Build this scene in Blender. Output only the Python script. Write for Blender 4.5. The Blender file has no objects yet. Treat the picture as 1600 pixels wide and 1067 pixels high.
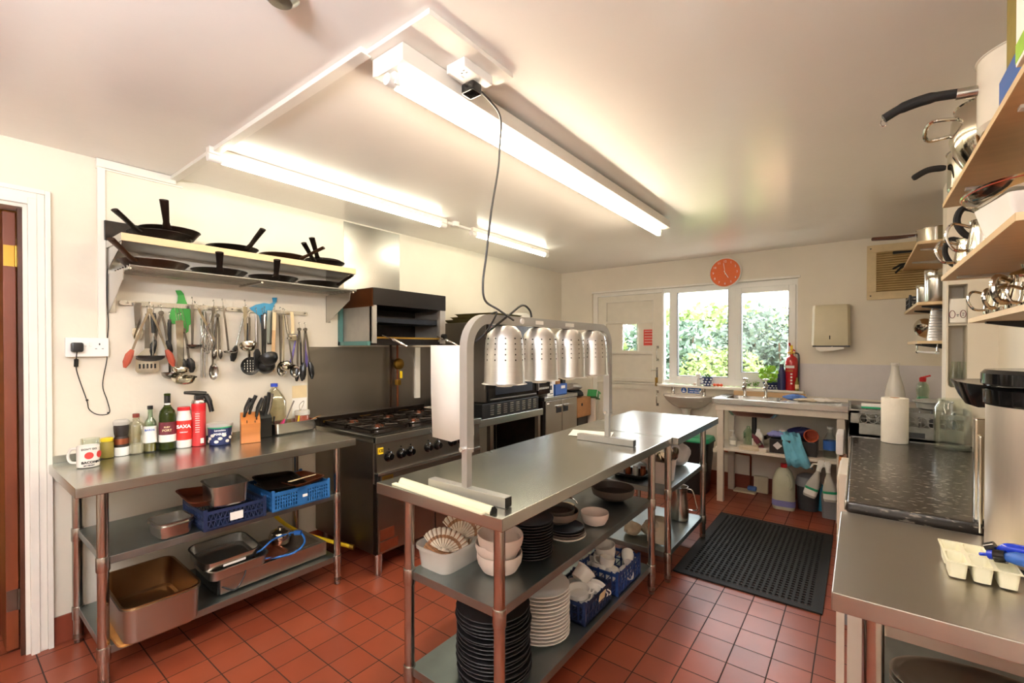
import bpy, bmesh, math, random
from mathutils import Vector, Matrix, Euler
R=math.radians; PI=math.pi
sc=bpy.context.scene; COL=sc.collection
# ---------------------------------------------------------------- camera
cam_d=bpy.data.cameras.new('camera'); cam=bpy.data.objects.new('camera',cam_d); COL.objects.link(cam)
cam.location=(0,0,1.47); cam.rotation_euler=Euler((R(90-.467),R(.0),R(37.453)),'XYZ')
cam_d.sensor_width=36; cam_d.lens=709.085*36/1600; cam_d.shift_y=15.156/1600; cam_d.clip_start=.02; cam_d.clip_end=200
sc.camera=cam
# ---------------------------------------------------------------- world, exposure
w=bpy.data.worlds.new('sky'); sc.world=w; w.use_nodes=True
bg=w.node_tree.nodes['Background']; bg.inputs[0].default_value=(.93,.97,1,1); bg.inputs[1].default_value=11
vs=sc.view_settings; vs.view_transform='Standard'; vs.look='None'; vs.gamma=1; vs.use_curve_mapping=False
vs.exposure=0.35
# ---------------------------------------------------------------- materials
def lin(h):
    h=h.lstrip('#'); c=[int(h[i:i+2],16)/255 for i in (0,2,4)]
    return tuple((x/12.92 if x<=.04045 else ((x+.055)/1.055)**2.4) for x in c)+(1,)
def mat(name,col,rough=.5,metal=0,var=.06,nscale=12,bump=0,bscale=60,trans=0,emit=0,coat=0,ecol=None,stretch=None,ior=None,alpha=None):
    m=bpy.data.materials.new(name); m.use_nodes=True; nt=m.node_tree; N=nt.nodes; L=nt.links
    p=N['Principled BSDF']; c=lin(col) if isinstance(col,str) else col
    p.inputs['Base Color'].default_value=c; p.inputs['Roughness'].default_value=rough; p.inputs['Metallic'].default_value=metal
    if trans: p.inputs['Transmission Weight'].default_value=trans
    if coat: p.inputs['Coat Weight'].default_value=coat
    if ior: p.inputs['IOR'].default_value=ior
    if alpha: p.inputs['Alpha'].default_value=alpha
    if emit: p.inputs['Emission Color'].default_value=lin(ecol or col); p.inputs['Emission Strength'].default_value=emit
    tc=N.new('ShaderNodeTexCoord'); mp=N.new('ShaderNodeMapping'); L.new(tc.outputs['Object'],mp.inputs[0])
    if stretch: mp.inputs['Scale'].default_value=stretch
    if var:
        n=N.new('ShaderNodeTexNoise'); n.inputs['Scale'].default_value=nscale; n.inputs['Detail'].default_value=4
        L.new(mp.outputs[0],n.inputs[0])
        mr=N.new('ShaderNodeMapRange'); mr.inputs[1].default_value=.3; mr.inputs[2].default_value=.7
        mr.inputs[3].default_value=1-var; mr.inputs[4].default_value=1+var*.5; L.new(n.outputs[0],mr.inputs[0])
        hv=N.new('ShaderNodeHueSaturation'); hv.inputs['Color'].default_value=c; L.new(mr.outputs[0],hv.inputs['Value']); L.new(hv.outputs[0],p.inputs['Base Color'])
        if metal>.5:
            m2=N.new('ShaderNodeMapRange'); m2.inputs[1].default_value=.3; m2.inputs[2].default_value=.7
            m2.inputs[3].default_value=rough*.95; m2.inputs[4].default_value=rough*1.06; L.new(n.outputs[0],m2.inputs[0]); L.new(m2.outputs[0],p.inputs['Roughness'])
    if bump:
        n=N.new('ShaderNodeTexNoise'); n.inputs['Scale'].default_value=bscale; n.inputs['Detail'].default_value=3; L.new(mp.outputs[0],n.inputs[0])
        b=N.new('ShaderNodeBump'); b.inputs['Strength'].default_value=bump; b.inputs['Distance'].default_value=.01; L.new(n.outputs[0],b.inputs['Height']); L.new(b.outputs[0],p.inputs['Normal'])
    return m
def glassmat(name,tint='#FFFFFF',refl=.12,rough=.02):
    m=bpy.data.materials.new(name); m.use_nodes=True; nt=m.node_tree; N=nt.nodes; L=nt.links; N.clear()
    o=N.new('ShaderNodeOutputMaterial'); mx=N.new('ShaderNodeMixShader'); t=N.new('ShaderNodeBsdfTransparent'); g=N.new('ShaderNodeBsdfGlossy')
    lw=N.new('ShaderNodeLayerWeight'); lw.inputs[0].default_value=.35
    mr=N.new('ShaderNodeMapRange'); mr.inputs[3].default_value=refl*.3; mr.inputs[4].default_value=min(1,refl*5)
    t.inputs[0].default_value=lin(tint); g.inputs[0].default_value=(1,1,1,1); g.inputs[1].default_value=rough
    L.new(lw.outputs['Facing'],mr.inputs[0]); L.new(mr.outputs[0],mx.inputs[0]); L.new(t.outputs[0],mx.inputs[1]); L.new(g.outputs[0],mx.inputs[2]); L.new(mx.outputs[0],o.inputs[0])
    return m
M={}
def D(k,*a,**kw): M[k]=mat(k,*a,**kw)
D('wall','#E2DAC9',.55,var=.05,nscale=3,bump=.08,bscale=40)
D('wall_back','#E8DFCE',.5,var=.06,nscale=2.5,bump=.1,bscale=30)
D('ceiling','#F4F0EA',.22,var=.04,nscale=1.5,bump=.05,bscale=25)
D('gloss_white','#EFEAE0',.25,var=.03); D('door_white','#E6DFCF',.35,var=.04); D('trunk','#EEE9DE',.4,var=.02)
D('upvc','#F2F2EE',.25,var=.01); D('quarry_skirt','#7A3826',.35,var=.15,nscale=6)
D('steel','#BDBAB3',.27,1,var=0); D('tool_steel','#8E8A84',.2,1,var=.1,nscale=12)
D('steel_top','#C2C4BE',.26,1,var=.04,nscale=3)
D('galv','#9CA6A6',.38,1,var=.10,nscale=9)
D('steel_leg','#C2BCB4',.2,1,var=.08,nscale=20)
D('steel_dark','#8F8880',.33,1,var=.2,nscale=5)
D('steel_brush','#B5AFA6',.34,1,var=.05,nscale=4)
D('steel_warm','#A08260',.3,1,var=.25,nscale=5); D('splash','#9C958B',.34,1,var=.12,nscale=2)
D('range_panel','#8F867A',.34,1,var=.14,nscale=3); D('oven_side','#6F6962',.36,.9,var=.1,nscale=3)
D('chrome','#D8D6D2',.08,1,var=.04); D('polished','#CFC8B8',.1,1,var=.12,nscale=6)
D('alu','#CFCDCA',.33,.9,var=.04,bump=.02,bscale=200,stretch=(1,1,12)); D('alu_frame','#C4C3C1',.35,.75,var=.03)
D('brass','#B08A3E',.35,1); D('copper','#8F4F33',.4,.8,var=.2)
D('iron','#1F1610',.32,.5,var=.5,nscale=14,bump=.15,bscale=50); D('iron_brown','#38200F',.34,.5,var=.5,nscale=9,bump=.1)
D('black','#141414',.35,var=.2); D('black_gloss','#0B0B0C',.1,var=.1); D('black_rough','#1A1918',.75,var=.3,bump=.2)
D('rubber','#151414',.7,var=.3,nscale=5); D('black_plate','#211F20',.5,var=.08,nscale=20)
D('white_plate','#EDE4DA',.22,var=.03); D('pink_bowl','#E2CFC2',.3,var=.05); D('taupe_bowl','#6E5F55',.5,var=.15); D('dark_bowl','#4A413B',.55,var=.2,bump=.08)
D('white_china','#EFE9E0',.18,var=.02); D('navy_plate','#2B3540',.3,var=.15)
D('wood_block','#C47A3C',.4,var=.2,nscale=3,stretch=(1,1,9)); D('shelf_wood','#CFA87A',.45,var=.08,nscale=5,stretch=(1,6,1)); D('lip_warm_reflection','#D8BE96',.45,.2,var=.06); D('shelf_edge','#D9BD92',.45,var=.05)
D('board','#B98345',.55,var=.15,nscale=3,stretch=(6,1,1)); D('door_wood','#7A3A1C',.45,var=.35,nscale=4,stretch=(3,3,.5)); D('dark_wood','#4A2412',.5,var=.3)
D('blue_crate','#2A67A5',.45,var=.12); D('navy_crate','#1D2A4C',.45,var=.2); D('blue_crate2','#22407A',.45,var=.15)
D('red','#C8242A',.35,var=.06); D('saxa_red','#D8322B',.4); D('can_red','#C93A3C',.35); D('white_plastic','#EDEBE6',.35,var=.02)
D('clear_plastic','#E8E6DC',.15,var=.02,trans=.85,ior=1.2); D('frost','#E9E7E0',.4,var=.03,trans=.45,ior=1.15)
D('wine_glass','#3D4A14',.08,trans=.5,ior=1.3); D('wine_label','#6A2430',.5); D('paper','#F3F0E8',.7,var=.02); D('cream_paper','#E8D3A6',.7,var=.05)
D('oil','#C9A21B',.1,trans=.5,ior=1.2,var=.02); D('blue_cap','#2C49C0',.4); D('brown_cap','#7A2F22',.4); D('navy','#26285A',.35,var=.1); D('tub_navy','#2A3768',.4)
D('green_sil','#3FA043',.45,var=.06); D('blue_sil','#3C9CC8',.4,var=.06); D('orange_sil','#AA4A33',.5,var=.08); D('pink_sil','#E0317C',.5); D('purple','#6B5DA8',.5)
D('pepper','#20140F',.5,var=.4,nscale=60); D('herb','#8A7A30',.6,var=.2)
D('orange','#EE7030',.45,var=.02); D('tomato','#F0623A',.3); D('terracotta','#B5522F',.6,var=.12)
D('tape_beige','#D8CDAF',.45,var=.04); D('vent','#DCC69A',.5,var=.1); D('vent_dark','#8F7344',.7); D('vent_slat','#CDB27C',.5,var=.12)
D('splash_panel','#D9D3D3',.3,var=.03); D('basin','#DDD3C8',.15,var=.04); D('sink_fascia','#D9CFC0',.5,var=.06)
D('worktop','#332E29',.22,var=.35,nscale=9); D('cab_white','#E9DDCE',.35,var=.04)
D('grey_plastic','#8D8F93',.45,var=.08); D('grey_crate','#8F8E88',.6,var=.25,nscale=18); D('dark_grey','#3C3E41',.5,var=.15)
D('green_lid','#1F9A6A',.35,var=.05); D('cloth_beige','#CDBBA2',.9,var=.12,bump=.4,bscale=40); D('cloth_blue','#5B7FC6',.9,bump=.4); D('cloth_cyan','#6DB3CC',.85,var=.15,bump=.4,bscale=30); D('cloth_purple','#7F7FB6',.9,bump=.4)
D('cardboard','#B98250',.75,var=.12); D('green_box','#2E8A45',.45); D('blue_box','#2F5CA8',.45)
D('brushed_bin','#E4DACD',.42,.85,var=.1,nscale=3,stretch=(8,8,1)); D('cream_enamel','#D9D2C3',.2,var=.05)
D('ice_tray','#F1ECCD',.35,var=.03); D('blue_glow','#1C3FD0',.15,var=.05,trans=.3)
D('paper_roll','#EFE9DC',.85,var=.04,bump=.3,bscale=120); D('shell','#E3D3BC',.5,var=.2,nscale=20,bump=.1); D('shell_brown','#A4714A',.5,var=.4,nscale=30)
D('hood_heat','#6B3A1A',.35,.8,var=.5,nscale=3); D('hood_grey','#A9A49C',.4,.6,var=.1); D('hood_dark','#1E1815',.4,.6,var=.3,nscale=4); D('teal_frame','#4F7D78',.45,var=.1); D('heat_blue','#2A2E36',.3,.6,var=.2)
D('yellow','#E7C51E',.4); D('label_yellow','#F2CE1B',.5); D('baking_tray','#6A6038',.5,.5,var=.3); D('cable','#3A3938',.5); D('cable_black','#0F0F10',.45); D('hose_blue','#2F6FC0',.4)
D('tube_white','#FFFFFF',.3,emit=50,ecol='#FFEBCF',var=0); D('tube_green','#FFFFFF',.3,emit=18,ecol='#FFFBE2',var=0); D('tube_fill','#FFFFFF',.3,emit=265,ecol='#F6F7FF',var=0)
D('sign_blue','#1F5FB4',.4); D('notice_red','#D8483C',.5); D('extinguisher','#B5161C',.25,coat=.5,var=.05); D('leaf','#6C9A3A',.6,var=.35,nscale=9); D('leaf_lime','#9CCB3E',.55,var=.2,nscale=20)
D('slot_black','#050505',.6,var=0); D('lens','#E9E2D6',.3); D('hand_white','#FFFFFF',.5,var=0)
D('corridor','#C08A3C',.6,var=.1)
M['glass']=glassmat('glass'); M['glass_clear']=glassmat('glass_clear','#F8FBF7',.09); M['glass_green']=glassmat('glass_green','#CFE3CE',.25); M['clear_plastic']=glassmat('clear_plastic_thin','#ECEAD8',.3,.12); M['frost']=mat('frosted_plastic','#E9E5DC',.35,var=.02,alpha=.55)
def tiles():
    m=bpy.data.materials.new('quarry_tile'); m.use_nodes=True; nt=m.node_tree; N=nt.nodes; L=nt.links; p=N['Principled BSDF']
    g=N.new('ShaderNodeNewGeometry'); mp=N.new('ShaderNodeMapping'); s=1/.1624
    mp.inputs['Scale'].default_value=(s,s,s); mp.inputs['Location'].default_value=(.974*s+.5*0,-3.091*s,0); L.new(g.outputs['Position'],mp.inputs[0])
    b=N.new('ShaderNodeTexBrick'); b.offset=0; b.squash=1; b.inputs['Scale'].default_value=1; b.inputs['Brick Width'].default_value=1; b.inputs['Row Height'].default_value=1
    b.inputs['Mortar Size'].default_value=.018; b.inputs['Mortar Smooth'].default_value=.25; b.inputs['Color1'].default_value=lin('#93482F'); b.inputs['Color2'].default_value=lin('#863F2A'); b.inputs['Mortar'].default_value=lin('#2E1A15')
    L.new(mp.outputs[0],b.inputs[0])
    n=N.new('ShaderNodeTexNoise'); n.inputs['Scale'].default_value=3; n.inputs['Detail'].default_value=6; L.new(g.outputs['Position'],n.inputs[0])
    mr=N.new('ShaderNodeMapRange'); mr.inputs[1].default_value=.3; mr.inputs[2].default_value=.7; mr.inputs[3].default_value=.82; mr.inputs[4].default_value=1.12; L.new(n.outputs[0],mr.inputs[0])
    hv=N.new('ShaderNodeHueSaturation'); L.new(b.outputs[0],hv.inputs['Color']); L.new(mr.outputs[0],hv.inputs['Value']); L.new(hv.outputs[0],p.inputs['Base Color'])
    r=N.new('ShaderNodeMapRange'); r.inputs[3].default_value=.33; r.inputs[4].default_value=.8; L.new(b.outputs['Fac'],r.inputs[0]); L.new(r.outputs[0],p.inputs['Roughness'])
    bp=N.new('ShaderNodeBump'); bp.invert=True; bp.inputs['Strength'].default_value=.5; bp.inputs['Distance'].default_value=.004; L.new(b.outputs['Fac'],bp.inputs['Height']); L.new(bp.outputs[0],p.inputs['Normal'])
    return m
M['tile']=tiles()
def worktop():
    m=M['worktop']; N=m.node_tree.nodes; L=m.node_tree.links; p=N['Principled BSDF']
    g=N.new('ShaderNodeTexCoord'); mp=N.new('ShaderNodeMapping'); mp.inputs['Scale'].default_value=(30,100,100); L.new(g.outputs['Object'],mp.inputs[0])
    v=N.new('ShaderNodeTexNoise'); v.inputs['Scale'].default_value=1; v.inputs['Detail'].default_value=2; L.new(mp.outputs[0],v.inputs[0])
    cr=N.new('ShaderNodeValToRGB'); cr.color_ramp.elements[0].position=.60; cr.color_ramp.elements[0].color=lin('#2A2623'); cr.color_ramp.elements[1].position=.68; cr.color_ramp.elements[1].color=lin('#857B6E')
    L.new(v.outputs[0],cr.inputs[0]); L.new(cr.outputs[0],p.inputs['Base Color'])
worktop()
# ---------------------------------------------------------------- mesh builder
def rr(lx,ly,r,z,n=4,c=(0,0)):
    o=[]; r=min(r,lx/2-1e-4,ly/2-1e-4)
    for (sx,sy,a0) in ((1,1,0),(-1,1,90),(-1,-1,180),(1,-1,270)):
        for i in range(n+1):
            a=R(a0+90*i/n); o.append((c[0]+sx*(lx/2-r)+r*math.cos(a),c[1]+sy*(ly/2-r)+r*math.sin(a),z))
    return o
def circ(r,z,n=24,c=(0,0),ry=None): return [(c[0]+r*math.cos(2*PI*i/n),c[1]+(ry or r)*math.sin(2*PI*i/n),z) for i in range(n)]
def smooth(pts,k=5,closed=False):
    P=[Vector(p) for p in pts]; out=[]; n=len(P)
    if n<3: return P
    for i in range(n-1):
        a=P[max(i-1,0)];b=P[i];c=P[i+1];d=P[min(i+2,n-1)]
        for j in range(k):
            t=j/k; out.append(.5*((2*b)+(-a+c)*t+(2*a-5*b+4*c-d)*t*t+(-a+3*b-3*c+d)*t**3))
    out.append(P[-1]); return out
class B:
    def __init__(s,T=None): s.bm=bmesh.new(); s.T=T or Matrix(); s.mi=0; s.wn=False
    def at(s,loc=(0,0,0),rot=(0,0,0)): s.T=Matrix.Translation(loc)@Euler([R(a) for a in rot]).to_matrix().to_4x4(); return s
    def slot(s,i): s.mi=i; return s
    def loft(s,rings,cap0=True,cap1=True,closed=True):
        vr=[[s.bm.verts.new(s.T@Vector(p)) for p in r] for r in rings]; n=len(vr[0]); F=[]
        for a,b in zip(vr,vr[1:]):
            for i in range(n if closed else n-1):
                j=(i+1)%n
                try: F.append(s.bm.faces.new((a[i],a[j],b[j],b[i])))
                except ValueError: pass
        if cap0 and n>2: F.append(s.bm.faces.new(vr[0][::-1]))
        if cap1 and n>2: F.append(s.bm.faces.new(vr[-1]))
        for f in F: f.material_index=s.mi
        return s
    def box(s,x0,x1,y0,y1,z0,z1,bev=0):
        x0,x1=min(x0,x1),max(x0,x1);y0,y1=min(y0,y1),max(y0,y1);z0,z1=min(z0,z1),max(z0,z1)
        v=[s.bm.verts.new(s.T@Vector(p)) for p in ((x0,y0,z0),(x1,y0,z0),(x1,y1,z0),(x0,y1,z0),(x0,y0,z1),(x1,y0,z1),(x1,y1,z1),(x0,y1,z1))]
        F=[s.bm.faces.new([v[i] for i in f]) for f in ((3,2,1,0),(4,5,6,7),(0,1,5,4),(1,2,6,5),(2,3,7,6),(3,0,4,7))]
        for f in F: f.material_index=s.mi
        if bev:
            s.wn=True
            es=list({e for f in F for e in f.edges})
            r=bmesh.ops.bevel(s.bm,geom=es,offset=min(bev,(x1-x0)*.45,(y1-y0)*.45,(z1-z0)*.45),segments=2,affect='EDGES',profile=.5)
            for f in r['faces']: f.material_index=s.mi
        return s
    def lathe(s,prof,n=24,c=(0,0,0),ry=1):
        rings=[[(c[0]+max(r,1e-5)*math.cos(2*PI*i/n),c[1]+max(r,1e-5)*ry*math.sin(2*PI*i/n),c[2]+z) for i in range(n)] for r,z in prof]
        return s.loft(rings,True,True)
    def cyl(s,p,q,r,n=12,r2=None): 
        p=Vector(p);q=Vector(q); return s.tube([p,q],[r,r if r2 is None else r2],n)
    def tube(s,pts,r,n=8,caps=True,closed=False):
        P=[Vector(p) for p in pts]; k=len(P)
        rs=r if isinstance(r,(list,tuple)) else [r]*k
        t0=(P[1]-P[0]).normalized(); up=Vector((0,0,1)) if abs(t0.z)<.9 else Vector((1,0,0)); u=t0.cross(up).normalized(); rings=[]
        for i in range(k):
            if closed: t=(P[(i+1)%k]-P[i-1]).normalized()
            else: t=((P[i+1]-P[i]).normalized() if i<k-1 else Vector())+((P[i]-P[i-1]).normalized() if i>0 else Vector())
            if t.length<1e-6: t=t0
            t.normalize(); u=(u-t*u.dot(t)); u=u.normalized() if u.length>1e-6 else t.orthogonal().normalized(); v=t.cross(u)
            rings.append([P[i]+rs[min(i,len(rs)-1)]*(u*math.cos(2*PI*j/n)+v*math.sin(2*PI*j/n)) for j in range(n)])
        if closed: rings.append(rings[0]); return s.loft(rings,False,False)
        return s.loft(rings,caps,caps)
    def prism(s,pts,z0,z1):
        a=[(x,y,z0) for x,y in pts]; b=[(x,y,z1) for x,y in pts]; return s.loft([a,b])
    def prismx(s,pts,x0,x1):   # outline in (y,z)
        return s.loft([[(x0,a,b) for a,b in pts],[(x1,a,b) for a,b in pts]])
    def prismy(s,pts,y0,y1):   # outline in (x,z)
        return s.loft([[(a,y0,b) for a,b in pts],[(a,y1,b) for a,b in pts]])
    def ball(s,c,r,n=12,sz=1,sx=1,sy=1):
        m=n//2; return s.loft([[(c[0]+sx*r*math.sin(PI*k/m)*math.cos(2*PI*i/n) if 0<k<m else c[0]+1e-5*math.cos(2*PI*i/n),c[1]+sy*(r*math.sin(PI*k/m) if 0<k<m else 1e-5)*math.sin(2*PI*i/n),c[2]-sz*r*math.cos(PI*k/m)) for i in range(n)] for k in range(m+1)])
    def vessel(s,lx,ly,h,r=.03,taper=.012,t=.0015,rim=.008,c=(0,0),z=0):   # open rectangular pan with a flanged rim
        return s.loft([rr(lx-2*taper-.02,ly-2*taper-.02,r,z,c=c),rr(lx-2*taper,ly-2*taper,r,z+.01,c=c),rr(lx-2*rim,ly-2*rim,r,z+h-.002,c=c),rr(lx,ly,r+rim,z+h-.002,c=c),rr(lx,ly,r+rim,z+h,c=c),rr(lx-2*rim-2*t,ly-2*rim-2*t,r,z+h,c=c),rr(lx-2*taper-2*t,ly-2*taper-2*t,r,z+.012,c=c),rr(lx-2*taper-.025,ly-2*taper-.025,r,z+.003,c=c)])
off={}
def finish(b,name,mats,parent=None,o=(0,0,0),ang=32):
    bm=b.bm; bmesh.ops.recalc_face_normals(bm,faces=bm.faces)
    for v in bm.verts: v.co-=Vector(o)
    for f in bm.faces: f.smooth=True
    for e in bm.edges:
        if len(e.link_faces)==2 and e.calc_face_angle(0)>R(ang): e.smooth=False
    me=bpy.data.meshes.new(name); bm.to_mesh(me); bm.free()
    for k in (mats if isinstance(mats,(list,tuple)) else [mats]): me.materials.append(M[k])
    ob=bpy.data.objects.new(name,me); COL.objects.link(ob)
    if parent: ob.parent=parent
    if b.wn: wn=ob.modifiers.new('flat_faces','WEIGHTED_NORMAL'); wn.keep_sharp=True; wn.weight=80
    return ob
def tag(o,label=None,cat=None,group=None,kind=None):
    if label: o['label']=label
    if cat: o['category']=cat
    if group: o['group']=group
    if kind: o['kind']=kind
    return o
def T(name,label,cat,loc=(0,0,0),rz=0,group=None,world=True):
    o=bpy.data.objects.new(name,None); o.empty_display_size=.05; COL.objects.link(o); o.location=loc; o.rotation_euler=(0,0,R(rz)); off[o]=Vector(loc) if world else Vector(); return tag(o,label,cat,group)
def P(th,name,b,m,label=None,kind=None):
    o=finish(b,name,m,th,off[th]); off[o]=off[th]; return tag(o,label,kind=kind)
def S(name,label,cat,b,m,loc=(0,0,0),group=None,world=True,kind=None,rot=None):
    o=finish(b,name,m,None,loc if world else (0,0,0)); o.location=loc
    if rot: o.rotation_euler=[R(a) for a in rot]
    off[o]=Vector(loc) if world else Vector(); return tag(o,label,cat,group,kind)
def ST(name,b,m): return tag(finish(b,name,m),kind='structure')
def dup(o,loc,rz=None,label=None,group=None,rot=None):
    r=o.copy(); COL.objects.link(r); r.location=loc
    if rz is not None: r.rotation_euler=(0,0,R(rz))
    if rot: r.rotation_euler=[R(a) for a in rot]
    if label: r['label']=label
    if group: r['group']=group
    for ch in list(o.children):
        c=ch.copy(); COL.objects.link(c); c.parent=r
        for g in list(ch.children):
            d=g.copy(); COL.objects.link(d); d.parent=c
    return r
def text(s,size,m,th,loc,rot,name='lettering',ext=.0004,align='CENTER',bold=0,sx=1):
    cu=bpy.data.curves.new(name,'FONT'); cu.body=s; cu.size=size; cu.extrude=ext; cu.align_x=align; cu.align_y='CENTER'; cu.offset=bold; cu.resolution_u=3
    t=bpy.data.objects.new(name,cu); COL.objects.link(t); bpy.context.view_layer.update()
    me=bpy.data.meshes.new_from_object(t.evaluated_get(bpy.context.evaluated_depsgraph_get())); bpy.data.objects.remove(t); me.materials.clear(); me.materials.append(M[m])
    o=bpy.data.objects.new(name,me); COL.objects.link(o); o.parent=th; o.location=Vector(loc)-off[th]; o.rotation_euler=[R(a) for a in rot]; o.scale=(sx,1,1); off[o]=Vector(loc); return o
ORD=['topmost','second from the top','third from the top','fourth from the top','fifth from the top','sixth from the top','seventh from the top','eighth from the top','ninth from the top','tenth from the top','eleventh from the top','twelfth from the top','thirteenth from the top','fourteenth from the top','fifteenth from the top','sixteenth from the top','seventeenth from the top','eighteenth from the top','nineteenth from the top','twentieth from the top','twenty-first from the top','twenty-second from the top']
rnd=random.Random(7)
XL,YB,ZC=-3.154,5.20,2.452  # most coordinates below are back-projected from image pixels, kept as plain constants
# ================================================================ SETTING
def lamp_area(name,parent,loc,lx,ly,power,col,rot=(0,0,0)):
    d=bpy.data.lights.new(name,'AREA'); d.shape='RECTANGLE'; d.size=lx; d.size_y=ly; d.energy=power; d.color=col
    o=bpy.data.objects.new(name,d); COL.objects.link(o); o.location=loc; o.rotation_euler=[R(a) for a in rot]
    if parent: o.parent=parent; o.location=Vector(loc)-off[parent]
    return o
YF=-1.7
ST('floor',B().box(-4.3,.75,YF-.1,5.5,-.06,0),'tile')
ST('ceiling',B().box(XL-.1,.75,YF-.1,5.5,ZC,ZC+.08),'ceiling')
# left wall with the doorway (door opening y -.62...315)
b=B(); b.box(XL-.12,XL,.315,YB+.2,0,ZC); b.box(XL-.12,XL,-.62,.315,2.15,ZC); b.box(XL-.12,XL,YF,-.62,0,ZC)
ST('wall_left',b,'wall')
b=B(); b.box(XL-.12,XL-.2+.12,YF,YF,0,0) if 0 else None
b=B(); b.box(XL,.60,YF-.1,YF,0,ZC); ST('wall_front',b,'wall')
# back wall with door + window opening
b=B(); b.box(XL-.12,-2.70,YB,YB+.14,0,ZC); b.box(-2.70,-.48,YB,YB+.14,2.155,ZC); b.box(-1.815,-.48,YB,YB+.14,0,1.03); b.box(-.48,.72,YB,YB+.14,0,ZC)
ST('wall_back',b,'wall_back')
b=B(); b.box(.62,.72,YF,3.72,0,ZC); b.box(.57,.69,3.72,YB,0,ZC)
ST('wall_right',b,'wall_back')
# pier with a recess in its face
b=B(); b.box(.406,.415,3.70,3.86,0,ZC); b.box(.415,.62,3.85,3.86,0,ZC); b.box(.415,.62,3.70,3.85,0,1.235); b.box(.415,.62,3.70,3.85,1.84,ZC); b.box(.497,.62,3.70,3.85,1.235,1.84)
b.prismy([(.415,1.235),(.432,1.235),(.423,1.24),(.418,1.248),(.415,1.262)],3.70,3.85); b.box(.415,.57,3.72,3.85,1.60,1.615)
ST('trim_pier',b,'wall_back')
# corridor beyond the doorway
b=B(); b.box(-4.3,-4.2,-1.2,.9,0,2.5); b.box(-4.3,XL-.12,.85,.95,0,2.5); b.box(-4.3,XL-.12,-1.3,-1.2,0,2.5); b.box(-4.3,XL-.12,-1.2,.9,2.5,2.56)
ST('wall_corridor',b,'corridor')
# architrave + lining
b=B()
for y0,y1,t in ((.315,.345,.03),(.345,.372,.022),(.372,.392,.032)): b.box(XL,XL+t,y0,y1,0,2.15+(y1-.315),bev=.003)
for k,(a,c,t) in enumerate(((0,.03,.03),(.03,.057,.022),(.057,.077,.032))): b.box(XL,XL+t-.001,-.62-a,.315+a,2.15+a,2.15+c); b.box(XL,XL+t,-.62-c,-.62-a,0,2.15+c)
ST('trim_1',b,'gloss_white')
b=B(); b.box(XL-.125,XL+.002,.300,.316,0,2.15); b.box(XL-.125,XL+.002,-.62,.30,2.135,2.151); b.box(XL-.125,XL+.002,-.621,-.605,0,2.15)
b.slot(1).box(XL-.04,XL-.01,.285,.30,0,2.13)
ST('trim_2',b,['gloss_white','dark_wood'])
# opened timber door of the doorway, hinge edge towards us
th=tag(bpy.data.objects.new('door_1',None),kind='structure'); COL.objects.link(th); th.location=(XL-.1,.28,0); off[th]=Vector(th.location)
P(th,'door_leaf',B().box(XL-.90,XL-.085,.243,.285,.01,2.12,bev=.002),'door_wood')
hg=P(th,'hinge',B().box(XL-.088,XL-.082,.245,.284,1.86,1.96).cyl((XL-.08,.286,1.86),(XL-.08,.286,1.96),.006),'brass')
P(th,'hinge',B().box(XL-.088,XL-.082,.245,.284,.20,.30).cyl((XL-.08,.286,.2),(XL-.08,.286,.3),.006),'steel_dark')
# skirtings (quarry tile) and cables trunking
ST('baseboard_left',B().box(XL,XL+.012,.393,YB,0,.135,bev=.003),'quarry_skirt')
ST('baseboard_back',B().box(XL,-2.70,YB-.012,YB,0,.135).box(-1.80,.57,YB-.012,YB,0,.15,bev=.003),'quarry_skirt')
ST('trim_3',B().box(XL,XL+.016,.565,.597,1.52,ZC-.03,bev=.002),'trunk')
ST('trim_4',B().box(XL,XL+.025,.56,.905,ZC-.045,ZC-.001,bev=.003).box(XL,XL+.012,.56,.94,ZC-.052,ZC-.045),'trunk')
ST('trim_5',B().box(XL,-1.29,.878,.918,ZC-.022,ZC-.0005,bev=.003),'trunk')
ST('trim_6',B().box(-1.31,-.99,.90,1.30,ZC-.018,ZC-.0005,bev=.003),'gloss_white')
# recess edging over door and window
ST('trim_7',B().box(-2.70,-.46,YB-.012,YB+.01,2.15,2.172,bev=.002),'gloss_white')
# ---- stable door (door_2)
th=tag(bpy.data.objects.new('door_2',None),kind='structure'); COL.objects.link(th); th.location=(-2.23,YB+.06,0); off[th]=Vector(th.location)
y0,y1=YB+.05,YB+.09
b=B(); X0,X1=-2.64,-1.822
b.box(X0,X0+.11,y0,y1,1.05,2.106); b.box(X1-.11,X1,y0,y1,1.05,2.106); b.box(X0+.11,X1-.11,y0,y1,2.03,2.106); b.box(X0+.11,X1-.11,y0,y1,1.06,1.10); b.box(X0+.11,X1-.11,y0,y1,1.765,1.79); b.box(X0+.11,X1-.11,y0,y1,1.395,1.42)
b.box(X0+.11,X1-.11,y0+.024,y1-.01,1.79,2.03); b.box(X0+.11,-2.318,y0+.024,y1-.01,1.42,1.765); b.box(-2.129,X1-.11,y0+.024,y1-.01,1.42,1.765); b.box(X0+.11,X1-.11,y0+.024,y1-.01,1.10,1.395)
b.box(-2.318,-2.129,y0+.008,y1,1.765-.015,1.765); b.box(-2.318,-2.129,y0+.008,y1,1.42,1.435)
P(th,'upper_leaf',b,'door_white')
b=B()
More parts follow.
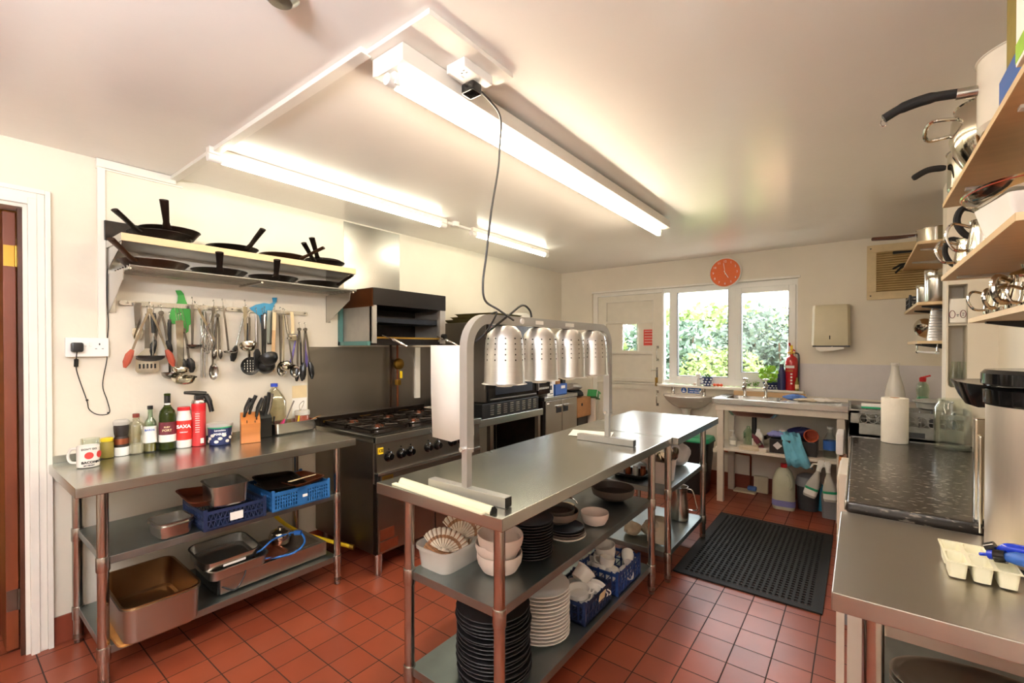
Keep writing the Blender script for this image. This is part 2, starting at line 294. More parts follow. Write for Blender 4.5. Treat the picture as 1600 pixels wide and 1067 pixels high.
for a_ in ((X0+.11,X1-.11,1.79,2.03),(X0+.11,X1-.11,1.10,1.395),(-2.129,X1-.11,1.42,1.765)):
    x0_,x1_,z0_,z1_=a_; b.box(x0_,x0_+.006,y0-.005,y0+.003,z0_,z1_); b.box(x1_-.006,x1_,y0-.005,y0+.003,z0_,z1_); b.box(x0_,x1_,y0-.005,y0+.003,z0_-.003,z0_+.003); b.box(x0_,x1_,y0-.005,y0+.003,z1_-.003,z1_+.003)
P(th,'panel_bead',b,'gloss_white')
b=B(); b.box(X0,X0+.11,y0,y1,0.02,1.035); b.box(X1-.11,X1,y0,y1,0.02,1.035); b.box(X0+.11,X1-.11,y0,y1,.97,1.035); b.box(X0+.11,X1-.11,y0,y1,.02,.16); b.box(X0+.11,X1-.11,y0+.024,y1-.01,.16,.97); b.box(X0,X1,y0-.02,y0,1.03,1.05,bev=.004)
P(th,'lower_leaf',b,'door_white')
P(th,'pane',B().box(-2.318,-2.129,y0+.02,y0+.024,1.435,1.75),'glass')
P(th,'gap_blocker',B().box(X0,X1,y1-.012,y1,1.0,1.07),'door_white')  # strip added behind the split to block outside light
nt_=P(th,'notice',B().box(-2.052,-1.935,y0+.018,y0+.024,1.495,1.684),'notice_red','small red printed notice')
for i in range(5): P(th,'printed_line',B().box(-2.04,-1.95+.01*(i%2),y0+.0165,y0+.018,1.66-.033*i,1.666-.033*i),'paper')
for z0,z1 in ((1.32,1.48),(.80,.96)):
    b=B(); b.tube(smooth([(-1.875,y0-.002,z1),(-1.875,y0-.035,z1-.03),(-1.875,y0-.035,z0+.03),(-1.875,y0-.002,z0)]),.006); b.box(-1.889,-1.861,y0-.004,y0,z1-.02,z1+.01); b.box(-1.889,-1.861,y0-.004,y0,z0-.01,z0+.02)
    P(th,'pull_handle',b,'steel')
b=B(); b.box(-1.892,-1.87,y0-.006,y0,1.12,1.24); b.tube([(-1.88,y0-.005,1.21),(-1.88,y0-.04,1.21),(-1.94,y0-.045,1.205)],.006); P(th,'lever_handle',b,'steel')
b=B(); b.box(-1.90,-1.87,y0-.02,y0,1.06,1.12,bev=.003); b.box(-1.895,-1.88,y0-.03,y0,1.02,1.06); P(th,'bolt',b,'brass','brass bolt joining the two leaves')
ST('trim_8',B().box(-2.70,X0,YB+.03,YB+.13,0,2.108).box(-2.70,-1.81,YB+.031,YB+.13,2.1085,2.155).box(X1,-1.808,YB+.03,YB+.13,0,2.108),'gloss_white')
ST('trim_9',B().box(X0+.11,X1-.11,y0+.005,y0+.012,1.785,1.792).box(X0+.11,X1-.11,y0+.005,y0+.012,1.393,1.40),'gloss_white')
# ---- window
th=tag(bpy.data.objects.new('window_1',None),kind='structure'); COL.objects.link(th); th.location=(-1.1,YB+.07,1.06); off[th]=Vector(th.location)
y0,y1=YB+.04,YB+.10
b=B(); fx=[(-1.815,-1.808),]
b.box(-1.735,-1.648,y0,y1,1.06,2.15); b.box(-1.112,-1.044,y0,y1,1.06,2.15); b.box(-.53,-.48,y0,y1,1.06,2.15); b.box(-1.648,-1.112,y0,y1,1.06,1.15); b.box(-1.648,-1.112,y0,y1,2.09,2.15); b.box(-1.044,-.53,y0,y1,1.06,1.13); b.box(-1.044,-.53,y0,y1,2.09,2.15); b.box(-1.808,-1.735,y0+.02,y1,1.06,1.10); b.box(-1.808,-1.735,y0+.02,y1,2.10,2.15); b.box(-1.808,-1.80,y0,y1,1.06,2.15)
P(th,'window_frame',b,'upvc')
b=B(); b.box(-1.042,-.985,y0-.018,y1-.01,1.13,2.09,bev=.004); b.box(-.557,-.50,y0-.018,y1-.01,1.13,2.09,bev=.004); b.box(-.985,-.557,y0-.018,y1-.01,1.13,1.212,bev=.004); b.box(-.985,-.557,y0-.018,y1-.01,2.036,2.09,bev=.004)
cs=P(th,'casement',b,'upvc')
b=B(); b.box(-1.022,-1.002,y0-.026,y0-.018,1.57,1.64,bev=.003); b.box(-1.018,-1.006,y0-.045,y0-.026,1.50,1.62,bev=.004); P(cs,'handle',b,'white_plastic')
P(th,'seal',B().box(-1.650,-1.644,y0-.001,y1,1.15,2.09).box(-1.116,-1.111,y0-.001,y1,1.15,2.09).box(-1.65,-1.112,y0-.001,y1,1.148,1.153).box(-.986,-.982,y0-.019,y1,1.212,2.036).box(-.985,-.557,y0-.019,y1,1.209,1.213).box(-.561,-.557,y0-.019,y1,1.212,2.036),'dark_grey')
for a in ((-1.648,-1.112,1.15,2.09),(-.985,-.557,1.212,2.036),(-1.80,-1.735,1.10,2.10)): P(th,'pane',B().box(a[0],a[1],y0+.03,y0+.034,a[2],a[3]),'glass')
ST('trim_10',B().box(-1.815,-.42,YB-.10,YB+.05,1.03,1.055,bev=.006),'gloss_white')
# ================================================================ LIGHT FITTINGS
th=T('ceiling_light','long white batten light with one bare tube, biggest on the ceiling','ceiling light',(-1.22,2.2,ZC-.1),group=None)
P(th,'housing',B().prismy([(-1.30,ZC-.02),(-1.30,ZC-.075),(-1.275,ZC-.083),(-1.17,ZC-.083),(-1.145,ZC-.075),(-1.145,ZC-.02)],.93,3.46).box(-1.29,-1.155,.94,3.45,ZC-.021,ZC-.0185),'gloss_white')
for y in (.955,3.435): P(th,'lampholder',B().box(-1.24,-1.20,y-.012,y+.012,ZC-.125,ZC-.083,bev=.004).cyl((-1.22,y-.03 if y<2 else y+.03,ZC-.112),(-1.22,y,ZC-.112),.019),'white_plastic')
P(th,'tube',B().cyl((-1.22,.97,ZC-.112),(-1.22,3.42,ZC-.112),.019,16),'tube_white','glowing tube')

th=T('ceiling_light','slim wall-side batten light with one glowing tube, above the hanging utensils','ceiling light',(-2.54,1.7,ZC-.06))
def batten(th,y0,y1,x,tm='tube_green'):
    P(th,'housing',B().box(x-.022,x+.022,y0,y1,ZC-.035,ZC-.0005,bev=.004),'gloss_white')
    for y in (y0+.03,y1-.03): P(th,'end_cap',B().cyl((x,y-.03,ZC-.05),(x,y+.03,ZC-.05),.021,16),'white_plastic')
    P(th,'tube',B().cyl((x,y0+.06,ZC-.05),(x,y1-.06,ZC-.05),.0185,16),tm,'glowing tube')
batten(th,.86,2.46,-2.53)
th=T('ceiling_light','short slim batten light at the far end of the wall-side line','ceiling light',(-2.52,3.3,ZC-.06))
batten(th,2.74,3.88,-2.52)
th=T('junction_box','small round white cable box between the two slim ceiling lights','junction box',(-2.52,2.6,ZC-.03))
P(th,'body',B().lathe([(.034,-.035),(.036,-.0005)],20,(-2.525,2.56,ZC)),'white_plastic'); P(th,'conduit',B().cyl((-2.525,2.47,ZC-.02),(-2.525,2.53,ZC-.02),.012).cyl((-2.525,2.59,ZC-.02),(-2.525,2.735,ZC-.02),.012),'white_plastic')
th=T('smoke_alarm','round white dome fitting on the ceiling at the top edge','ceiling fitting',(-1.24,.57,ZC-.03))
P(th,'base',B().lathe([(.055,-.012),(.058,-.0005)],28,(-1.25,.60,ZC)),'white_plastic'); P(th,'dome',B().lathe([(.001,-.05),(.03,-.047),(.048,-.03),(.052,-.012)],28,(-1.25,.60,ZC)),'steel','shiny dome')
# unseen lamps added behind the viewpoint to brighten room and ceiling
th=T('ceiling_light','added fill batten on the ceiling far behind the viewpoint, near the doorway','ceiling light',(-.9,-.5,ZC-.06))
batten(th,-1.5,-.3,-1.9)
th=T('added_fill_light','added fill batten hung on rods just behind and above the viewpoint','ceiling light',(-.5,-.6,2.05))  # added uplight, stands in for flash bounced off the near ceiling
P(th,'housing',B().box(-.59,-.41,-1.15,-.05,2.03,2.05,bev=.004).box(-.55,-.45,-1.15,-.05,2.05,2.10),'gloss_white')
for y in (-1.0,-.2): P(th,'rod',B().cyl((-.5,y,2.10),(-.5,y,ZC),.005),'steel')
for x in (-.565,-.435): P(th,'tube',B().cyl((x,-1.12,2.09),(x,-.08,2.09),.0185,16),'tube_fill','glowing tube')
# double socket on ceiling board + plug
th=T('ceiling_socket','white double socket on the ceiling board beside the long light','socket',(-1.09,1.13,ZC-.03))
P(th,'face_plate',B().box(-1.125,-1.04,1.10,1.245,ZC-.05,ZC-.018,bev=.004),'white_plastic'); P(th,'rocker',B().box(-1.10,-1.09,1.135,1.15,ZC-.053,ZC-.05).box(-1.10,-1.09,1.19,1.205,ZC-.053,ZC-.05),'upvc')
P(th,'slot',B().box(-1.082,-1.074,1.125,1.129,ZC-.0505,ZC-.05).box(-1.066,-1.058,1.118,1.121,ZC-.0505,ZC-.05).box(-1.066,-1.058,1.132,1.135,ZC-.0505,ZC-.05),'slot_black')
# ================================================================ STEEL TABLES
def steel_table(name,label,x0,x1,y0,y1,zt,lx,ly,shelves,up=None,group=None,lip=.045):
    th=T(name,label,'table',((x0+x1)/2,(y0+y1)/2,0),group=group)
    b=B(); b.box(x0,x1,y0,y1,zt-lip,zt,bev=.004); 
    if up: b.box(x0,x0+.012,y0,y1,zt,zt+up,bev=.002)
    P(th,'table_top',b,'steel_top')
    for z in shelves:
        b=B(); b.box(x0+lx,x1-lx,y0+ly,y1-ly,z-.035,z,bev=.003); P(th,'shelf',b,'galv')
    for x in (x0+lx,x1-lx):
        for y in (y0+ly,y1-ly):
            l=P(th,'leg',B().cyl((x,y,.02),(x,y,zt-lip),.0205,20),'steel_leg')
            for z in shelves: P(l,'collar',B().lathe([(.0235,z-.055),(.0245,z-.05),(.0245,z+.004),(.0235,z+.008)],20,(x,y,0)),'steel')
            P(l,'foot',B().lathe([(.012,0),(.016,.002),(.0215,.03),(.0205,.05)],16,(x,y,0)),'steel_dark')
    return th
steel_table('steel_table','long stainless table against the left wall below the hanging utensils',XL+.001,-2.513,.378,1.668,.90,.062,.095,[.565,.175],up=.035)
steel_table('steel_table','stainless island table in the middle carrying the heat lamp gantry',-1.54,-.892,1.113,2.742,.929,.088,.095,[.565,.17])
steel_table('steel_table','short stainless table behind the island, nearest the hand basin',-1.55,-.858,2.752,3.73,.929,.09,.09,[.575,.18])
# right-hand near table
th=T('steel_table','stainless table at the lower right corner holding the brushed bin','table',(.2,1.6,0))
P(th,'table_top',B().box(-.050,.615,1.292,1.955,.855,.90,bev=.004),'steel_brush')
for x in (.03,.57):
    for y in (1.375,1.88):
        l=P(th,'leg',B().cyl((x,y,.02),(x,y,.855),.02,20),'steel_leg'); P(l,'foot',B().lathe([(.012,0),(.016,.002),(.0215,.03),(.0205,.05)],16,(x,y,0)),'steel_dark')
P(th,'shelf',B().box(.03,.58,1.37,1.90,.50,.535,bev=.003),'galv')
# ================================================================ BENCH-TOP OBJECTS (left)
Z=.902
def bottle(name,label,cat,c,r,h,body,cap,capm='brown_cap',neck=.35,nr=.4,n=24,lab=None,labm='paper',caph=.02,group=None,sh=.12):
    th=T(name,label,cat,c,group=group); x,y,z=c; hn=h*(1-neck)
    P(th,'body',B().lathe([(r*.9,0),(r,.006),(r,hn),(r*.9,hn+h*sh*.35),(r*nr*1.15,hn+h*sh),(r*nr,hn+h*sh*1.5),(r*nr,h-caph)],n,c),body)
    P(th,'cap',B().lathe([(r*cap,h-caph),(r*cap,h-.001),(r*cap*.9,h)],n,c),capm)
    if lab: P(th,'label',B().lathe([(r+.0008,h*lab[0]),(r+.0008,h*lab[1])],n,c) if 0 else lblband(c,r+.0012,h*lab[0],h*lab[1],n),labm)
    return th
def lblband(c,r,z0,z1,n=24,a0=0,a1=360):
    k=max(4,int(n*(a1-a0)/360)); f=a1-a0>=359.9; A=[R(a0+(a1-a0)*i/k) for i in range(k+(0 if f else 1))]
    return B().loft([[(c[0]+r*math.cos(a),c[1]+r*math.sin(a),c[2]+z) for a in A] for z in (z0,z1)],False,False,f)
CAMA=lambda x,y: math.degrees(math.atan2(-y,-x))   # direction from a spot towards the camera; prints and lettering turn to it
def lettering(s,size,m,th,c,r,z,da=0,bold=.0004,sx=1): 
    a=CAMA(c[0],c[1])+da
    return text(s,size,m,th,(c[0]+r*math.cos(R(a)),c[1]+r*math.sin(R(a)),c[2]+z),(90,0,a+90),bold=bold,sx=sx)
# bacon mug
c=(-2.925,.487,Z); th=T('mug','white mug with red bacon print at the left end of the bench','mug',c)
P(th,'cup',B().lathe([(.036,0),(.041,.003),(.042,.012),(.042,.098),(.0405,.1),(.039,.098),(.038,.01),(.02,.006)],28,c),'white_china')
P(th,'handle',B().tube(smooth([(c[0]-.028,c[1]-.03,Z+.085),(c[0]-.05,c[1]-.053,Z+.082),(c[0]-.058,c[1]-.062,Z+.05),(c[0]-.05,c[1]-.053,Z+.022),(c[0]-.03,c[1]-.03,Z+.018)]),.006,8),'white_china')
lettering("DON'T GO",.011,'black',th,c,.0432,.088,4); lettering('BACON',.0155,'black',th,c,.0434,.026,4,.0006); lettering('MY HEART',.008,'black',th,c,.0432,.011,4); lettering('BACON',.0155,'black',th,c,.0434,.026,62,.0006)
for da in (4,62): P(th,'bacon_print',B().at((c[0]+.0425*math.cos(R(CAMA(*c[:2])+da)),c[1]+.0425*math.sin(R(CAMA(*c[:2])+da)),Z+.058),(0,90,CAMA(*c[:2])+da)).lathe([(.0155,-.001),(.0165,.0012),(.004,.0016)],16,(0,0,0),1),'saxa_red')
# tumbler + jar behind
c=(-3.045,.515,Z); S('drinking_glass','clear glass tumbler just behind the bacon mug','glass',B().lathe([(.03,0),(.034,.002),(.037,.115),(.035,.115),(.031,.008),(.001,.006)],28,c),'glass_clear',c)
c=(-3.085,.585,Z); th=T('jar','dark jar with yellow label peeping between tumbler and grinder','jar',c); P(th,'body',B().lathe([(.026,0),(.028,.003),(.028,.075),(.022,.085)],24,c),'herb'); P(th,'lid',B().lathe([(.026,.085),(.026,.1),(.024,.102)],24,c),'yellow')
# pepper grinder
c=(-3.095,.645,Z); th=T('pepper_grinder','clear-topped pepper grinder with white base on the bench','pepper mill',c)
P(th,'base',B().lathe([(.033,0),(.034,.003),(.034,.042),(.032,.045)],28,c),'white_plastic'); P(th,'barrel',B().lathe([(.031,.045),(.030,.09),(.0265,.1),(.030,.115),(.032,.15),(.03,.165)],28,c),'pepper'); P(th,'label',lblband(c,.0325,.06,.09,28),'copper')
P(th,'dome',B().lathe([(.033,.16),(.034,.178),(.029,.186),(.001,.188)],28,c),'frost')
th=bottle('plastic_bottle','clear plastic bottle with dark red cap, nearly empty','bottle',(-3.09,.706,Z),.036,.212,'clear_plastic',.42,'brown_cap',.3,.4,sh=.13)
P(th,'contents',B().lathe([(.030,.003),(.033,.006),(.033,.05)],24,(-3.09,.706,Z)),'frost')
c=(-3.08,.765,Z); th=bottle('oil_bottle','slim oil bottle with pale label and black cap','bottle',c,.027,.25,'glass_green',.48,'black',.38,.42,lab=(.2,.56)); P(th,'oil',B().lathe([(.024,.004),(.0245,.045)],20,c),'oil'); lettering('BARDE',.014,'sign_blue',th,c,.0287,.12,-4)
c=(-3.07,.84,Z); th=T('wine_bottle','dark green wine bottle with maroon and white label','bottle',c)
P(th,'body',B().lathe([(.034,0),(.038,.004),(.039,.19),(.034,.215),(.017,.24),(.0135,.26),(.0135,.30),(.0155,.301),(.0155,.31),(.012,.312)],28,c),'wine_glass')
P(th,'foil',lblband(c,.0150,.25,.30,24),'black'); P(th,'label',lblband(c,.0398,.085,.155,28),'wine_label'); P(th,'lower_label',lblband(c,.0399,.045,.085,28),'paper')
lettering('RUBY',.011,'cream_paper',th,c,.0405,.128,-3); lettering('PORT',.017,'cream_paper',th,c,.0405,.11,-3); P(th,'neck_seal',lblband(c,.0156,.235,.258,20),'paper')
c=(-3.06,.915,Z); th=T('salt_drum','white salt container with red label and red lid','salt container',c)
P(th,'body',B().lathe([(.034,0),(.037,.004),(.037,.165),(.033,.182),(.030,.19),(.03,.212)],28,c),'white_plastic'); P(th,'lid',B().lathe([(.031,.21),(.031,.226),(.029,.229)],28,c),'red'); P(th,'label',lblband(c,.0376,.045,.155,28,CAMA(*c[:2])-75,CAMA(*c[:2])+95),'saxa_red')
lettering('SAXA',.026,'hand_white',th,c,.0388,.122,-2,.001); lettering('TABLE SALT',.007,'hand_white',th,c,.0386,.09,-2)
# red gas can with gun top
c=(-3.05,.985,Z); th=T('spray_can','tall red can with a black trigger gun on top','can',c)
P(th,'can',B().lathe([(.034,0),(.035,.003),(.035,.25),(.03,.262),(.012,.266)],28,c),'can_red'); P(th,'rim',B().lathe([(.0355,.246),(.0358,.252),(.031,.263)],28,c),'steel')
P(th,'label_band',lblband(c,.0356,.2,.24,28),'red')
for i in range(9): P(th,'printed_line',B().at((c[0],c[1],Z),(0,0,CAMA(*c[:2])-8)).box(.0352,.0358,-.012,.010-.001*(i%3),.185-.013*i,.188-.013*i),'paper')
P(th,'barcode',B().at((c[0],c[1],Z),(0,0,CAMA(*c[:2])+25)).box(.0345,.036,-.008,.010,.015,.045),'paper')
b=B(); b.box(c[0]-.018,c[0]+.018,c[1]-.02,c[1]+.022,Z+.262,Z+.292,bev=.006); b.tube([(c[0]+.02,c[1]-.075,Z+.312),(c[0]+.006,c[1]-.02,Z+.306),(c[0],c[1]+.035,Z+.296)],[.009,.013,.015],10); b.tube(smooth([(c[0]+.01,c[1]+.03,Z+.292),(c[0]+.012,c[1]+.05,Z+.25),(c[0]+.015,c[1]+.062,Z+.19)]),[.016]*6+[.013]*5,10); P(th,'trigger_gun',b,'black')
# yoghurt tub
c=(-2.995,1.075,Z); th=T('plastic_tub','round navy tub with white lid and dessert pictures','tub',c)
P(th,'tub',B().lathe([(.052,0),(.054,.003),(.062,.108),(.064,.112)],32,c),'tub_navy'); P(th,'lid',B().lathe([(.066,.106),(.067,.112),(.067,.122),(.06,.125),(.001,.124)],32,c),'frost')
P(th,'green_band',lblband(c,.0632,.098,.106,32),'green_lid')
lettering('Lancashire',.013,'hand_white',th,c,.0635,.088,0); lettering('YOGURT',.015,'hand_white',th,c,.0628,.066,0,.0008)
for i in range(9): 
    a=CAMA(*c[:2])-75+i*19; z=.022+.018*(i%3); r=.0556+z*.09
    P(th,'picture_spot',B().at((c[0]+r*math.cos(R(a)),c[1]+r*math.sin(R(a)),Z+z),(0,90-4,a)).lathe([(.009,-.001),(.009,.0008)],12,ry=1.3),'white_china')
# knife block
c=(-2.93,1.215,Z); th=T('knife_block','orange-brown wooden knife block with black-handled knives','knife block',c,rz=0)
bx_=B(); prof=[(-.055,0),(.055,0),(.05,.03),(.045,.06),(.055,.10),(.06,.115),(.005,.165),(-.025,.175),(-.055,.12)]
bx_.at(c,(0,0,-18)).prismy(prof,-.05,.05); P(th,'block',bx_,'wood_block')
for i,(dx,dz,dy,l) in enumerate(((-.035,.15,-.03,.11),(-.005,.16,.032,.10),(.0,.158,-.005,.12),(.02,.15,.03,.11),(.015,.15,-.034,.09))):
    b=B(); b.at((c[0],c[1],Z),(0,0,-18)); b.tube(smooth([(dx-.004,dy,dz-.01),(dx+.012,dy+.012,dz+l*.5),(dx+.02,dy+.035,dz+l)]),[.008]*4+[.011]*4+[.011]*3,8); P(th,'knife_handle',b,'black')
b=B().at((c[0],c[1],Z),(0,0,-18))
for y,z in ((-.02,.122),(.022,.118),(.03,.14)): b.box(.034,.056,y-.002,y+.002,z-.005,z+.012)
P(th,'slot',b,'slot_black')
c=(-3.03,1.335,Z); th=T('knife_block','black knife block with grey-handled knives behind the wooden one','knife block',c)
P(th,'block',B().at(c).prismy([(-.045,0),(.04,0),(.045,.12),(.0,.165),(-.045,.15)],-.035,.035),'black')
for i,(dx,dy) in enumerate(((-.03,-.02),(-.02,.018),(.005,-.012),(.018,.02),(.03,-.004))):
    P(th,'knife_handle',B().tube(smooth([(c[0]+dx,c[1]+dy,Z+.135),(c[0]+dx+.006,c[1]+dy+.012,Z+.19),(c[0]+dx+.016,c[1]+dy+.02,Z+.235+.012*i)]),[.008]*4+[.0105]*7,8),'steel_dark' if i%2 else 'black')
# utensil pan
c=(-3.045,1.525,Z); th=T('gastronorm_pan','long shallow steel pan holding loose brushes and skewers','pan',c)
P(th,'pan',B().at(c,(0,0,4)).vessel(.165,.31,.075),'steel')
for lab_,nm,pts,r,mt in (('pastry brush with pink silicone head and grey handle in pan','pastry_brush',[(-3.04,1.46,Z+.02),(-3.03,1.48,Z+.09),(-3.02,1.53,Z+.21)],.005,'steel_dark'),('black handled tool standing in the utensil pan','kitchen_knife',[(-3.03,1.395,Z+.015),(-3.02,1.40,Z+.12)],.006,'black'),('pale skewer resting across the pan end','skewer',[(-3.03,1.56,Z+.03),(-2.985,1.70,Z+.098)],.0025,'board')):
    t=T(nm,lab_,'utensil',pts[0]); P(t,'handle',B().tube(pts,r,8),mt)
    if nm=='pastry_brush': P(t,'brush_head',B().tube([(-3.045,1.445,Z+.04),(-3.04,1.462,Z+.065),(-3.035,1.472,Z+.092)],[.013,.013,.006],8),'pink_sil')
t=T('whisk','small whisk with yellow grip lying in the utensil pan','whisk',(-3.08,1.56,Z+.02)); P(t,'grip',B().tube([(-3.06,1.575,Z+.04),(-3.075,1.60,Z+.13)],.006,8),'yellow'); P(t,'loop',B().tube(smooth([(-3.075,1.60,Z+.13),(-3.09,1.605,Z+.17),(-3.08,1.63,Z+.195),(-3.066,1.615,Z+.165),(-3.075,1.602,Z+.13)]),.0022,6),'steel')
# big clear bottle, jar
c=(-3.085,1.43,Z); th=T('plastic_bottle','large clear plastic bottle with blue cap behind the knife blocks','bottle',c)
b=B(); b.loft([rr(.11,.13,.03,Z+z,c=c[:2]) if r>.02 else None for z,r in ((0,.1),(.02,.1),(.16,.1),(.21,.1))]+[rr(.11*.85,.13*.85,.035,Z+.245,c=c[:2]),rr(.06,.07,.028,Z+.28,c=c[:2]),rr(.04,.04,.0199,Z+.295,c=c[:2]),rr(.04,.04,.0199,Z+.31,c=c[:2])]); P(th,'body',b,'clear_plastic')
P(th,'cap',B().lathe([(.022,.308),(.022,.327),(.02,.33)],20,c),'blue_cap')
c=(-3.095,1.625,Z); th=T('jar','wide glass jar of red spice with a clear lid by the cooker','jar',c); P(th,'body',B().lathe([(.045,0),(.048,.003),(.048,.09),(.044,.1)],28,c),'glass_clear'); P(th,'spice',B().lathe([(.044,.004),(.045,.095)],24,c),'orange_sil'); P(th,'lid',B().lathe([(.05,.1),(.05,.125),(.047,.13)],28,c),'frost')
# wall cards
S('paper_note','cream card stuck on the wall left of the steel splashback','card',B().box(XL,XL+.002,1.585,1.69,1.115,1.20),'cream_paper',(XL,1.64,1.16)); S('paper_note','white card stuck below the cream one left of the splashback','card',B().box(XL,XL+.0018,1.585,1.69,.99,1.112),'paper',(XL,1.64,1.05))
# ================================================================ UNDER THE LEFT BENCH
Zm,Zl=.567,.177
c=(-2.645,.735,Zm); S('gastronorm_pan','small steel pan alone at the left end of the middle shelf','pan',B().at(c,(0,0,3)).vessel(.175,.155,.065),'steel',c); c2=(c[0],c[1],Zm+.012)
S('gastronorm_pan','small steel pan nested inside the lone small pan','pan',B().at((c[0],c[1],Zm+.018),(0,0,3)).vessel(.175,.155,.062),'steel',c2)
def crate(name,label,m,c,lx,ly,h,rz=0,mesh='diag',group=None,tagp=None):
    th=T(name,label,'crate',c,group=group); b=B().at(c,(0,0,rz)); t=.006
    b.box(-lx/2,lx/2,-ly/2,ly/2,0,.008)
    for sx,L,ax in ((1,ly,0),(-1,ly,0),(1,lx,1),(-1,lx,1)):
        def bb(u0,u1,z0,z1):
            if ax==0: b.box(sx*lx/2-(t if sx>0 else 0),sx*lx/2+(0 if sx>0 else t),u0,u1,z0,z1)
            else: b.box(u0,u1,sx*ly/2-(t if sx>0 else 0),sx*ly/2+(0 if sx>0 else t),z0,z1)
        def bar(u0,z0,u1,z1,r=.002):
            if ax==0: b.cyl((sx*(lx/2-t/2),u0,z0),(sx*(lx/2-t/2),u1,z1),r,4)
            else: b.cyl((u0,sx*(ly/2-t/2),z0),(u1,sx*(ly/2-t/2),z1),r,4)
        bb(-L/2,L/2,0,.014); bb(-L/2,L/2,h-.016,h); bb(-L/2,-L/2+.016,0,h+.008); bb(L/2-.016,L/2,0,h+.008)
        if mesh=='grid':
            n=int(L/.0135)
            for i in range(1,n): bb(-L/2+L*i/n-.003,-L/2+L*i/n+.003,0,h)
            for z in (.32,.5,.68,.84): bb(-L/2,L/2,h*z-.003,h*z+.003)
            bb(-.03,.03,.01,h)
        elif mesh=='diag':
            n=int(L/.02)
            for i in range(n): bar(-L/2+L*i/n,.012,-L/2+L*(i+1)/n,h-.012); bar(-L/2+L*(i+1)/n,.012,-L/2+L*i/n,h-.012); bar(-L/2+L*i/n,.012+(h-.024)*.5,-L/2+L*(i+1)/n,.012+(h-.024)*.5)
            bb(-L/2,L/2,h*.5-.003,h*.5+.003)
        else:
            n=int(L/.035)
            for i in range(1,n): bb(-L/2+L*i/n-.004,-L/2+L*i/n+.004,0,h+(.006 if i%2 else 0))
            bb(-L/2,L/2,h*.5-.003,h*.5+.003)
            for i in range(n): bar(-L/2+L*i/n,.012,-L/2+L*(i+1)/n,h*.5,.0025); bar(-L/2+L*i/n,h*.5,-L/2+L*(i+1)/n,h-.01,.0025)
    P(th,'body',b,m)
    for sx in (1,-1):
        for sy in (1,-1): P(th,'corner_post',B().at(c,(0,0,rz)).box(sx*(lx/2-.012),sx*(lx/2+.001),sy*(ly/2-.012),sy*(ly/2+.001),0,h+.012,bev=.002),m)
    if tagp: P(th,'label_tag',B().at(c,(0,0,rz)).box(*tagp),'paper')
    return th
crate('plastic_crate','dark navy mesh crate under a steel pan on the middle shelf','navy_crate',(-2.685,.985,Zm),.31,.29,.095,-1,'diag',tagp=(.1555,.158,-.03,.03,.025,.065))
crate('plastic_crate','bright blue mesh crate of trays at the right of the middle shelf','blue_crate',(-2.71,1.335,Zm),.35,.335,.105,-1,'grid',tagp=(.1755,.178,-.0,.028,.045,.06))
c=(-2.60,.955,Zm+.11); S('gastronorm_pan','deep steel pan sitting on top of the navy crate','pan',B().at(c,(0,0,-4)).vessel(.22,.18,.105),'steel',c)
c=(-2.74,.90,Zm+.10); S('baking_tray','dark stained tray sticking out of the navy crate','baking tray',B().at(c,(-6,6,0)).vessel(.24,.20,.035,taper=.02),'copper',c)
for i,(lab_,x,y,z,r_,m_) in enumerate((('dark flat tray lowest in the blue crate',-2.70,1.31,.065,(-3,3,4),'steel_dark'),('dark perforated tray lying on top in the blue crate',-2.72,1.29,.10,(-3,6,-6),'iron'),('brown curved tray at the right of the blue crate',-2.70,1.40,.09,(5,-2,3),'copper'))):
    c=(x,y,Zm+z); S('oven_tray',lab_,'oven tray',B().at(c,r_).vessel(.27,.24 if i<2 else .2,.022,taper=.012),m_,c)
t=T('serving_utensil','pair of pale tongs lying over the blue crate','tongs',(-2.60,1.36,Zm+.14)); P(t,'arm',B().at((-2.595,1.36,Zm+.135),(4,0,-8)).box(-.01,-.002,-.075,.075,-.002,.002,bev=.001),'cream_paper'); P(t,'arm',B().at((-2.585,1.36,Zm+.141),(4,0,-4)).box(0,.009,-.075,.075,-.002,.002,bev=.001),'cream_paper')
# bottom shelf
c=(-2.70,.665,Zl+.012); S('chopping_board','worn wooden board under the deep roasting pan','board',B().at((-2.70,.64,Zl),(0,0,2)).loft([rr(.37,.27,.03,0),rr(.37,.27,.03,.012)]),'board',(-2.70,.64,Zl))
S('gastronorm_pan','very large deep steel pan on the bottom shelf','pan',B().at(c,(0,0,-1)).vessel(.49,.30,.155,r=.045,taper=.012),'steel_brush',c); c=(c[0],c[1],Zl+.028); S('gastronorm_pan','second large deep pan nested inside the first','pan',B().at((c[0],c[1],Zl+.030),(0,0,-1)).vessel(.49,.30,.15,r=.045,taper=.012),'steel_warm',c)
c=(-2.79,1.235,Zl); th=T('food_warmer','long low stainless warming unit on the bottom shelf','warmer',c); P(th,'casing',B().box(-2.955,-2.625,.94,1.53,Zl+.008,Zl+.09,bev=.004),'steel_brush'); P(th,'end_panel',B().box(-2.94,-2.64,.932,.94,Zl+.004,Zl+.085),'black'); P(th,'top_recess',B().box(-2.93,-2.65,.97,1.50,Zl+.09,Zl+.092),'steel_dark'); P(th,'flex',B().tube(smooth([(-2.63,.945,Zl+.05),(-2.60,1.0,Zl+.02),(-2.605,1.04,Zl+.06),(-2.615,1.06,Zl+.095)]),.004),'cable_black')
c=(-2.74,1.03,Zl+.10); S('roasting_tin','lower of two rectangular roasting tins leaning on the warmer','roasting tin',B().at(c,(0,8,2)).vessel(.27,.31,.065,r=.04),'steel_brush',c)
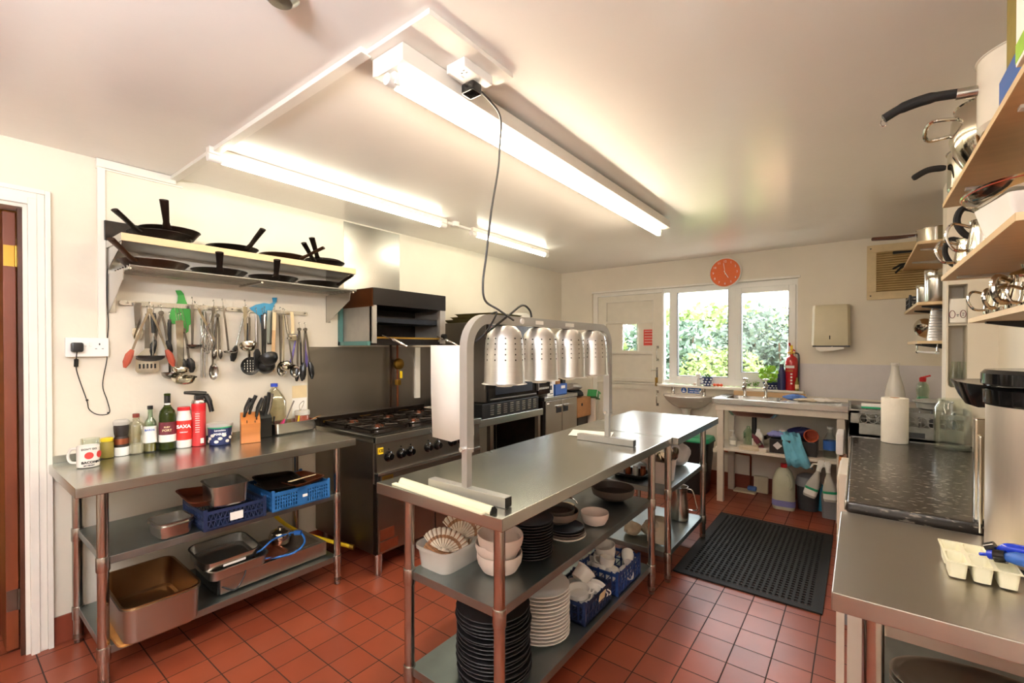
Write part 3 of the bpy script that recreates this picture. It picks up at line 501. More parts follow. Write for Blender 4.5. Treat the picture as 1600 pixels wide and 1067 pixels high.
c=(-2.74,1.0,Zl+.152); th=T('roasting_tin','upper stained roasting tin with a label, nested in the lower one','roasting tin',c); P(th,'tin',B().at(c,(0,8,2)).vessel(.25,.29,.06,r=.045),'steel'); P(th,'label_strip',B().at(c,(0,8,2)).box(.113,.1145,-.05,.06,.015,.038),'paper')
c=(-2.80,1.33,Zl+.10); th=T('saucepan','small shiny pan with curved lid on the warmer','pan',c); P(th,'bowl',B().lathe([(.05,0),(.06,.01),(.065,.05),(.055,.075),(.02,.088),(.001,.09)],28,c),'polished'); P(th,'knob',B().lathe([(.012,.088),(.014,.10),(.001,.104)],16,c),'steel')
c=(-2.72,1.22,Zl+.094); S('baking_tray','copper-coloured tray lying on the warming unit','baking tray',B().at(c).vessel(.2,.17,.015,taper=.008),'copper',c)
pts=smooth([(-2.70,1.10,Zl+.125),(-2.68,1.17,Zl+.15),(-2.72,1.26,Zl+.17),(-2.76,1.42,Zl+.15),(-2.66,1.41,Zl+.12),(-2.61,1.33,Zl+.10),(-2.62,1.24,Zl+.10),(-2.66,1.13,Zl+.11)],6)
t=T('hose','bright blue hose coiled over the warming unit','hose',(-2.7,1.25,Zl+.11)); P(t,'tube',B().tube(pts,.006,8),'hose_blue'); P(t,'connector',B().tube([(-2.76,1.40,Zl+.15),(-2.73,1.425,Zl+.15)],.014,10),'hose_blue')
# yellow gas pipe behind
t=T('gas_hose','yellow gas hose behind the left bench and cooker','gas pipe',(-3.08,1.6,.3)); P(t,'hose',B().tube(smooth([(-3.12,1.35,.62),(-3.10,1.42,.38),(-3.0,1.52,.25),(-2.80,1.62,.20),(-2.66,1.715,.16)]),.012,10),'yellow'); P(t,'end_fitting',B().cyl((-2.66,1.715,.16),(-2.635,1.73,.155),.017),'brass')
# ================================================================ WALL SOCKET AND WIRE
th=T('wall_socket','white double wall socket with a black plug, left of the utensil rail','socket',(XL,.52,1.47))
P(th,'back_box',B().box(XL,XL+.03,.44,.60,1.425,1.518,bev=.004),'white_plastic'); P(th,'face_plate',B().box(XL+.03,XL+.037,.438,.602,1.423,1.52,bev=.003),'upvc')
for y in (.505,.525): P(th,'rocker',B().box(XL+.037,XL+.041,y,y+.012,1.475,1.497,bev=.002),'upvc')
P(th,'slot',B().box(XL+.0365,XL+.0375,.563,.568,1.482,1.492).box(XL+.0365,XL+.0375,.548,.556,1.462,1.465).box(XL+.0365,XL+.0375,.574,.582,1.462,1.465),'slot_black')
th=T('plug','black mains plug in the left gang of the wall socket','plug',(XL+.04,.475,1.46)); P(th,'body',B().box(XL+.038,XL+.075,.455,.50,1.447,1.495,bev=.008),'black')
pts=smooth([(XL+.05,.478,1.447),(XL+.03,.478,1.40),(XL+.008,.485,1.34),(XL+.006,.52,1.20),(XL+.006,.53,1.15),(XL+.006,.565,1.12),(XL+.006,.608,1.125),(XL+.006,.60,1.19),(XL+.006,.582,1.275),(XL+.006,.60,1.41),(XL+.006,.603,1.52),(XL+.006,.607,1.60),(XL+.006,.602,1.75),(XL+.006,.606,1.95),(XL+.006,.606,2.0)],6)
P(th,'flex',B().tube(pts,.0022,6),'cable_black'); P(th,'ferrite',B().tube([(XL+.035,.478,1.41),(XL+.02,.479,1.375)],.009,10),'black'); P(th,'cable_knot',B().ball((XL+.008,.521,1.20),.006,8).ball((XL+.008,.603,1.125),.005,8),'cable_black')
# ================================================================ PAN SHELVES
th=T('wall_shelf','double steel wall shelf crowded with black frying pans','shelf',(XL,1.23,1.85))
P(th,'front_lip',B().box(-2.846,-2.839,.597,1.888,1.99,2.028,bev=.002),'lip_warm_reflection','steel front lip with its warm reflection painted tan')  # warm reflection on the metal lip is put into its base colour
P(th,'upper_shelf',B().box(XL+.002,-2.842,.60,1.885,1.99,1.996).box(XL+.002,-2.84,.597,.60,1.99,2.028).box(XL+.002,-2.84,1.885,1.888,1.99,2.028).box(XL+.002,-2.842,.60,1.885,2.022,2.028),'steel')
b=B(); 
for i in range(7): b.cyl((-3.13+.047*i,.63,1.872),(-3.13+.047*i,1.89,1.872),.009,10)
for y in (.63,1.25,1.865): b.box(XL+.002,-2.84,y-.006,y+.006,1.855,1.864)
P(th,'lower_rack',b,'steel')
for y0 in (.603,1.84): 
    P(th,'bracket',B().loft([[(XL+.002,y,1.655),(XL+.03,y,1.655),(-2.85,y,1.80),(-2.842,y,1.855),(XL+.002,y,1.855)] for y in (y0,y0+.004)]).box(XL+.002,XL+.005,y0,y0+.035,1.655,1.855),'steel')
    P(th,'upper_bracket',B().loft([[(XL+.002,y,1.882),(XL+.02,y,1.882),(-2.87,y,1.975),(-2.86,y,1.99),(XL+.002,y,1.99)] for y in (y0,y0+.004)]),'steel')
S('steel_plate','dark oblong plate against the wall at the left end of the shelf','metal plate',B().box(XL+.002,XL+.03,.59,.80,2.032,2.135,bev=.003),'iron',(XL,.69,2.03))
def frypan(label,c,r,hd,hl,h=.042,m='iron',rot=(0,0,0),lift=.55):
    th=T('frying_pan',label,'frying pan',c,group='black iron frying pans on the wall shelf')
    b=B().at(c,rot); b.lathe([(r*.72,0),(r*.78,.003),(r,h),(r+.003,h+.001),(r+.003,h+.003),(r-.003,h+.002),(r*.76,.006),(.001,.004)],36); P(th,'pan_body',b,m)
    a=R(hd); d=Vector((math.cos(a),math.sin(a),0)); s=Vector((-d.y,d.x,0)); p0=d*(r-.01)+Vector((0,0,h-.012)); up=Vector((0,0,lift))
    pts=[p0,p0+(d+up*.9)*hl*.25,p0+(d+up)*hl*.6,p0+(d+up)*hl]
    b=B().at(c,rot); rings=[]
    for p,wd in zip(pts,(.021,.014,.017,.020)):
        n=(d+up).normalized(); v=s.cross(n); rings.append([p+s*wd*math.cos(2*PI*i/10)+v*.009*math.sin(2*PI*i/10) for i in range(10)])
    b.loft(rings); P(th,'handle',b,m)
    return th
XP=-2.985
frypan('large black frying pan at the back left of the top shelf, handle pointing left',(XP-.01,.80,2.030),.145,-58,.13,.045)
frypan('black frying pan stacked in the large left one, handle standing up',(XP,.835,2.058),.135,-22,.10,.045,lift=1.2)
frypan('flat black frying pan in the middle of the top shelf, handle raised right',(XP,1.145,2.030),.135,15,.13,.032,lift=.8)
frypan('black frying pan third along the top shelf, handle crossing its neighbour',(XP,1.44,2.030),.135,35,.15,.032,'iron_brown',lift=.45)
frypan('rightmost black frying pan on the top shelf',(XP-.01,1.735,2.030),.135,-60,.12,.036,lift=.8)
frypan('small black pan tucked into the rightmost top pan, handle upright',(XP-.01,1.73,2.046),.115,-48,.12,.032,lift=1.0)
frypan('black frying pan leftmost on the lower rack, handle slanting left',(XP,.765,1.882),.15,-50,.14,.036,'iron_brown',lift=.55)
frypan('second black frying pan on the lower rack, handle upright',(XP,1.075,1.882),.14,-20,.08,.034,lift=1.1)
frypan('third black frying pan on the lower rack, handle upright',(XP,1.385,1.882),.14,-20,.085,.034,lift=1.1)
frypan('fourth black frying pan on the lower rack, below the shelf end',(XP,1.70,1.882),.14,30,.11,.034,lift=.6)
S('dark_oven_tray','dark tray lying flat between the two shelves','oven tray',B().box(XP-.11,XP+.11,1.21,1.36,1.922,1.935,bev=.004),'iron',(XP,1.28,1.922)) if 0 else None
# ================================================================ UTENSIL RAILS
XW=XL+.03
for y0,y1,lab_ in ((.648,1.158,'left flat steel utensil rail screwed to the wall'),(1.163,1.69,'right flat steel utensil rail screwed to the wall')):
    th=T('utensil_rail',lab_,'rail',(XL,(y0+y1)/2,1.71)); b=B(); k=8
    out=[(y0+.013-.013*math.sin(PI*i/k),1.711+.013*math.cos(PI*i/k)) for i in range(k+1)]+[(y1-.013+.013*math.sin(PI*i/k),1.711-.013*math.cos(PI*i/k)) for i in range(k+1)]
    b.prismx(out,XL+.014,XL+.018); P(th,'strip',b,'steel')
    for y in (y0+.035,y1-.02): P(th,'screw',B().cyl((XL,y,1.711),(XL+.021,y,1.711),.006),'steel_dark')
def U(name,label,y,z,dx=0,tilt=0):
    th=T(name,label,'utensil',(XW+dx,y,z),world=False); th.rotation_euler=(R(tilt),0,0); return th
def hook(th,zl=.0): P(th,'hook',B().tube(smooth([(-.012,0,.035),(-.004,0,.045),(.004,0,.035),(.003,0,.012),(0,0,0)]),.0016,6),'chrome')
def strap(b,z0,z1,w0,w1=None,t=.0018,x=0,bow=0): 
    w1=(w1 or w0)*1.35; w0=w0*1.3; return b.loft([[(x-t+q,-ww/2,zz),(x+t+q,-ww/2,zz),(x+t+q,ww/2,zz),(x-t+q,ww/2,zz)] for zz,ww,q in ((z0,w0,0),((z0+z1)/2,(w0+w1)/2,bow),(z1,w1,0))])
def bowlshape(b,c,r,d,sy=1,tx=0): 
    x,y,z=c; return b.loft([[(x+rr_*math.cos(2*PI*i/20)+tx*0,y+sy*rr_*math.sin(2*PI*i/20),z+zz) for i in range(20)] for rr_,zz in ((r,0),(r*.93,-d*.45),(r*.7,-d*.8),(r*.3,-d),(r*.02,-d*1.02),(r*.02,-d*.98),(r*.66,-d*.74),(r*.88,-d*.42),(r*.95,0))],False,False)
def ladle(label,y,z,L,r,m='tool_steel',hm=None,hl=.0,dx=0,tilt=0,w=.014,face=0,rim=.6):
    th=U('ladle',label,y,z,dx,tilt); hook(th); b=B(); strap(b,0,-L,w,.008,bow=.004); P(th,'shaft',b,m)
    r*=1.12; b=B().at((r*.8,0,-L),(0,face,0)); bowlshape(b,(0,0,0),r,r*rim*1.25); P(th,'bowl',b,m)
    if hm: P(th,'grip',B().tube([(0,0,-.005),(0,0,-.02),(0,0,-hl)],[.007,.010,.008],10),hm)
    return th
def spoon(label,y,z,L,rw,rh,m='tool_steel',hm=None,hl=.1,dx=0,tilt=0,holes=False,w=.010,name='serving_spoon'):
    th=U(name,label,y,z,dx,tilt); hook(th); b=B(); strap(b,0,-L,w,.008); P(th,'shaft',b,'tool_steel' if m=='black' else m)
    b=B(); b.loft([[(.012*k*(1-0)+.006,rw*s_*math.cos(2*PI*i/22),-L-rh*.9+rh*s_*math.sin(2*PI*i/22)) for i in range(22)] for s_,k in ((1,1),(.75,.45),(.4,.1),(.02,0))],False,False)
    b.loft([[(.012*k+.0035,rw*s_*math.cos(2*PI*i/22),-L-rh*.9+rh*s_*math.sin(2*PI*i/22)) for i in range(22)] for s_,k in ((1,1.18),(.75,.45),(.4,.1),(.02,0))],False,False); P(th,'bowl',b,m)
    if hm: P(th,'grip',B().tube([(0,0,0),(0,0,-.02),(0,0,-hl)],[.007,.011,.008],10),hm)
    if holes:
        b=B()
        for i in range(-2,3):
            for j in range(-2,3):
                if i*i+j*j<7: b.box(.0105,.0125,i*rw*.28-.002,i*rw*.28+.002,-L-rh*.9+j*rh*.28-.0045,-L-rh*.9+j*rh*.28+.0045)
        P(th,'slots',b,'wall')
    return th
def tongs(label,y,z,L,a,m='tool_steel',tip='black',tl=.07,tw=.011,dx=0,tilt=0,gw=.009):
    th=U('tongs',label,y,z,dx,tilt); hook(th); tw*=1.3; gw*=1.35; P(th,'hinge',B().cyl((-.008,0,-.004),(.008,0,-.004),.012,14),m)
    for s in (1,-1):
        e=Vector((0,s*math.sin(R(a)),-math.cos(R(a)))); p=e*(L-tl); q=e*L
        P(th,'arm',B().loft([[(-.004,y_-gw/2*.9,z_),(.004,y_-gw/2*.9,z_),(.004,y_+gw/2*.9,z_),(-.004,y_+gw/2*.9,z_)] for y_,z_ in ((0,0),(p.y*.4+s*.004,p.z*.4),(p.y,p.z))]),m)
        b=B(); c1=[p,p+(q-p)*.3+Vector((0,s*.003,0)),p+(q-p)*.7+Vector((0,s*.002,0)),q]; b.tube(c1,[tw*.5,tw,tw*.95,tw*.35],10); P(th,'tip',b,tip)
    return th
ZR=1.695
# left rail, left to right
th=U('vegetable_peeler','folded steel opener leftmost on the left rail',.722,1.715,.005,0); b=B(); strap(b,0,-.14,.026,.016,.003); P(th,'handle',b,'tool_steel'); P(th,'blade',B().loft([rr(.008,.045,.003,-.14),rr(.008,.05,.003,-.17),rr(.006,.034,.003,-.20)]),'polished')
th=U('spatula','steel fish turner with wide slotted blade, hanging behind red-tipped tongs',.762,1.655,.012); hook(th); b=B(); strap(b,0,-.20,.012,.018); P(th,'shaft',b,'tool_steel'); b=B(); b.prismx([(-.01,-.19),(.01,-.19),(.05,-.235),(.053,-.31),(.045,-.322),(-.045,-.322),(-.053,-.31),(-.05,-.235)],.0,.003); P(th,'blade',b,'polished')
b=B(); [b.loft([rr(.002,.009,.0009,0)]) if 0 else b.box(.0028,.004,-.034+.017*i-.004,-.034+.017*i+.004,-.30,-.275) for i in range(5)]; P(th,'slots',b,'slot_black')
th=U('turner','black scoop-shaped turner in front of the steel fish turner',.786,1.66,.03); hook(th); P(th,'grip',B().tube([(0,0,0),(0,0,-.02),(0,0,-.11)],[.009,.013,.010],10),'black'); P(th,'shaft',B().cyl((0,0,-.10),(0,-.004,-.235),.003),'tool_steel'); b=B().at((.01,-.016,-.235)); bowlshape(b,(0,0,0),.062,.03,1.05); P(th,'blade',b,'black')
tongs('open steel tongs with orange-red silicone tips at the left',.764,1.675,.33,19,'polished','orange_sil',.10,.014,dx=.05)
tongs('steel tongs with black tips and a black hanging ring',.825,1.668,.25,10,'tool_steel','black',.09,.012,dx=.012)
ladle('large steel ladle with a round bowl, lowest on the left rail',.905,1.625,.32,.055,'polished',dx=.055,w=.02,face=8,rim=.55)
ladle('medium steel ladle just above the large ladle bowl',.885,1.62,.265,.036,'polished',dx=.085,w=.022,face=8)
ladle('black-handled steel ladle behind the large steel one',.866,1.63,.30,.045,'tool_steel','black',.16,dx=.004)
th=U('palette_board','green heart-shaped plastic spoon rest on the left rail',.932,1.80,-.004); b=B(); o=[(-.03,0),(-.005,.003),(.01,-.015),(.018,-.05),(.03,-.08),(.055,-.12),(.062,-.15),(.052,-.185),(.035,-.20),(.032,-.235),(.015,-.25),(-.005,-.24),(-.01,-.20),(-.03,-.195),(-.055,-.19),(-.062,-.15),(-.05,-.11),(-.03,-.09),(-.02,-.06),(-.018,-.03)]; b.prismx(o,-.018,-.012); P(th,'blade',b,'green_sil')
for i,(y_,t_) in enumerate(((.885,8),(.90,13),(.915,12))): 
    th=U('skewer_hook',['leftmost','middle','rightmost'][i]+' thin wire skewer slanting over the green spoon rest',y_,1.71,.02+.004*i,t_); P(th,'wire',B().tube([(0,0,0),(0,0,-.13)],.0014,6),'chrome')
tongs('steel tongs with broad black tips right of the big ladle',.925,1.575,.255,5,'tool_steel','black',.085,.018,dx=.03,tilt=4)
ladle('small steel ladle hanging high on the left rail',.972,1.722,.235,.036,'tool_steel',dx=.02,w=.016,rim=.5)
th=U('skimmer','steel straining spoon on a long slanting handle',1.0,1.70,.03,24); b=B(); strap(b,0,-.21,.010); P(th,'shaft',b,'polished'); hook(th)
th=U('balloon_whisk','wire balloon whisk with a steel barrel grip',1.035,1.685,.015,4); hook(th); P(th,'grip',B().cyl((0,0,0),(0,0,-.10),.010,14),'tool_steel')
b=B()
for k in range(6):
    a=PI*k/6; w_=.035; b.tube(smooth([(0,0,-.09),(w_*.8*math.cos(a),w_*.8*math.sin(a),-.15),(w_*math.cos(a),w_*math.sin(a),-.20),(0,0,-.255),(-w_*math.cos(a),-w_*math.sin(a),-.20),(-w_*.8*math.cos(a),-w_*.8*math.sin(a),-.15),(0,0,-.09)],4),.0012,5)
P(th,'wires',b,'chrome')
th=U('balloon_whisk','smaller wire whisk tangled beside the barrel-grip whisk',1.058,1.62,.035,-10); b=B()
for k in range(5):
    a=PI*k/5; w_=.026; b.tube(smooth([(0,0,0),(w_*.8*math.cos(a),w_*.8*math.sin(a),-.07),(w_*math.cos(a),w_*math.sin(a),-.12),(0,0,-.17),(-w_*math.cos(a),-w_*math.sin(a),-.12),(-w_*.8*math.cos(a),-w_*.8*math.sin(a),-.07),(0,0,0)],4),.0012,5)
P(th,'wires',b,'chrome'); P(th,'grip',B().cyl((0,0,-.0),(0,0,.055),.006,10),'tool_steel')
for i,y_ in enumerate((1.024,1.04)): 
    th=U('sharpening_rod',['left','right'][i]+' one of two thin steel rods below the whisks',y_,1.60,.0+.004*i); P(th,'rod',B().cyl((0,0,0),(0,0,-.31),.0045,8),'tool_steel'); hook(th)
spoon('long steel serving spoon, lowest at the right end of the left rail',1.083,1.715,.345,.026,.05,'tool_steel',dx=.02,w=.016,tilt=-1)
tongs('narrow all-steel tongs at the right end of the left rail',1.10,1.668,.27,3,'tool_steel','tool_steel',.06,.009,dx=.03)
ladle('shallow steel ladle on a curved handle between the two rails',1.135,1.725,.275,.034,'tool_steel',dx=.02,w=.008,tilt=6,rim=.4)
# right rail
th=U('scraper','black silicone scraper with a steel shaft slanting left',1.262,1.70,.01,-13); hook(th); P(th,'shaft',B().cyl((0,0,0),(0,0,-.24),.004),'tool_steel'); P(th,'blade',B().loft([rr(.008,.016,.003,-.225),rr(.012,.034,.005,-.25),rr(.012,.036,.005,-.30),rr(.006,.02,.003,-.325)]),'black')
ladle('dull tan ladle with a deep bowl, leftmost on the right rail',1.256,1.728,.235,.043,'polished',dx=.03,w=.02,face=-25,rim=.8)
th=U('basting_brush','thick black-handled brush on the right rail',1.283,1.625,.01); hook(th); P(th,'grip',B().tube([(0,0,0),(0,0,-.02),(0,0,-.12)],[.010,.014,.011],10),'black'); P(th,'shaft',B().cyl((0,0,-.12),(0,0,-.22),.0035),'tool_steel')
spoon('black round slotted skimmer on the right rail',1.275,1.66,.255,.06,.058,'black',dx=.045,tilt=0,holes=True,name='skimmer')
th=U('spatula','black silicone spatula hanging in front of the skimmer',1.308,1.68,.065,1); hook(th); P(th,'grip',B().tube([(0,0,0),(0,0,-.08),(0,0,-.22)],[.007,.010,.009],10),'steel_dark'); P(th,'blade',B().loft([rr(.008,.02,.003,-.22),rr(.010,.044,.005,-.245),rr(.010,.044,.005,-.32),rr(.006,.03,.003,-.345)]),'black')
ladle('black plastic ladle with steel shaft, front one of two',1.352,1.69,.28,.05,'black','tool_steel',.10,dx=.085,face=-38,rim=.75)
ladle('black plastic ladle hanging behind the front black ladle',1.372,1.685,.33,.05,'black','black',.10,dx=.005,face=-38,rim=.75)
th=U('fish_mould','bright blue fish-shaped silicone rest on the right rail',1.40,1.80,-.002); b=B(); o=[(.045,.005),(.075,.008),(.072,-.02),(.055,-.045),(.045,-.075),(.02,-.11),(.0,-.165),(-.03,-.17),(-.035,-.14),(-.04,-.12),(-.085,-.09),(-.10,-.075),(-.06,-.05),(-.01,-.035),(.03,-.038),(.05,-.025)]; b.prismx(o,-.016,-.008); P(th,'blade',b,'blue_sil')
th=U('palette_knife','steel grater strip hanging right of the blue fish rest',1.415,1.715,.012); b=B(); strap(b,0,-.22,.026,.026,.003); P(th,'blade',b,'galv'); P(th,'edge_trim',B().box(-.003,.003,-.015,.015,-.225,-.215),'tool_steel')
th=U('palette_knife','wooden-bladed spatula with a cream handle on the right rail',1.438,1.705,.03,-2); hook(th); P(th,'handle',B().loft([rr(.008,.024,.003,0),rr(.010,.026,.004,-.06),rr(.008,.022,.003,-.12)]),'cream_paper'); P(th,'blade',B().loft([rr(.004,.022,.0015,-.12),rr(.004,.026,.0015,-.37),rr(.003,.024,.001,-.395)]),'shelf_wood')
spoon('steel serving spoon with a dark bowl, fifth from the right end',1.487,1.70,.33,.034,.05,'tool_steel',dx=.01,w=.02)
ladle('polished steel ladle over the dark-bowled spoon',1.492,1.69,.34,.033,'polished',dx=.04,w=.008,face=-60,rim=.6)
th=spoon('steel basting spoon with a shiny grip, slanting right',1.512,1.685,.34,.034,.045,'tool_steel',dx=.03,w=.008,tilt=8); P(th,'grip',B().cyl((0,0,0),(0,0,-.12),.009,12),'polished')
th=U('can_opener','steel can opener with a cream hook bar near the right end',1.56,1.715,.018,2); b=B(); strap(b,0,-.15,.016,.016,.002,bow=.006); P(th,'bar',b,'cream_paper'); b=B(); b.box(-.008,.012,-.03,.025,-.20,-.16,bev=.005); P(th,'jaw',b,'polished'); P(th,'key',B().lathe([(.016,-.004),(.016,.004)],16,(.012,-.03,-.18)),'tool_steel')
tongs('black-tipped steel tongs, second from the right end',1.606,1.60,.365,3,'tool_steel','black',.11,.013,dx=.03,tilt=0)
tongs('black-tipped steel tongs at the far right end of the rail',1.635,1.60,.355,5,'tool_steel','black',.12,.015,dx=.055,tilt=3)
th=U('peeling_knife','purple-handled tool behind the right-hand tongs',1.60,1.56,.008,-12); P(th,'handle',B().tube([(0,0,0),(0,0,-.10),(0,0,-.2)],[.005,.006,.011],8),'purple')
th=U('scraper','purple-edged scraper behind the far right tongs',1.655,1.55,.01,3); P(th,'handle',B().loft([rr(.006,.012,.002,0),rr(.008,.014,.003,-.10),rr(.006,.03,.002,-.16),rr(.005,.02,.002,-.22)]),'purple')
# ================================================================ WALL PANELS, COOKER LINE
S('steel_splashback','tall polished steel sheet on the wall above the grill','steel sheet',B().box(XL,XL+.003,1.987,2.52,1.90,ZC-.012),'steel',(XL,2.25,1.9))
S('steel_splashback','wide steel sheet on the wall behind the cooker burners','steel sheet',B().box(XL+.001,XL+.003,1.697,2.94,.93,1.475),'splash',(XL,2.2,.93))
th=T('white_trunking','white vertical board strip between splashback and oven','trunking',(XL,2.70,1.2)); P(th,'board',B().box(XL+.003,XL+.02,2.68,2.735,1.02,1.47),'gloss_white')
# cooker
th=T('range_cooker','six-burner stainless range cooker with black control knobs','cooker',(-2.78,2.23,0))
x0,x1,y0,y1=-3.145,-2.425,1.755,2.735
P(th,'body',B().box(x0,x1-.02,y0,y1,.145,.86),'steel_brush'); P(th,'side_panel',B().box(x0,x1-.03,y0-.004,y0,.15,.86),'range_panel')
P(th,'top_rim',B().box(x0+.02,x1+.008,y0-.012,y1+.01,.862,.905,bev=.004).box(x1-.02,x1+.012,y0-.012,y1+.01,.855,.905,bev=.006),'steel_top')
P(th,'hob_plate',B().box(x0+.05,x1-.06,y0+.015,y1-.015,.905,.912),'iron')
P(th,'rear_upstand',B().box(x0,x0+.06,y0-.005,y1+.005,.862,.965,bev=.003),'iron')
P(th,'rear_vent',B().box(x0+.061,x0+.066,y0+.02,y0+.10,.925,.94).box(x0+.061,x0+.066,y0+.32,y0+.42,.925,.94).box(x0+.061,x0+.066,y0+.7,y0+.8,.925,.94),'brass')
P(th,'control_panel',B().prismy([(x1-.02,.675),(x1+.004,.675),(x1-.006,.855),(x1-.02,.855)],y0,y1),'range_panel')
P(th,'ledge',B().box(x1-.02,x1+.018,y0,y1,.655,.676,bev=.003),'steel_top'); P(th,'lower_trim',B().box(x1-.02,x1+.010,y0+.005,y1,.60,.655,bev=.003),'range_panel')
P(th,'hinge_block',B().box(x1-.02,x1+.016,y0-.003,y0+.02,.60,.665,bev=.003),'black')
for i in range(3):
    for j in range(2):
        cx=x0+.20+.30*j; cy=y0+.175+.315*i
        g=B(); 
        for s in (-1,1): g.box(cx-.135,cx+.135,cy+s*.140-.006,cy+s*.140+.006,.925,.938); g.box(cx+s*.129-.006,cx+s*.129+.006,cy-.14,cy+.14,.925,.938)
        for k in range(8):
            a=PI*k/4+PI/8; g.tube([(cx+.045*math.cos(a),cy+.045*math.sin(a),.936),(cx+.13*math.cos(a),cy+.135*math.sin(a),.932)],.0065,6)
        for sx in (-1,1):
            for sy in (-1,1): g.box(cx+sx*.129-.008,cx+sx*.129+.008,cy+sy*.14-.008,cy+sy*.14+.008,.912,.926)
        P(th,'pan_support',g,'iron'); bu=P(th,'burner',B().lathe([(.05,.912),(.048,.922),(.036,.926)],24,(cx,cy,0)),'steel'); P(bu,'burner_cap',B().lathe([(.036,.926),(.036,.932),(.03,.935),(.001,.935)],24,(cx,cy,0)),'copper')
for i,y in enumerate((1.845,1.945,2.025,2.185,2.275,2.42,2.52)):
    k=P(th,'knob',B().at((x1+.0,y,.765),(0,90,0)).lathe([(.034,-.002),(.034,.006),(.024,.010),(.022,.034),(.019,.037),(.001,.037)],20),'black_gloss'); P(k,'pointer',B().box(x1+.036,x1+.042,y-.004,y+.004,.748,.785,bev=.001).ball((x1+.006,y,.812),.006,8),'black_gloss')
P(th,'ce_label',B().box(x1-.003,x1+.006,y0+.012,y0+.048,.79,.83),'label_yellow','small yellow label with black letters'); text('CE',.026,'black',th,(x1+.0068,y0+.030,.81),(90,0,90),bold=.0008)
P(th,'maker_plate',B().box(x1+.010,x1+.0118,y0+.035,y0+.12,.612,.645),'brass'); text('ZANUSSI',.017,'black',th,(x1+.0125,y0+.078,.628),(90,0,90))
for a,c_ in ((y0+.006,2.245),(2.255,y1-.006)):
    P(th,'oven_door',B().box(x1-.02,x1+.008,a,c_,.15,.595,bev=.004),'range_panel')
P(th,'stuck_label',B().box(x1+.008,x1+.0092,y0+.02,y0+.13,.235,.305),'copper'); P(th,'stuck_label',B().box(x1+.008,x1+.0092,y0+.02,y0+.16,.165,.225),'copper')
P(th,'side_strip',B().box(x1-.03,x1-.004,y0-.005,y0+.004,.15,.60),'iron')
for x in (x0+.06,x1-.045):
    for y in (y0+.04,y1-.04): P(th,'leg',B().lathe([(.02,0),(.026,.005),(.03,.145)],16,(x,y,0)),'steel_leg')
# wall grill (salamander)
th=T('wall_grill','dark heat-stained open-fronted grill fixed on the wall over the cooker','grill',(-2.95,2.3,1.49))
gy0,gy1,gx=1.965,2.68,-2.75
P(th,'side_panel',B().box(XL+.01,gx-.02,gy0,gy0+.012,1.51,1.80),'hood_grey'); P(th,'side_panel',B().box(XL+.01,gx-.02,gy1-.012,gy1,1.51,1.80),'hood_grey')
P(th,'heat_stained_top_side',B().box(XL+.01,gx-.005,gy0-.003,gy0+.012,1.765,1.895),'hood_heat','brown heat-stained upper side')
P(th,'top_hood',B().box(XL+.01,gx,gy0,gy1,1.775,1.90,bev=.004),'hood_dark')
P(th,'back_panel',B().box(XL+.01,XL+.03,gy0,gy1,1.49,1.80),'iron'); P(th,'front_post',B().box(gx-.045,gx-.005,gy0,gy0+.035,1.50,1.775,bev=.002),'hood_grey'); P(th,'front_post',B().box(gx-.045,gx-.005,gy1-.06,gy1,1.50,1.775,bev=.002),'hood_grey')
P(th,'inner_cavity',B().box(XL+.03,gx-.06,gy0+.012,gy1-.012,1.69,1.70).box(XL+.03,gx-.03,gy0+.012,gy1-.012,1.515,1.535),'iron')
P(th,'burner_screen',B().box(XL+.05,gx-.05,gy0+.03,gy1-.03,1.655,1.69),'heat_blue'); P(th,'drip_rail',B().box(gx-.05,gx-.012,gy0+.04,gy1-.06,1.535,1.548),'brass'); P(th,'bottom_panel',B().box(XL+.03,gx-.012,gy0+.03,gy1-.03,1.49,1.515),'iron')
P(th,'mount_frame',B().box(XL+.003,gx-.03,gy0-.03,gy0-.002,1.485,1.515).box(XL+.003,XL+.03,gy0-.03,gy0-.002,1.485,1.78),'teal_frame','green-grey mounting frame')
for y in (gy0+.10,gy1-.07):
    h=P(th,'handle',B().tube(smooth([(gx-.03,y,1.56),(gx+.05,y+.03,1.53),(gx+.15,y+.08,1.475)]),[.004]*5+[.010]*4+[.008]*2,10),'chrome')
P(th,'knob',B().at((gx-.005,gy1-.03,1.56),(0,90,0)).lathe([(.024,0),(.022,.03),(.001,.032)],16),'black')
# gas pipe and valve behind the cooker
th=T('gas_pipe','brown gas pipe with round regulator and yellow tag on the splashback','gas pipe',(XL+.04,2.45,1.2))
P(th,'pipe',B().tube([(XL+.035,2.40,.97),(XL+.035,2.40,1.50)],.009,8),'iron_brown'); P(th,'pipe',B().tube([(XL+.035,2.47,.97),(XL+.035,2.47,1.49)],.009,8),'copper'); P(th,'regulator',B().at((XL+.04,2.475,1.33),(0,90,0)).lathe([(.045,-.01),(.05,.0),(.045,.02),(.015,.035)],20),'brass'); P(th,'tag',B().box(XL+.06,XL+.063,2.475,2.50,1.21,1.27),'label_yellow'); P(th,'valve',B().box(XL+.02,XL+.06,2.45,2.49,1.15,1.20,bev=.006),'brass')
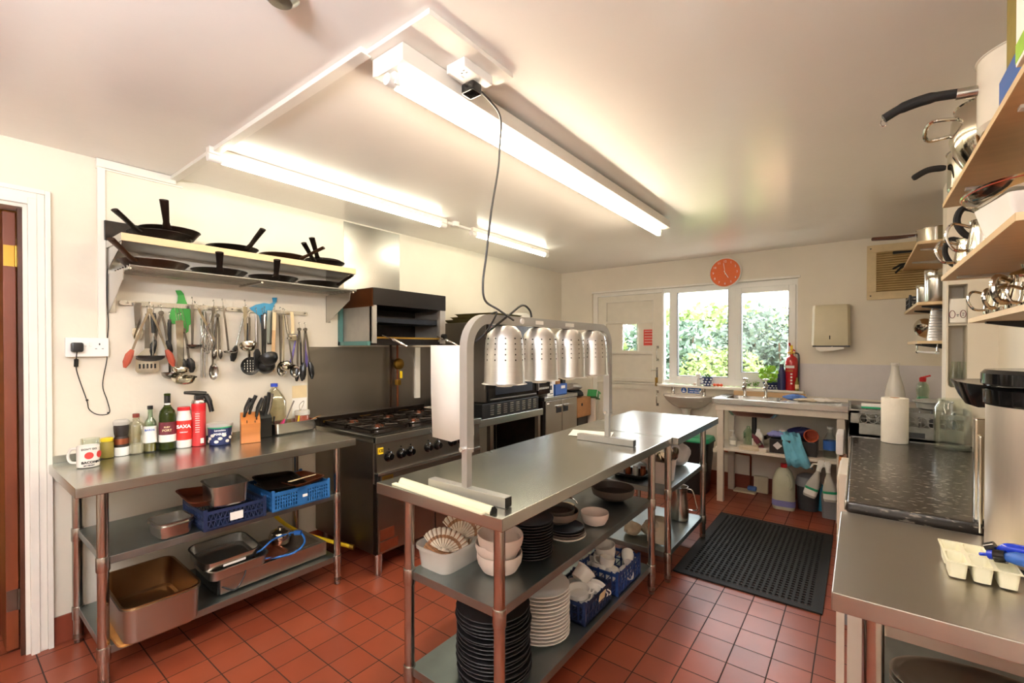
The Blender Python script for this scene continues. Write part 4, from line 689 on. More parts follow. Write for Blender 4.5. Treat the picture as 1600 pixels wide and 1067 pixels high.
# table with oven line
th=T('steel_table','stainless stand under the black vented unit, right of the cooker','table',(-2.8,3.3,0))
P(th,'table_top',B().box(-3.15,-2.50,2.775,3.775,.80,.865,bev=.004),'steel_top')
for x in (-3.10,-2.53):
    for y in (2.99,3.72): P(th,'leg',B().box(x-.02,x+.02,y-.02,y+.02,0,.80,bev=.002),'steel_leg')
P(th,'shelf',B().box(-3.12,-2.52,2.98,3.75,.25,.28,bev=.002),'galv')
th=T('countertop_grill','black low unit with columns of white vent slots under the oven','cooking unit',(-2.8,3.3,.866)); P(th,'casing',B().box(-3.10,-2.505,2.86,3.70,.868,.992,bev=.004),'black')
for i in range(8):
    for k in range(5):
        y=2.965+.092*i+(.0 if i<2 else .0); P(th,'vent_slot',B().box(-2.506,-2.5035,y,y+.05,.888+.019*k,.899+.019*k),'steel' if i not in (2,) else 'steel_dark')
for k in range(4): P(th,'side_slot',B().box(-2.9,-2.7,2.857,2.861,.89+.024*k,.90+.024*k),'steel_dark')
th=T('oven','tall stainless oven with black glass door, behind the heat lamps','oven',(-2.8,3.3,.995)); P(th,'casing',B().box(-3.12,-2.52,2.92,3.90,.995,1.69,bev=.008),'oven_side'); P(th,'door',B().box(-2.52,-2.495,2.93,3.66,1.005,1.45,bev=.004),'black_gloss')
P(th,'door_window',B().box(-2.4955,-2.493,3.02,3.58,1.06,1.38),'heat_blue'); P(th,'control_panel',B().box(-2.52,-2.495,3.68,3.895,1.005,1.68,bev=.003),'black_gloss'); P(th,'display_strip',B().box(-2.496,-2.494,3.69,3.87,1.055,1.075),'steel'); P(th,'handle',B().box(-2.495,-2.47,3.645,3.66,1.05,1.42,bev=.003),'steel_dark'); P(th,'upper_panel',B().box(-2.52,-2.497,2.93,3.66,1.46,1.68,bev=.003),'iron'); P(th,'lower_trim',B().box(-2.4955,-2.49,2.95,3.64,1.018,1.03),'steel_dark')
for i,(lab_,z,dx,dy,r) in enumerate((('lowest olive baking tray on top of the oven',1.692,-.02,-.01,2),('middle baking tray of three on top of the oven',1.722,-.0,.03,-3),('top baking tray of three on the oven, dark edge',1.752,0,.06,5))):
    c=(-2.82+dx,3.26+dy,z); S('baking_tray',lab_,'baking tray',B().at(c,(0,0,r)).vessel(.46,.62-.05*i,.028,taper=.02),'baking_tray',c,group='baking trays on the oven')
c=(-2.76,3.74,1.692); th=T('plastic_tub','frosted round tub upside down on the oven top','tub',c); P(th,'tub',B().lathe([(.12,0),(.12,.01),(.105,.10),(.085,.125),(.001,.13)],32,c),'frost')
c=(-2.62,3.86,1.692); S('cutting_board','small flat red board on the right end of the oven top','board',B().at(c).loft([rr(.1,.06,.01,0),rr(.1,.06,.01,.02)]),'red',c)
# two-door fridge
th=T('undercounter_fridge','two-door stainless undercounter fridge near the back wall','fridge',(-2.8,4.15,0)); P(th,'body',B().box(-3.12,-2.525,3.80,4.46,.06,.93,bev=.003),'iron'); P(th,'worktop',B().box(-3.13,-2.50,3.80,4.47,.93,.965,bev=.004),'steel_top')
for a,c_ in ((3.825,4.135),(4.14,4.455)):
    d=P(th,'door',B().box(-2.525,-2.50,a,c_,.12,.925,bev=.004),'steel'); y=(a+c_)/2+(.09 if a<4 else -.09); P(d,'recess_handle',B().box(-2.501,-2.4975,y-.05,y+.05,.79,.86),'slot_black'); P(d,'handle_lip',B().box(-2.50,-2.48,y-.05,y+.05,.848,.868,bev=.003),'steel')
P(th,'badge',B().box(-2.5,-2.498,3.845,3.885,.895,.905),'paper')
for x in (-3.05,-2.58):
    for y in (3.87,4.40): P(th,'foot',B().cyl((x,y,0),(x,y,.06),.018),'black')
# clutter on fridge
c=(-2.60,3.97,.967); th=T('paper_box','white and grey printed box on the fridge, next to the oven','box',c); P(th,'box',B().box(-2.68,-2.54,3.91,4.03,.967,1.09),'paper'); P(th,'printed_block',B().box(-2.541,-2.539,3.93,4.0,1.03,1.075).box(-2.541,-2.539,3.96,4.02,.985,.995),'dark_grey')
c=(-2.62,4.17,.967); th=T('storage_box','blue open box with white label on the fridge','box',c); b=B().at(c).box(-.09,.09,-.12,.12,0,.005).box(.085,.09,-.12,.12,0,.115).box(-.09,-.085,-.12,.12,0,.115).box(-.09,.09,-.12,-.115,0,.115).box(-.09,.09,.115,.12,0,.115); P(th,'box',b,'blue_box'); P(th,'label',B().at(c).box(.0905,.092,-.005,.075,.065,.095),'paper')
S('paper_packet','white paper packet standing in the blue box','packet',B().at((-2.62,4.11,.975),(0,6,0)).box(-.02,.02,-.04,.03,0,.155),'paper',(-2.62,4.11,.975)); S('card_stack','cream and grey cards standing in the blue box','cards',B().at((-2.62,4.20,.975),(0,0,8)).box(-.05,.03,-.03,.06,0,.15,bev=.002),'cardboard',(-2.62,4.2,.975))
c=(-2.68,4.36,.967); S('black_box_file','tall black box file at the far end of the fridge top','file',B().at(c).box(-.12,.06,-.02,.05,0,.19,bev=.003),'black',c)
c=(-2.72,4.75,0); th=T('storage_rack','cardboard and black boxes stacked by the back wall past the fridge','rack',c); 
P(th,'lower_box',B().box(-2.95,-2.56,4.58,4.92,.0,.56,bev=.004),'dark_wood')
P(th,'side_board',B().box(-2.9,-2.52,4.92,4.95,0,.86),'cab_white')
S('cardboard_box','tan cardboard box with a hand hole beside the fridge','box',B().box(-2.88,-2.55,4.56,4.88,.665,.885,bev=.003).slot(1).at((-2.549,4.66,.81),(0,90,0)).lathe([(.018,0),(.018,.002)],16),['cardboard','slot_black'],(-2.7,4.7,.665))
S('plastic_crate','black box under the tan cardboard box beside the fridge','box',B().box(-2.86,-2.57,4.6,4.84,.562,.663,bev=.003),'black',(-2.7,4.7,.562))
b=B(); rn=random.Random(3)
th=T('holdall_bag','lumpy black bag piled on boxes past the fridge','bag',(-2.68,4.72,.887))
def lump(c,sx,sy,sz,seed,amp=.25,n=16):
    r0=random.Random(seed); ph=[r0.uniform(0,6.28) for _ in range(6)]; m=10; rings=[]
    for k in range(m+1):
        t=PI*k/m; ring=[]
        for i in range(n):
            a=2*PI*i/n; q=1+amp*(math.sin(3*a+ph[0]+2*t)*.4+math.sin(5*a+ph[1]-3*t)*.3+math.sin(2*a+ph[2])*math.sin(2*t+ph[3])*.4)
            st=max(math.sin(t),.002); ring.append((c[0]+sx*q*st*math.cos(a),c[1]+sy*q*st*math.sin(a),c[2]+sz*(1-math.cos(t))*(.92+.08*math.sin(4*a+ph[4]))))
        rings.append(ring)
    return rings
P(th,'bag',B().loft(lump((-2.67,4.68,.887),.12,.15,.045,2)),'black_rough'); P(th,'upper_fold',B().loft(lump((-2.66,4.64,.965),.09,.14,.045,5)),'hood_grey')
S('black_pouch','small black pouch on the right end of the bag pile','pouch',B().loft(lump((-2.58,4.93,1.0),.045,.05,.04,9)),'black_rough',(-2.58,4.93,1.0)) if 0 else None
c=(-2.53,4.87,.888); th=T('green_carton','tilted green and white carton sticking out past the fridge','carton',c); P(th,'carton',B().at((-2.53,4.86,.890),(-22,0,6)).box(-.06,.06,0,.13,0,.085,bev=.002),'green_box'); P(th,'white_end',B().at((-2.53,4.86,.890),(-22,0,6)).box(.0605,.062,.085,.12,.01,.06).box(.0605,.062,0,.012,0,.085),'paper')
# ================================================================ ISLAND: gantry
zi=.930
th=T('heat_lamp_gantry','silver four-lamp heat lamp gantry standing on the island','heat lamp gantry',(-1.13,1.78,zi))
for y,x0,x1 in ((1.205,-1.316,-.940),(2.365,-1.316,-.972)):
    ba=P(th,'base_bar',B().box(x0,x1,y-.018,y+.018,zi,zi+.036,bev=.002),'alu_frame'); P(ba,'end_plug',B().box(x1-.001,x1+.003,y-.016,y+.016,zi+.002,zi+.034),'black')
def barpath(pts,wy,wx): # square section swept in yz-plane
    b=B(); rings=[]
    for i,(y,z) in enumerate(pts):
        p=Vector((0,y,z)); q=Vector((0,)+pts[min(i+1,len(pts)-1)]); o=Vector((0,)+pts[max(i-1,0)]); t=(q-o).normalized(); n=Vector((0,-t.z,t.y)); X=Vector((1,0,0)); c=p+Vector((-1.13,0,0))
        rings.append([c+n*wy+X*wx,c-n*wy+X*wx,c-n*wy-X*wx,c+n*wy-X*wx])
    return b.loft(rings)
za=1.578; R_=.11; pts=[(1.205,zi+.16),(1.205,za-R_)]+[(1.205+R_-R_*math.cos(R(a)),za-R_+R_*math.sin(R(a))) for a in range(10,91,10)]
pts+=[(2.365-R_+R_*math.sin(R(a)),za-R_+R_*math.cos(R(a))) for a in range(0,90,10)]+[(2.365,za-R_),(2.365,zi+.16)]
P(th,'arched_frame',barpath(pts,.018,.018),'alu_frame')
for y in (1.205,2.365): l=P(th,'lower_leg',B().box(-1.143,-1.117,y-.013,y+.013,zi+.036,zi+.17),'alu_frame'); P(l,'thumb_screw',B().cyl((-1.13,y-.013,zi+.175),(-1.13,y-.032,zi+.175),.008,10).cyl((-1.112,y,zi+.175),(-1.10,y,zi+.175),.004,8),'chrome')
P(th,'rating_label',B().box(-1.1119,-1.111,1.62,1.68,za-.008,za+.008),'paper'); P(th,'rating_label',B().box(-1.1119,-1.111,1.87,1.95,za-.008,za+.008),'paper'); P(th,'switch',B().at((-1.112,1.52,za),(0,90,0)).lathe([(.013,0),(.012,.004),(.001,.005)],16),'white_plastic')
for y in (1.425,1.675,1.925,2.172):
    c=(-1.13,y,0); z0=1.325; zt=za-.018
    s_=P(th,'lamp_shade',B().lathe([(.020,zt),(.045,zt-.006),(.066,zt-.028),(.0755,zt-.06),(.079,zt-.10),(.082,z0+.012),(.084,z0+.004),(.092,z0),(.090,z0-.001),(.081,z0+.002),(.078,zt-.10),(.07,zt-.05),(.02,zt-.012)],40,c),'alu')
    P(s_,'bulb',B().lathe([(.001,z0-.014),(.03,z0-.011),(.048,z0+.002),(.05,z0+.02),(.02,z0+.08)],24,c),'lens')
    b=B()
    for k in range(12):
        a=2*PI*k/12+.2
        for j in range(5):
            z=zt-.055-.021*j; r=.0745+ (zt-.05-z)*.045; b.at((c[0]+r*math.cos(a),c[1]+r*math.sin(a),z),(0,90,math.degrees(a))).lathe([(.0031,-.004),(.0031,.0022)],8)
    P(s_,'vent_holes',b,'slot_black')
pts=smooth([(-1.09,1.205,ZC-.055),(-1.10,1.30,2.44-.05),(-1.11,1.375,2.36),(-1.11,1.37,2.24),(-1.11,1.36,2.15),(-1.11,1.32,1.986),(-1.11,1.29,1.81),(-1.11,1.272,1.71),(-1.11,1.285,1.645),(-1.10,1.35,1.615),(-1.095,1.44,1.578)],6)
P(th,'power_cable',B().tube(pts,.0042,8),'cable','grey cable running up to the ceiling socket')
P(th,'cable_loop',B().tube(smooth([(-1.12,1.235,1.49),(-1.10,1.30,1.535),(-1.095,1.36,1.57),(-1.10,1.43,1.605),(-1.11,1.52,1.645),(-1.12,1.585,1.63),(-1.12,1.60,1.60)],6),.0045,8).tube(smooth([(-1.13,1.22,1.475),(-1.10,1.27,1.52),(-1.10,1.34,1.60),(-1.13,1.345,1.60)],5),.0035,6),'cable_black')
th=T('plug','black mains plug hanging from the ceiling socket','plug',(-1.09,1.2,ZC-.07)); P(th,'body',B().box(-1.12,-1.062,1.165,1.215,ZC-.092,ZC-.054,bev=.008),'black_gloss')
th=T('order_sheet','blank white sheet clipped to the near post of the gantry','paper sheet',(-1.24,1.226,1.3)); P(th,'sheet',B().loft([[(-1.335,1.228,1.118),(-1.23,1.226,1.112),(-1.116,1.229,1.150)],[(-1.342,1.226,1.30),(-1.23,1.224,1.30),(-1.118,1.2265,1.30)],[(-1.345,1.228,1.478),(-1.23,1.226,1.478),(-1.122,1.2265,1.478)]],False,False,False),'paper')
m_=th.children[0].modifiers.new('thick','SOLIDIFY'); m_.thickness=.0008
# ticket rail pair in front
th=T('order_rail','two white aluminium ticket rails lying at the near island edge','ticket rail',(-1.2,1.15,zi))
b=B().at((-1.195,1.148,zi),(0,0,-3.5)); b.prismx([(-.016,0),(.016,0),(.016,.010),(.004,.022),(-.006,.022),(-.016,.006)],-.25,.25); P(th,'upper_rail',b,'ice_tray'); 
P(th,'end_cap',B().at((-1.195,1.148,zi),(0,0,-3.5)).prismx([(-.016,0),(.016,0),(.016,.010),(.004,.022),(-.006,.022),(-.016,.006)],.25,.254),'black')
P(th,'lower_rail',B().at((-1.195,1.148,zi),(0,0,-3.5)).box(-.262,.235,-.038,-.018,0,.006,bev=.001),'ice_tray')
S('paper_sheet','loose white paper lying by the far gantry foot','paper sheet',B().at((-1.33,2.55,zi),(0,0,20)).loft([[(-.13,-.09,.001),(0,-.10,.0012),(.13,-.09,.008)],[(-.13,0,.001),(0,0,.004),(.13,.0,.004)],[(-.13,.09,.006),(0,.10,.001),(.13,.09,.001)]],False,False,False),'paper',(-1.33,2.55,zi))
# ================================================================ ISLAND: middle shelf
Zm=.566
c=(-1.375,1.375,Zm); th=T('plastic_tub','clear rectangular tub filled with scallop shells','tub',c)
P(th,'tub',B().at(c,(0,0,0)).loft([rr(.17,.24,.04,0),rr(.19,.26,.045,.075),rr(.195,.268,.045,.078),rr(.205,.278,.05,.078),rr(.205,.278,.05,.09),rr(.195,.268,.045,.09),rr(.185,.255,.045,.075),rr(.16,.23,.04,.003)]),'frost')
def shell(label,c,rot,r=.062,m='shell'):
    th=T('scallop_shell',label,'shell',c,group=None); b=B().at(c,rot); n=49; rings=[]
    for k in range(9):
        t=.04+.96*k/8; ring=[]
        for i in range(n):
            u=2*i/(n-1)-1; a=R(64*u); rib=math.cos(i*PI/2)*.055*t; q=2*r*t*(.80+.20*math.cos(a*1.2))
            ring.append((q*math.sin(a)*1.02,-r+q*math.cos(a),-r*.5*math.sin(PI*min(t,.97)*.62)+r*.5*t*t*.9+rib*r*.8))
        rings.append(ring)
    b.loft(rings,False,False,False)
    b.bm.faces.ensure_lookup_table()
    for q_,f in enumerate(b.bm.faces):
        i_=q_%(n-1); k_=q_//(n-1)
        if (i_%4==1 and k_>2) or k_==5: f.material_index=1
    b.loft([[(-r*.38,-r*1.02,.0),(0,-r*1.04,0),(r*.38,-r*1.02,0)],[(-r*.30,-r*.72,-.004),(0,-r*.72,-.008),(r*.30,-r*.72,-.004)]],False,False,False)
    o=P(th,'shell',b,[m,'shell_brown']); o.modifiers.new('thick','SOLIDIFY').thickness=.0025; return th
shell('large pale scallop shell with brown ribs, on top at the front of the tub',(-1.365,1.335,Zm+.105),(22,14,38),.062)
shell('scallop shell under the front one in the tub',(-1.37,1.34,Zm+.078),(8,5,60),.066,'shell_brown')
shell('scallop shell standing upright at the back of the tub',(-1.385,1.455,Zm+.125),(50,8,20),.062)
shell('scallop shell buried low in the tub',(-1.38,1.37,Zm+.055),(0,0,90),.075,'shell')
def bowl(name,label,c,r,h,m,foot=.55,group=None,rot=(0,0,0),t=.004,cat='bowl'):
    b=B().at(c,rot); b.lathe([(r*foot,0),(r*(foot+.22),h*.12),(r*.95,h*.5),(r,h*.8),(r*.985,h),(r*.96,h),(r-t*1.5,h*.8),(r*.95-t,h*.5),(r*(foot+.18),h*.2),(.001,h*.14)],40); return S(name,label,cat,b,m,c,group)
for i,(dx,dy,z,rx,ry) in enumerate(((0,0,0,0,0),(-.006,.006,.045,3,-4),(.002,0,.075,0,2))): bowl('serving_bowl',['lowest pale pink bowl in the stack at the near island corner','tilted middle pale pink bowl in the near-corner stack','top pale pink bowl in the near-corner stack'][i],(-1.155+dx,1.425+dy,Zm+z+.001),.093,.078,'pink_bowl',group='pale pink bowls stacked on the island',rot=(rx,ry,0))
def plate(r,h=.016,n=44): return [(r*.6,0),(r*.64,.002),(r*.76,h*.3),(r*.955,h-.0055),(r*.99,h-.0048),(r+.001,h-.002),(r-.001,h),(r*.93,h-.001),(r*.74,h*.5),(.001,h*.42)]
def stack(name,labf,n,c,r,dz,m,group,h=.016,jit=.003,seed=1,cat='plate'):
    rn=random.Random(seed); first=None
    for i in range(n):
        loc=(c[0]+rn.uniform(-jit,jit),c[1]+rn.uniform(-jit,jit),c[2]+dz*i); lab=labf%ORD[n-1-i]
        if not first: first=S(name,lab,cat,B().lathe(plate(r,h)),m,(0,0,0),group); first.location=loc
        else: dup(first,loc,rn.uniform(0,360),lab)
stack('side_plate','small black plate, %s in the middle-shelf stack',13,(-1.145,1.625,Zm),.10,.0122,'black_plate','small black plates on the island shelf',seed=3)
c0=(-1.12,1.885)
for i,(lab_,r,m_) in enumerate((('white-rimmed plate lowest under the navy plate',.098,'white_plate'),('taupe plate above the white-rimmed plate',.092,'taupe_bowl'),('grey plate under the navy plate',.09,'dark_bowl'),('navy plate with a grey bowl standing on it',.088,'navy_plate'))): S('side_plate',lab_,'plate',B().lathe(plate(r,.015),44,(c0[0],c0[1],Zm+.0115*i)),m_,(c0[0],c0[1],Zm+.0115*i))
bowl('serving_bowl','taupe bowl standing on the navy plate',(-1.17,1.90,Zm+.050),.10,.06,'taupe_bowl',.4); bowl('serving_bowl','darker bowl nested in the taupe bowl',(-1.175,1.90,Zm+.075),.085,.045,'dark_bowl',.45)
bowl('serving_bowl','single pale pink bowl halfway along the island middle shelf',(-1.075,2.10,Zm+.001),.072,.062,'pink_bowl')
bowl('serving_bowl','wide dark brown bowl at the far end of the island shelf',(-1.16,2.50,Zm+.001),.125,.075,'dark_bowl',.35)
c=(-1.25,2.12,Zm); th=T('tea_strainer','small chrome pot with loop handle behind the pink bowl','small pot',c); P(th,'pot',B().lathe([(.035,0),(.04,.005),(.042,.055),(.038,.058)],24,c),'polished'); P(th,'handle',B().tube(smooth([(c[0]-.04,c[1],Zm+.06),(c[0]-.02,c[1]+.01,Zm+.085),(c[0]+.02,c[1]+.03,Zm+.085),(c[0]+.04,c[1]+.04,Zm+.06)]),.004),'chrome')
# ================================================================ ISLAND: low shelf
Zl=.171
stack('dinner_plate','large black plate, %s in the tall low-shelf stack',18,(-1.165,1.40,Zl),.148,.0152,'black_plate','large black plates on the low island shelf',jit=.006,seed=5,h=.018)
stack('dinner_plate','large white plate, %s in the low-shelf stack',14,(-1.155,1.72,Zl),.135,.0158,'white_plate','white plates on the low island shelf',jit=.002,seed=8,h=.02)
crate('plastic_crate','dark navy crate of white dishes on the low island shelf','navy_crate',(-1.115,2.01,Zl),.22,.28,.10,0,'fancy'); crate('plastic_crate','brighter blue crate of cups at the far end of the low shelf','blue_crate2',(-1.105,2.35,Zl),.23,.30,.115,0,'fancy')
def dish(label,c,r,h,rot,ears=True,group='white ramekin dishes in crates'):
    th=T('gratin_dish',label,'dish',c,group=group); b=B().at(c,rot); b.lathe([(r*.8,0),(r*.86,.003),(r*.97,h*.9),(r+.004,h),(r*.95,h),(r*.84,.006),(.001,.005)],32); P(th,'dish',b,'white_china')
    if ears:
        for s in (-1,1): P(th,'handle',B().at(c,rot).tube(smooth([(s*r*.96,-.02,h*.8),(s*(r+.016),-.012,h*.86),(s*(r+.016),.012,h*.86),(s*r*.96,.02,h*.8)]),.0035,6),'white_china')
    return th
dish('round white eared dish lying level in the navy crate',(-1.085,1.955,Zl+.085),.058,.034,(6,-6,20)); dish('white dish beneath the level eared dish in the navy crate',(-1.085,1.96,Zl+.055),.06,.034,(3,-3,60))
dish('pale pink bowl-like dish tipped on its side in the navy crate',(-1.13,2.03,Zl+.115),.05,.07,(-50,25,0),False); dish('white eared dish leaning behind the level one',(-1.06,2.045,Zl+.055),.055,.034,(-62,8,20)); dish('second leaning eared dish in the navy crate',(-1.06,2.075,Zl+.055),.055,.034,(-66,8,15)); dish('white dish low in the navy crate back corner',(-1.17,2.08,Zl+.02),.05,.05,(0,0,0),False)
P(T('cardboard_tag','torn tan card hooked on the navy crate front','card',(-.985,2.03,Zl+.09)),'card',B().at((-.998,2.04,Zl+.095),(0,12,0)).loft([rr(.003,.07,.001,-.055,c=(0,0)),rr(.003,.06,.001,.0)]),'cream_paper')
def cup(label,c,rot,r=.042,h=.06,handle=True):
    th=T('cup',label,'cup',c,group='white cups in the blue crate'); P(th,'body',B().at(c,rot).lathe([(r*.6,0),(r*.7,.004),(r*.97,h*.6),(r,h),(r*.94,h),(r*.88,h*.55),(.001,.008)],28),'white_china')
    if handle: P(th,'handle',B().at(c,rot).tube(smooth([(r*.9,0,h*.85),(r+.024,0,h*.75),(r+.018,0,h*.35),(r*.8,0,h*.25)]),.004,6),'white_china')
    return th
cup('white cup with its rim up, centre front of the blue crate',(-1.10,2.28,Zl+.09),(8,-10,200)); cup('white cup with loop handle to the left in the blue crate',(-1.13,2.26,Zl+.05),(20,0,180),.05); cup('bright white cup lying on its side at the crate end',(-1.035,2.43,Zl+.085),(-75,20,30),.036,.075); cup('large pale jug-like cup at the back of the blue crate',(-1.15,2.40,Zl+.07),(-8,6,200),.058,.10); cup('upturned white cup at the front of the blue crate',(-1.06,2.28,Zl+.105),(178,6,0),.05,.05,False); cup('white cup low in the middle of the blue crate',(-1.05,2.36,Zl+.04),(60,0,90)); cup('white cup at the left back of the blue crate',(-1.19,2.29,Zl+.05),(-15,-10,120)); cup('small white cup behind the loop-handled one',(-1.19,2.36,Zl+.06),(10,20,60),.04,.05)
# ================================================================ SECOND TABLE contents
Zs=.577
c=(-1.055,3.03,Zs); th=T('plastic_tub','pinkish white plastic tub of utensils on the second table shelf','tub',c); P(th,'tub',B().at(c).loft([rr(.13,.17,.03,0),rr(.155,.20,.035,.135),rr(.165,.21,.04,.135),rr(.165,.21,.04,.145),rr(.15,.195,.035,.145),rr(.12,.16,.03,.005)]),'pink_bowl')
c=(-1.05,3.02,Zs+.09); th=T('measuring_jug','shiny metal scoop standing in the pinkish tub','scoop',c); P(th,'scoop',B().at(c,(18,20,0)).lathe([(.035,0),(.045,.02),(.05,.09),(.047,.09),(.001,.01)],24),'polished')
S('saucepan','small shiny bowl leaning at the right of the pinkish tub','bowl',B().at((-.985,3.08,Zs+.155),(35,-30,0)).lathe([(.03,0),(.055,.03),(.058,.035),(.03,.006),(.001,.005)],28),'polished',(-.985,3.08,Zs+.155))
c=(-1.26,3.02,Zs); th=T('oven_tray','black tray of small jars on the second table shelf','tray',c); P(th,'tray',B().at(c).vessel(.24,.2,.03,taper=.01),'black')
for i in range(4): S('spice_jar','small dark jar, number %s from the left on the black tray'%['one','two','three','four'][i] if 0 else ['leftmost small dark jar on the black tray','second small dark jar from the left on the black tray','third small dark jar from the left on the black tray','rightmost small dark jar on the black tray, by the tub'][i],'jar',B().lathe([(.018,0),(.02,.003),(.02,.05),(.017,.055),(.018,.07),(.001,.071)],16,(-1.33+.05*i,2.99+.012*i,Zs+.005)),'copper' if i%2 else 'frost',(-1.33+.05*i,2.99+.012*i,Zs+.005))
S('folded_cloth','folded grey-white cloths on the far end of the second table shelf','cloth',B().loft(lump((-1.24,3.42,Zs+.001),.13,.11,.035,31,.12)),'white_plate',(-1.24,3.42,Zs)); S('paper_bag','crumpled white bag hanging under the second table top','bag',B().loft(lump((-1.10,3.50,Zs+.0),.10,.12,.09,13,.2)),'splash_panel',(-1.10,3.5,Zs))
Zs=.182
c=(-1.065,3.46,Zs); th=T('milk_jug','tall stainless milk jug with wire handle on the low shelf','jug',c); P(th,'body',B().lathe([(.052,0),(.062,.006),(.064,.03),(.058,.12),(.05,.19),(.053,.235),(.060,.25),(.057,.25),(.048,.2),(.056,.1),(.05,.01),(.001,.008)],36,c),'steel'); P(th,'handle',B().tube(smooth([(c[0]+.045,c[1]+.01,Zs+.235),(c[0]+.085,c[1]+.02,Zs+.225),(c[0]+.105,c[1]+.03,Zs+.14),(c[0]+.115,c[1]+.03,Zs+.085),(c[0]+.06,c[1]+.02,Zs+.08)]),.0055),'chrome')
for k,(nm,lab_,c,s_,m_) in enumerate((('folded_cloth','bundled beige cloth at the left of the low shelf',(-1.24,2.98,Zs),(.06,.07,.045),'cloth_beige'),('folded_cloth','rolled beige cloths in the middle of the low shelf',(-1.13,3.06,Zs),(.07,.09,.05),'cloth_beige'),('oven_glove','cream oven glove lying over cloths on the low shelf',(-1.08,3.0,Zs+.06),(.06,.08,.035),'cloth_beige'))): S(nm,lab_,'cloth',B().loft(lump(c,*s_,k+40,.22)),m_,c)
th=T('tea_towel','pale striped towel draped over the near low-shelf edge','towel',(-1.04,2.93,Zs)); b=B(); b.loft([[(-1.12,3.08,Zs+.13),(-1.07,3.08,Zs+.135),(-1.02,3.08,Zs+.125)],[(-1.125,2.99,Zs+.12),(-1.06,2.985,Zs+.13),(-1.0,2.99,Zs+.11)],[(-1.12,2.945,Zs+.06),(-1.05,2.935,Zs+.06),(-.985,2.945,Zs+.05)],[(-1.115,2.93,Zs+.006),(-1.05,2.92,Zs+.006),(-.975,2.93,Zs+.006)]],False,False,False); o=P(th,'towel',b,'cloth_beige'); o.modifiers.new('thick','SOLIDIFY').thickness=.006
# ================================================================ BACK WALL
th=T('wall_clock','round orange wall clock with white numerals above the window','clock',(-1.131,YB,2.26))
P(th,'case',B().at((-1.131,YB,2.26),(90,0,0)).lathe([(.155,0),(.158,.01),(.158,.03),(.150,.036),(.146,.03),(.001,.029)],56),'paper'); P(th,'dial',B().at((-1.131,YB-.030,2.26),(90,0,0)).lathe([(.146,0),(.146,.001)],56),'orange')
for k in range(1,13):
    a=R(90-30*k); text(str(k),.032,'hand_white',th,(-1.131+.116*math.cos(a),YB-.0325,2.26+.116*math.sin(a)),(90,0,0),name='numeral')
for a,l,w_ in ((90-150+0,.065,.006),(98,.10,.004)): P(th,'hand',B().at((-1.131,YB-.034,2.26),(0,-a,0)).box(-.02,l,-.001,0,-w_/2,w_/2),'hand_white')
th=T('wall_vent','square cream louvred vent panel high on the back wall','vent',(.27,YB,2.14)); b=B(); b.box(.048,.50,YB-.022,YB,1.896,1.965,bev=.004); b.box(.048,.50,YB-.022,YB,2.315,2.381,bev=.004); b.box(.048,.115,YB-.022,YB,1.965,2.315,bev=.004); b.box(.44,.50,YB-.022,YB,1.965,2.315,bev=.004); P(th,'frame',b,'vent')
b=B(); 
for i in range(17): z=1.975+.0205*i; b.prismx([(YB-.02,z),(YB-.017,z-.002),(YB-.003,z+.012),(YB-.006,z+.014)],.113,.442)
P(th,'louvres',b,'vent_slat'); P(th,'dark_backing',B().box(.113,.442,YB-.002,YB-.0005,1.96,2.32),'vent_dark')
for x,z in ((.075,1.93),(.075,2.35),(.47,1.93)): P(th,'screw',B().cyl((x,YB-.025,z),(x,YB-.02,z),.006),'black')
th=T('paper_towel_dispenser','beige wall-mounted paper towel dispenser with towel hanging out','dispenser',(-.212,YB,1.67))
b=B().at((-.212,0,0)); rg=[]
for z,w_,d in ((1.487,.292,.125),(1.50,.296,.13),(1.83,.285,.12),(1.862,.275,.10),(1.867,.26,.07)): rg.append([(x,YB-.001-(q),z) for x,q in ((-w_/2,0),(-w_/2,d*.7),(-w_/2+.02,d*.93),(-w_/4,d),(w_/4,d),(w_/2-.02,d*.93),(w_/2,d*.7),(w_/2,0))])
b.loft(rg); P(th,'cover',b,'tape_beige'); P(th,'lock_slot',B().box(-.222,-.214,YB-.134,YB-.128,1.545,1.58),'slot_black'); P(th,'bottom_tray',B().box(-.35,-.07,YB-.12,YB-.01,1.475,1.488),'dark_grey')
b=B().loft([[(-.33,YB-.11,1.475),(-.2,YB-.12,1.478),(-.12,YB-.11,1.478)],[(-.32,YB-.12,1.45),(-.2,YB-.13,1.447),(-.11,YB-.115,1.462)],[(-.29,YB-.14,1.432),(-.2,YB-.145,1.44),(-.12,YB-.12,1.455)]],False,False,False); P(th,'paper_towel',b,'paper')
S('splash_panel','pale lilac-grey wipe-clean panel behind the sink drainer','wall panel',B().box(-.478,.565,YB-.006,YB,1.0,1.315).box(-.478,.565,YB-.009,YB-.006,1.305,1.315).box(.43,.436,YB-.009,YB-.006,1.0,1.3),'splash_panel',(.03,YB,1.0))
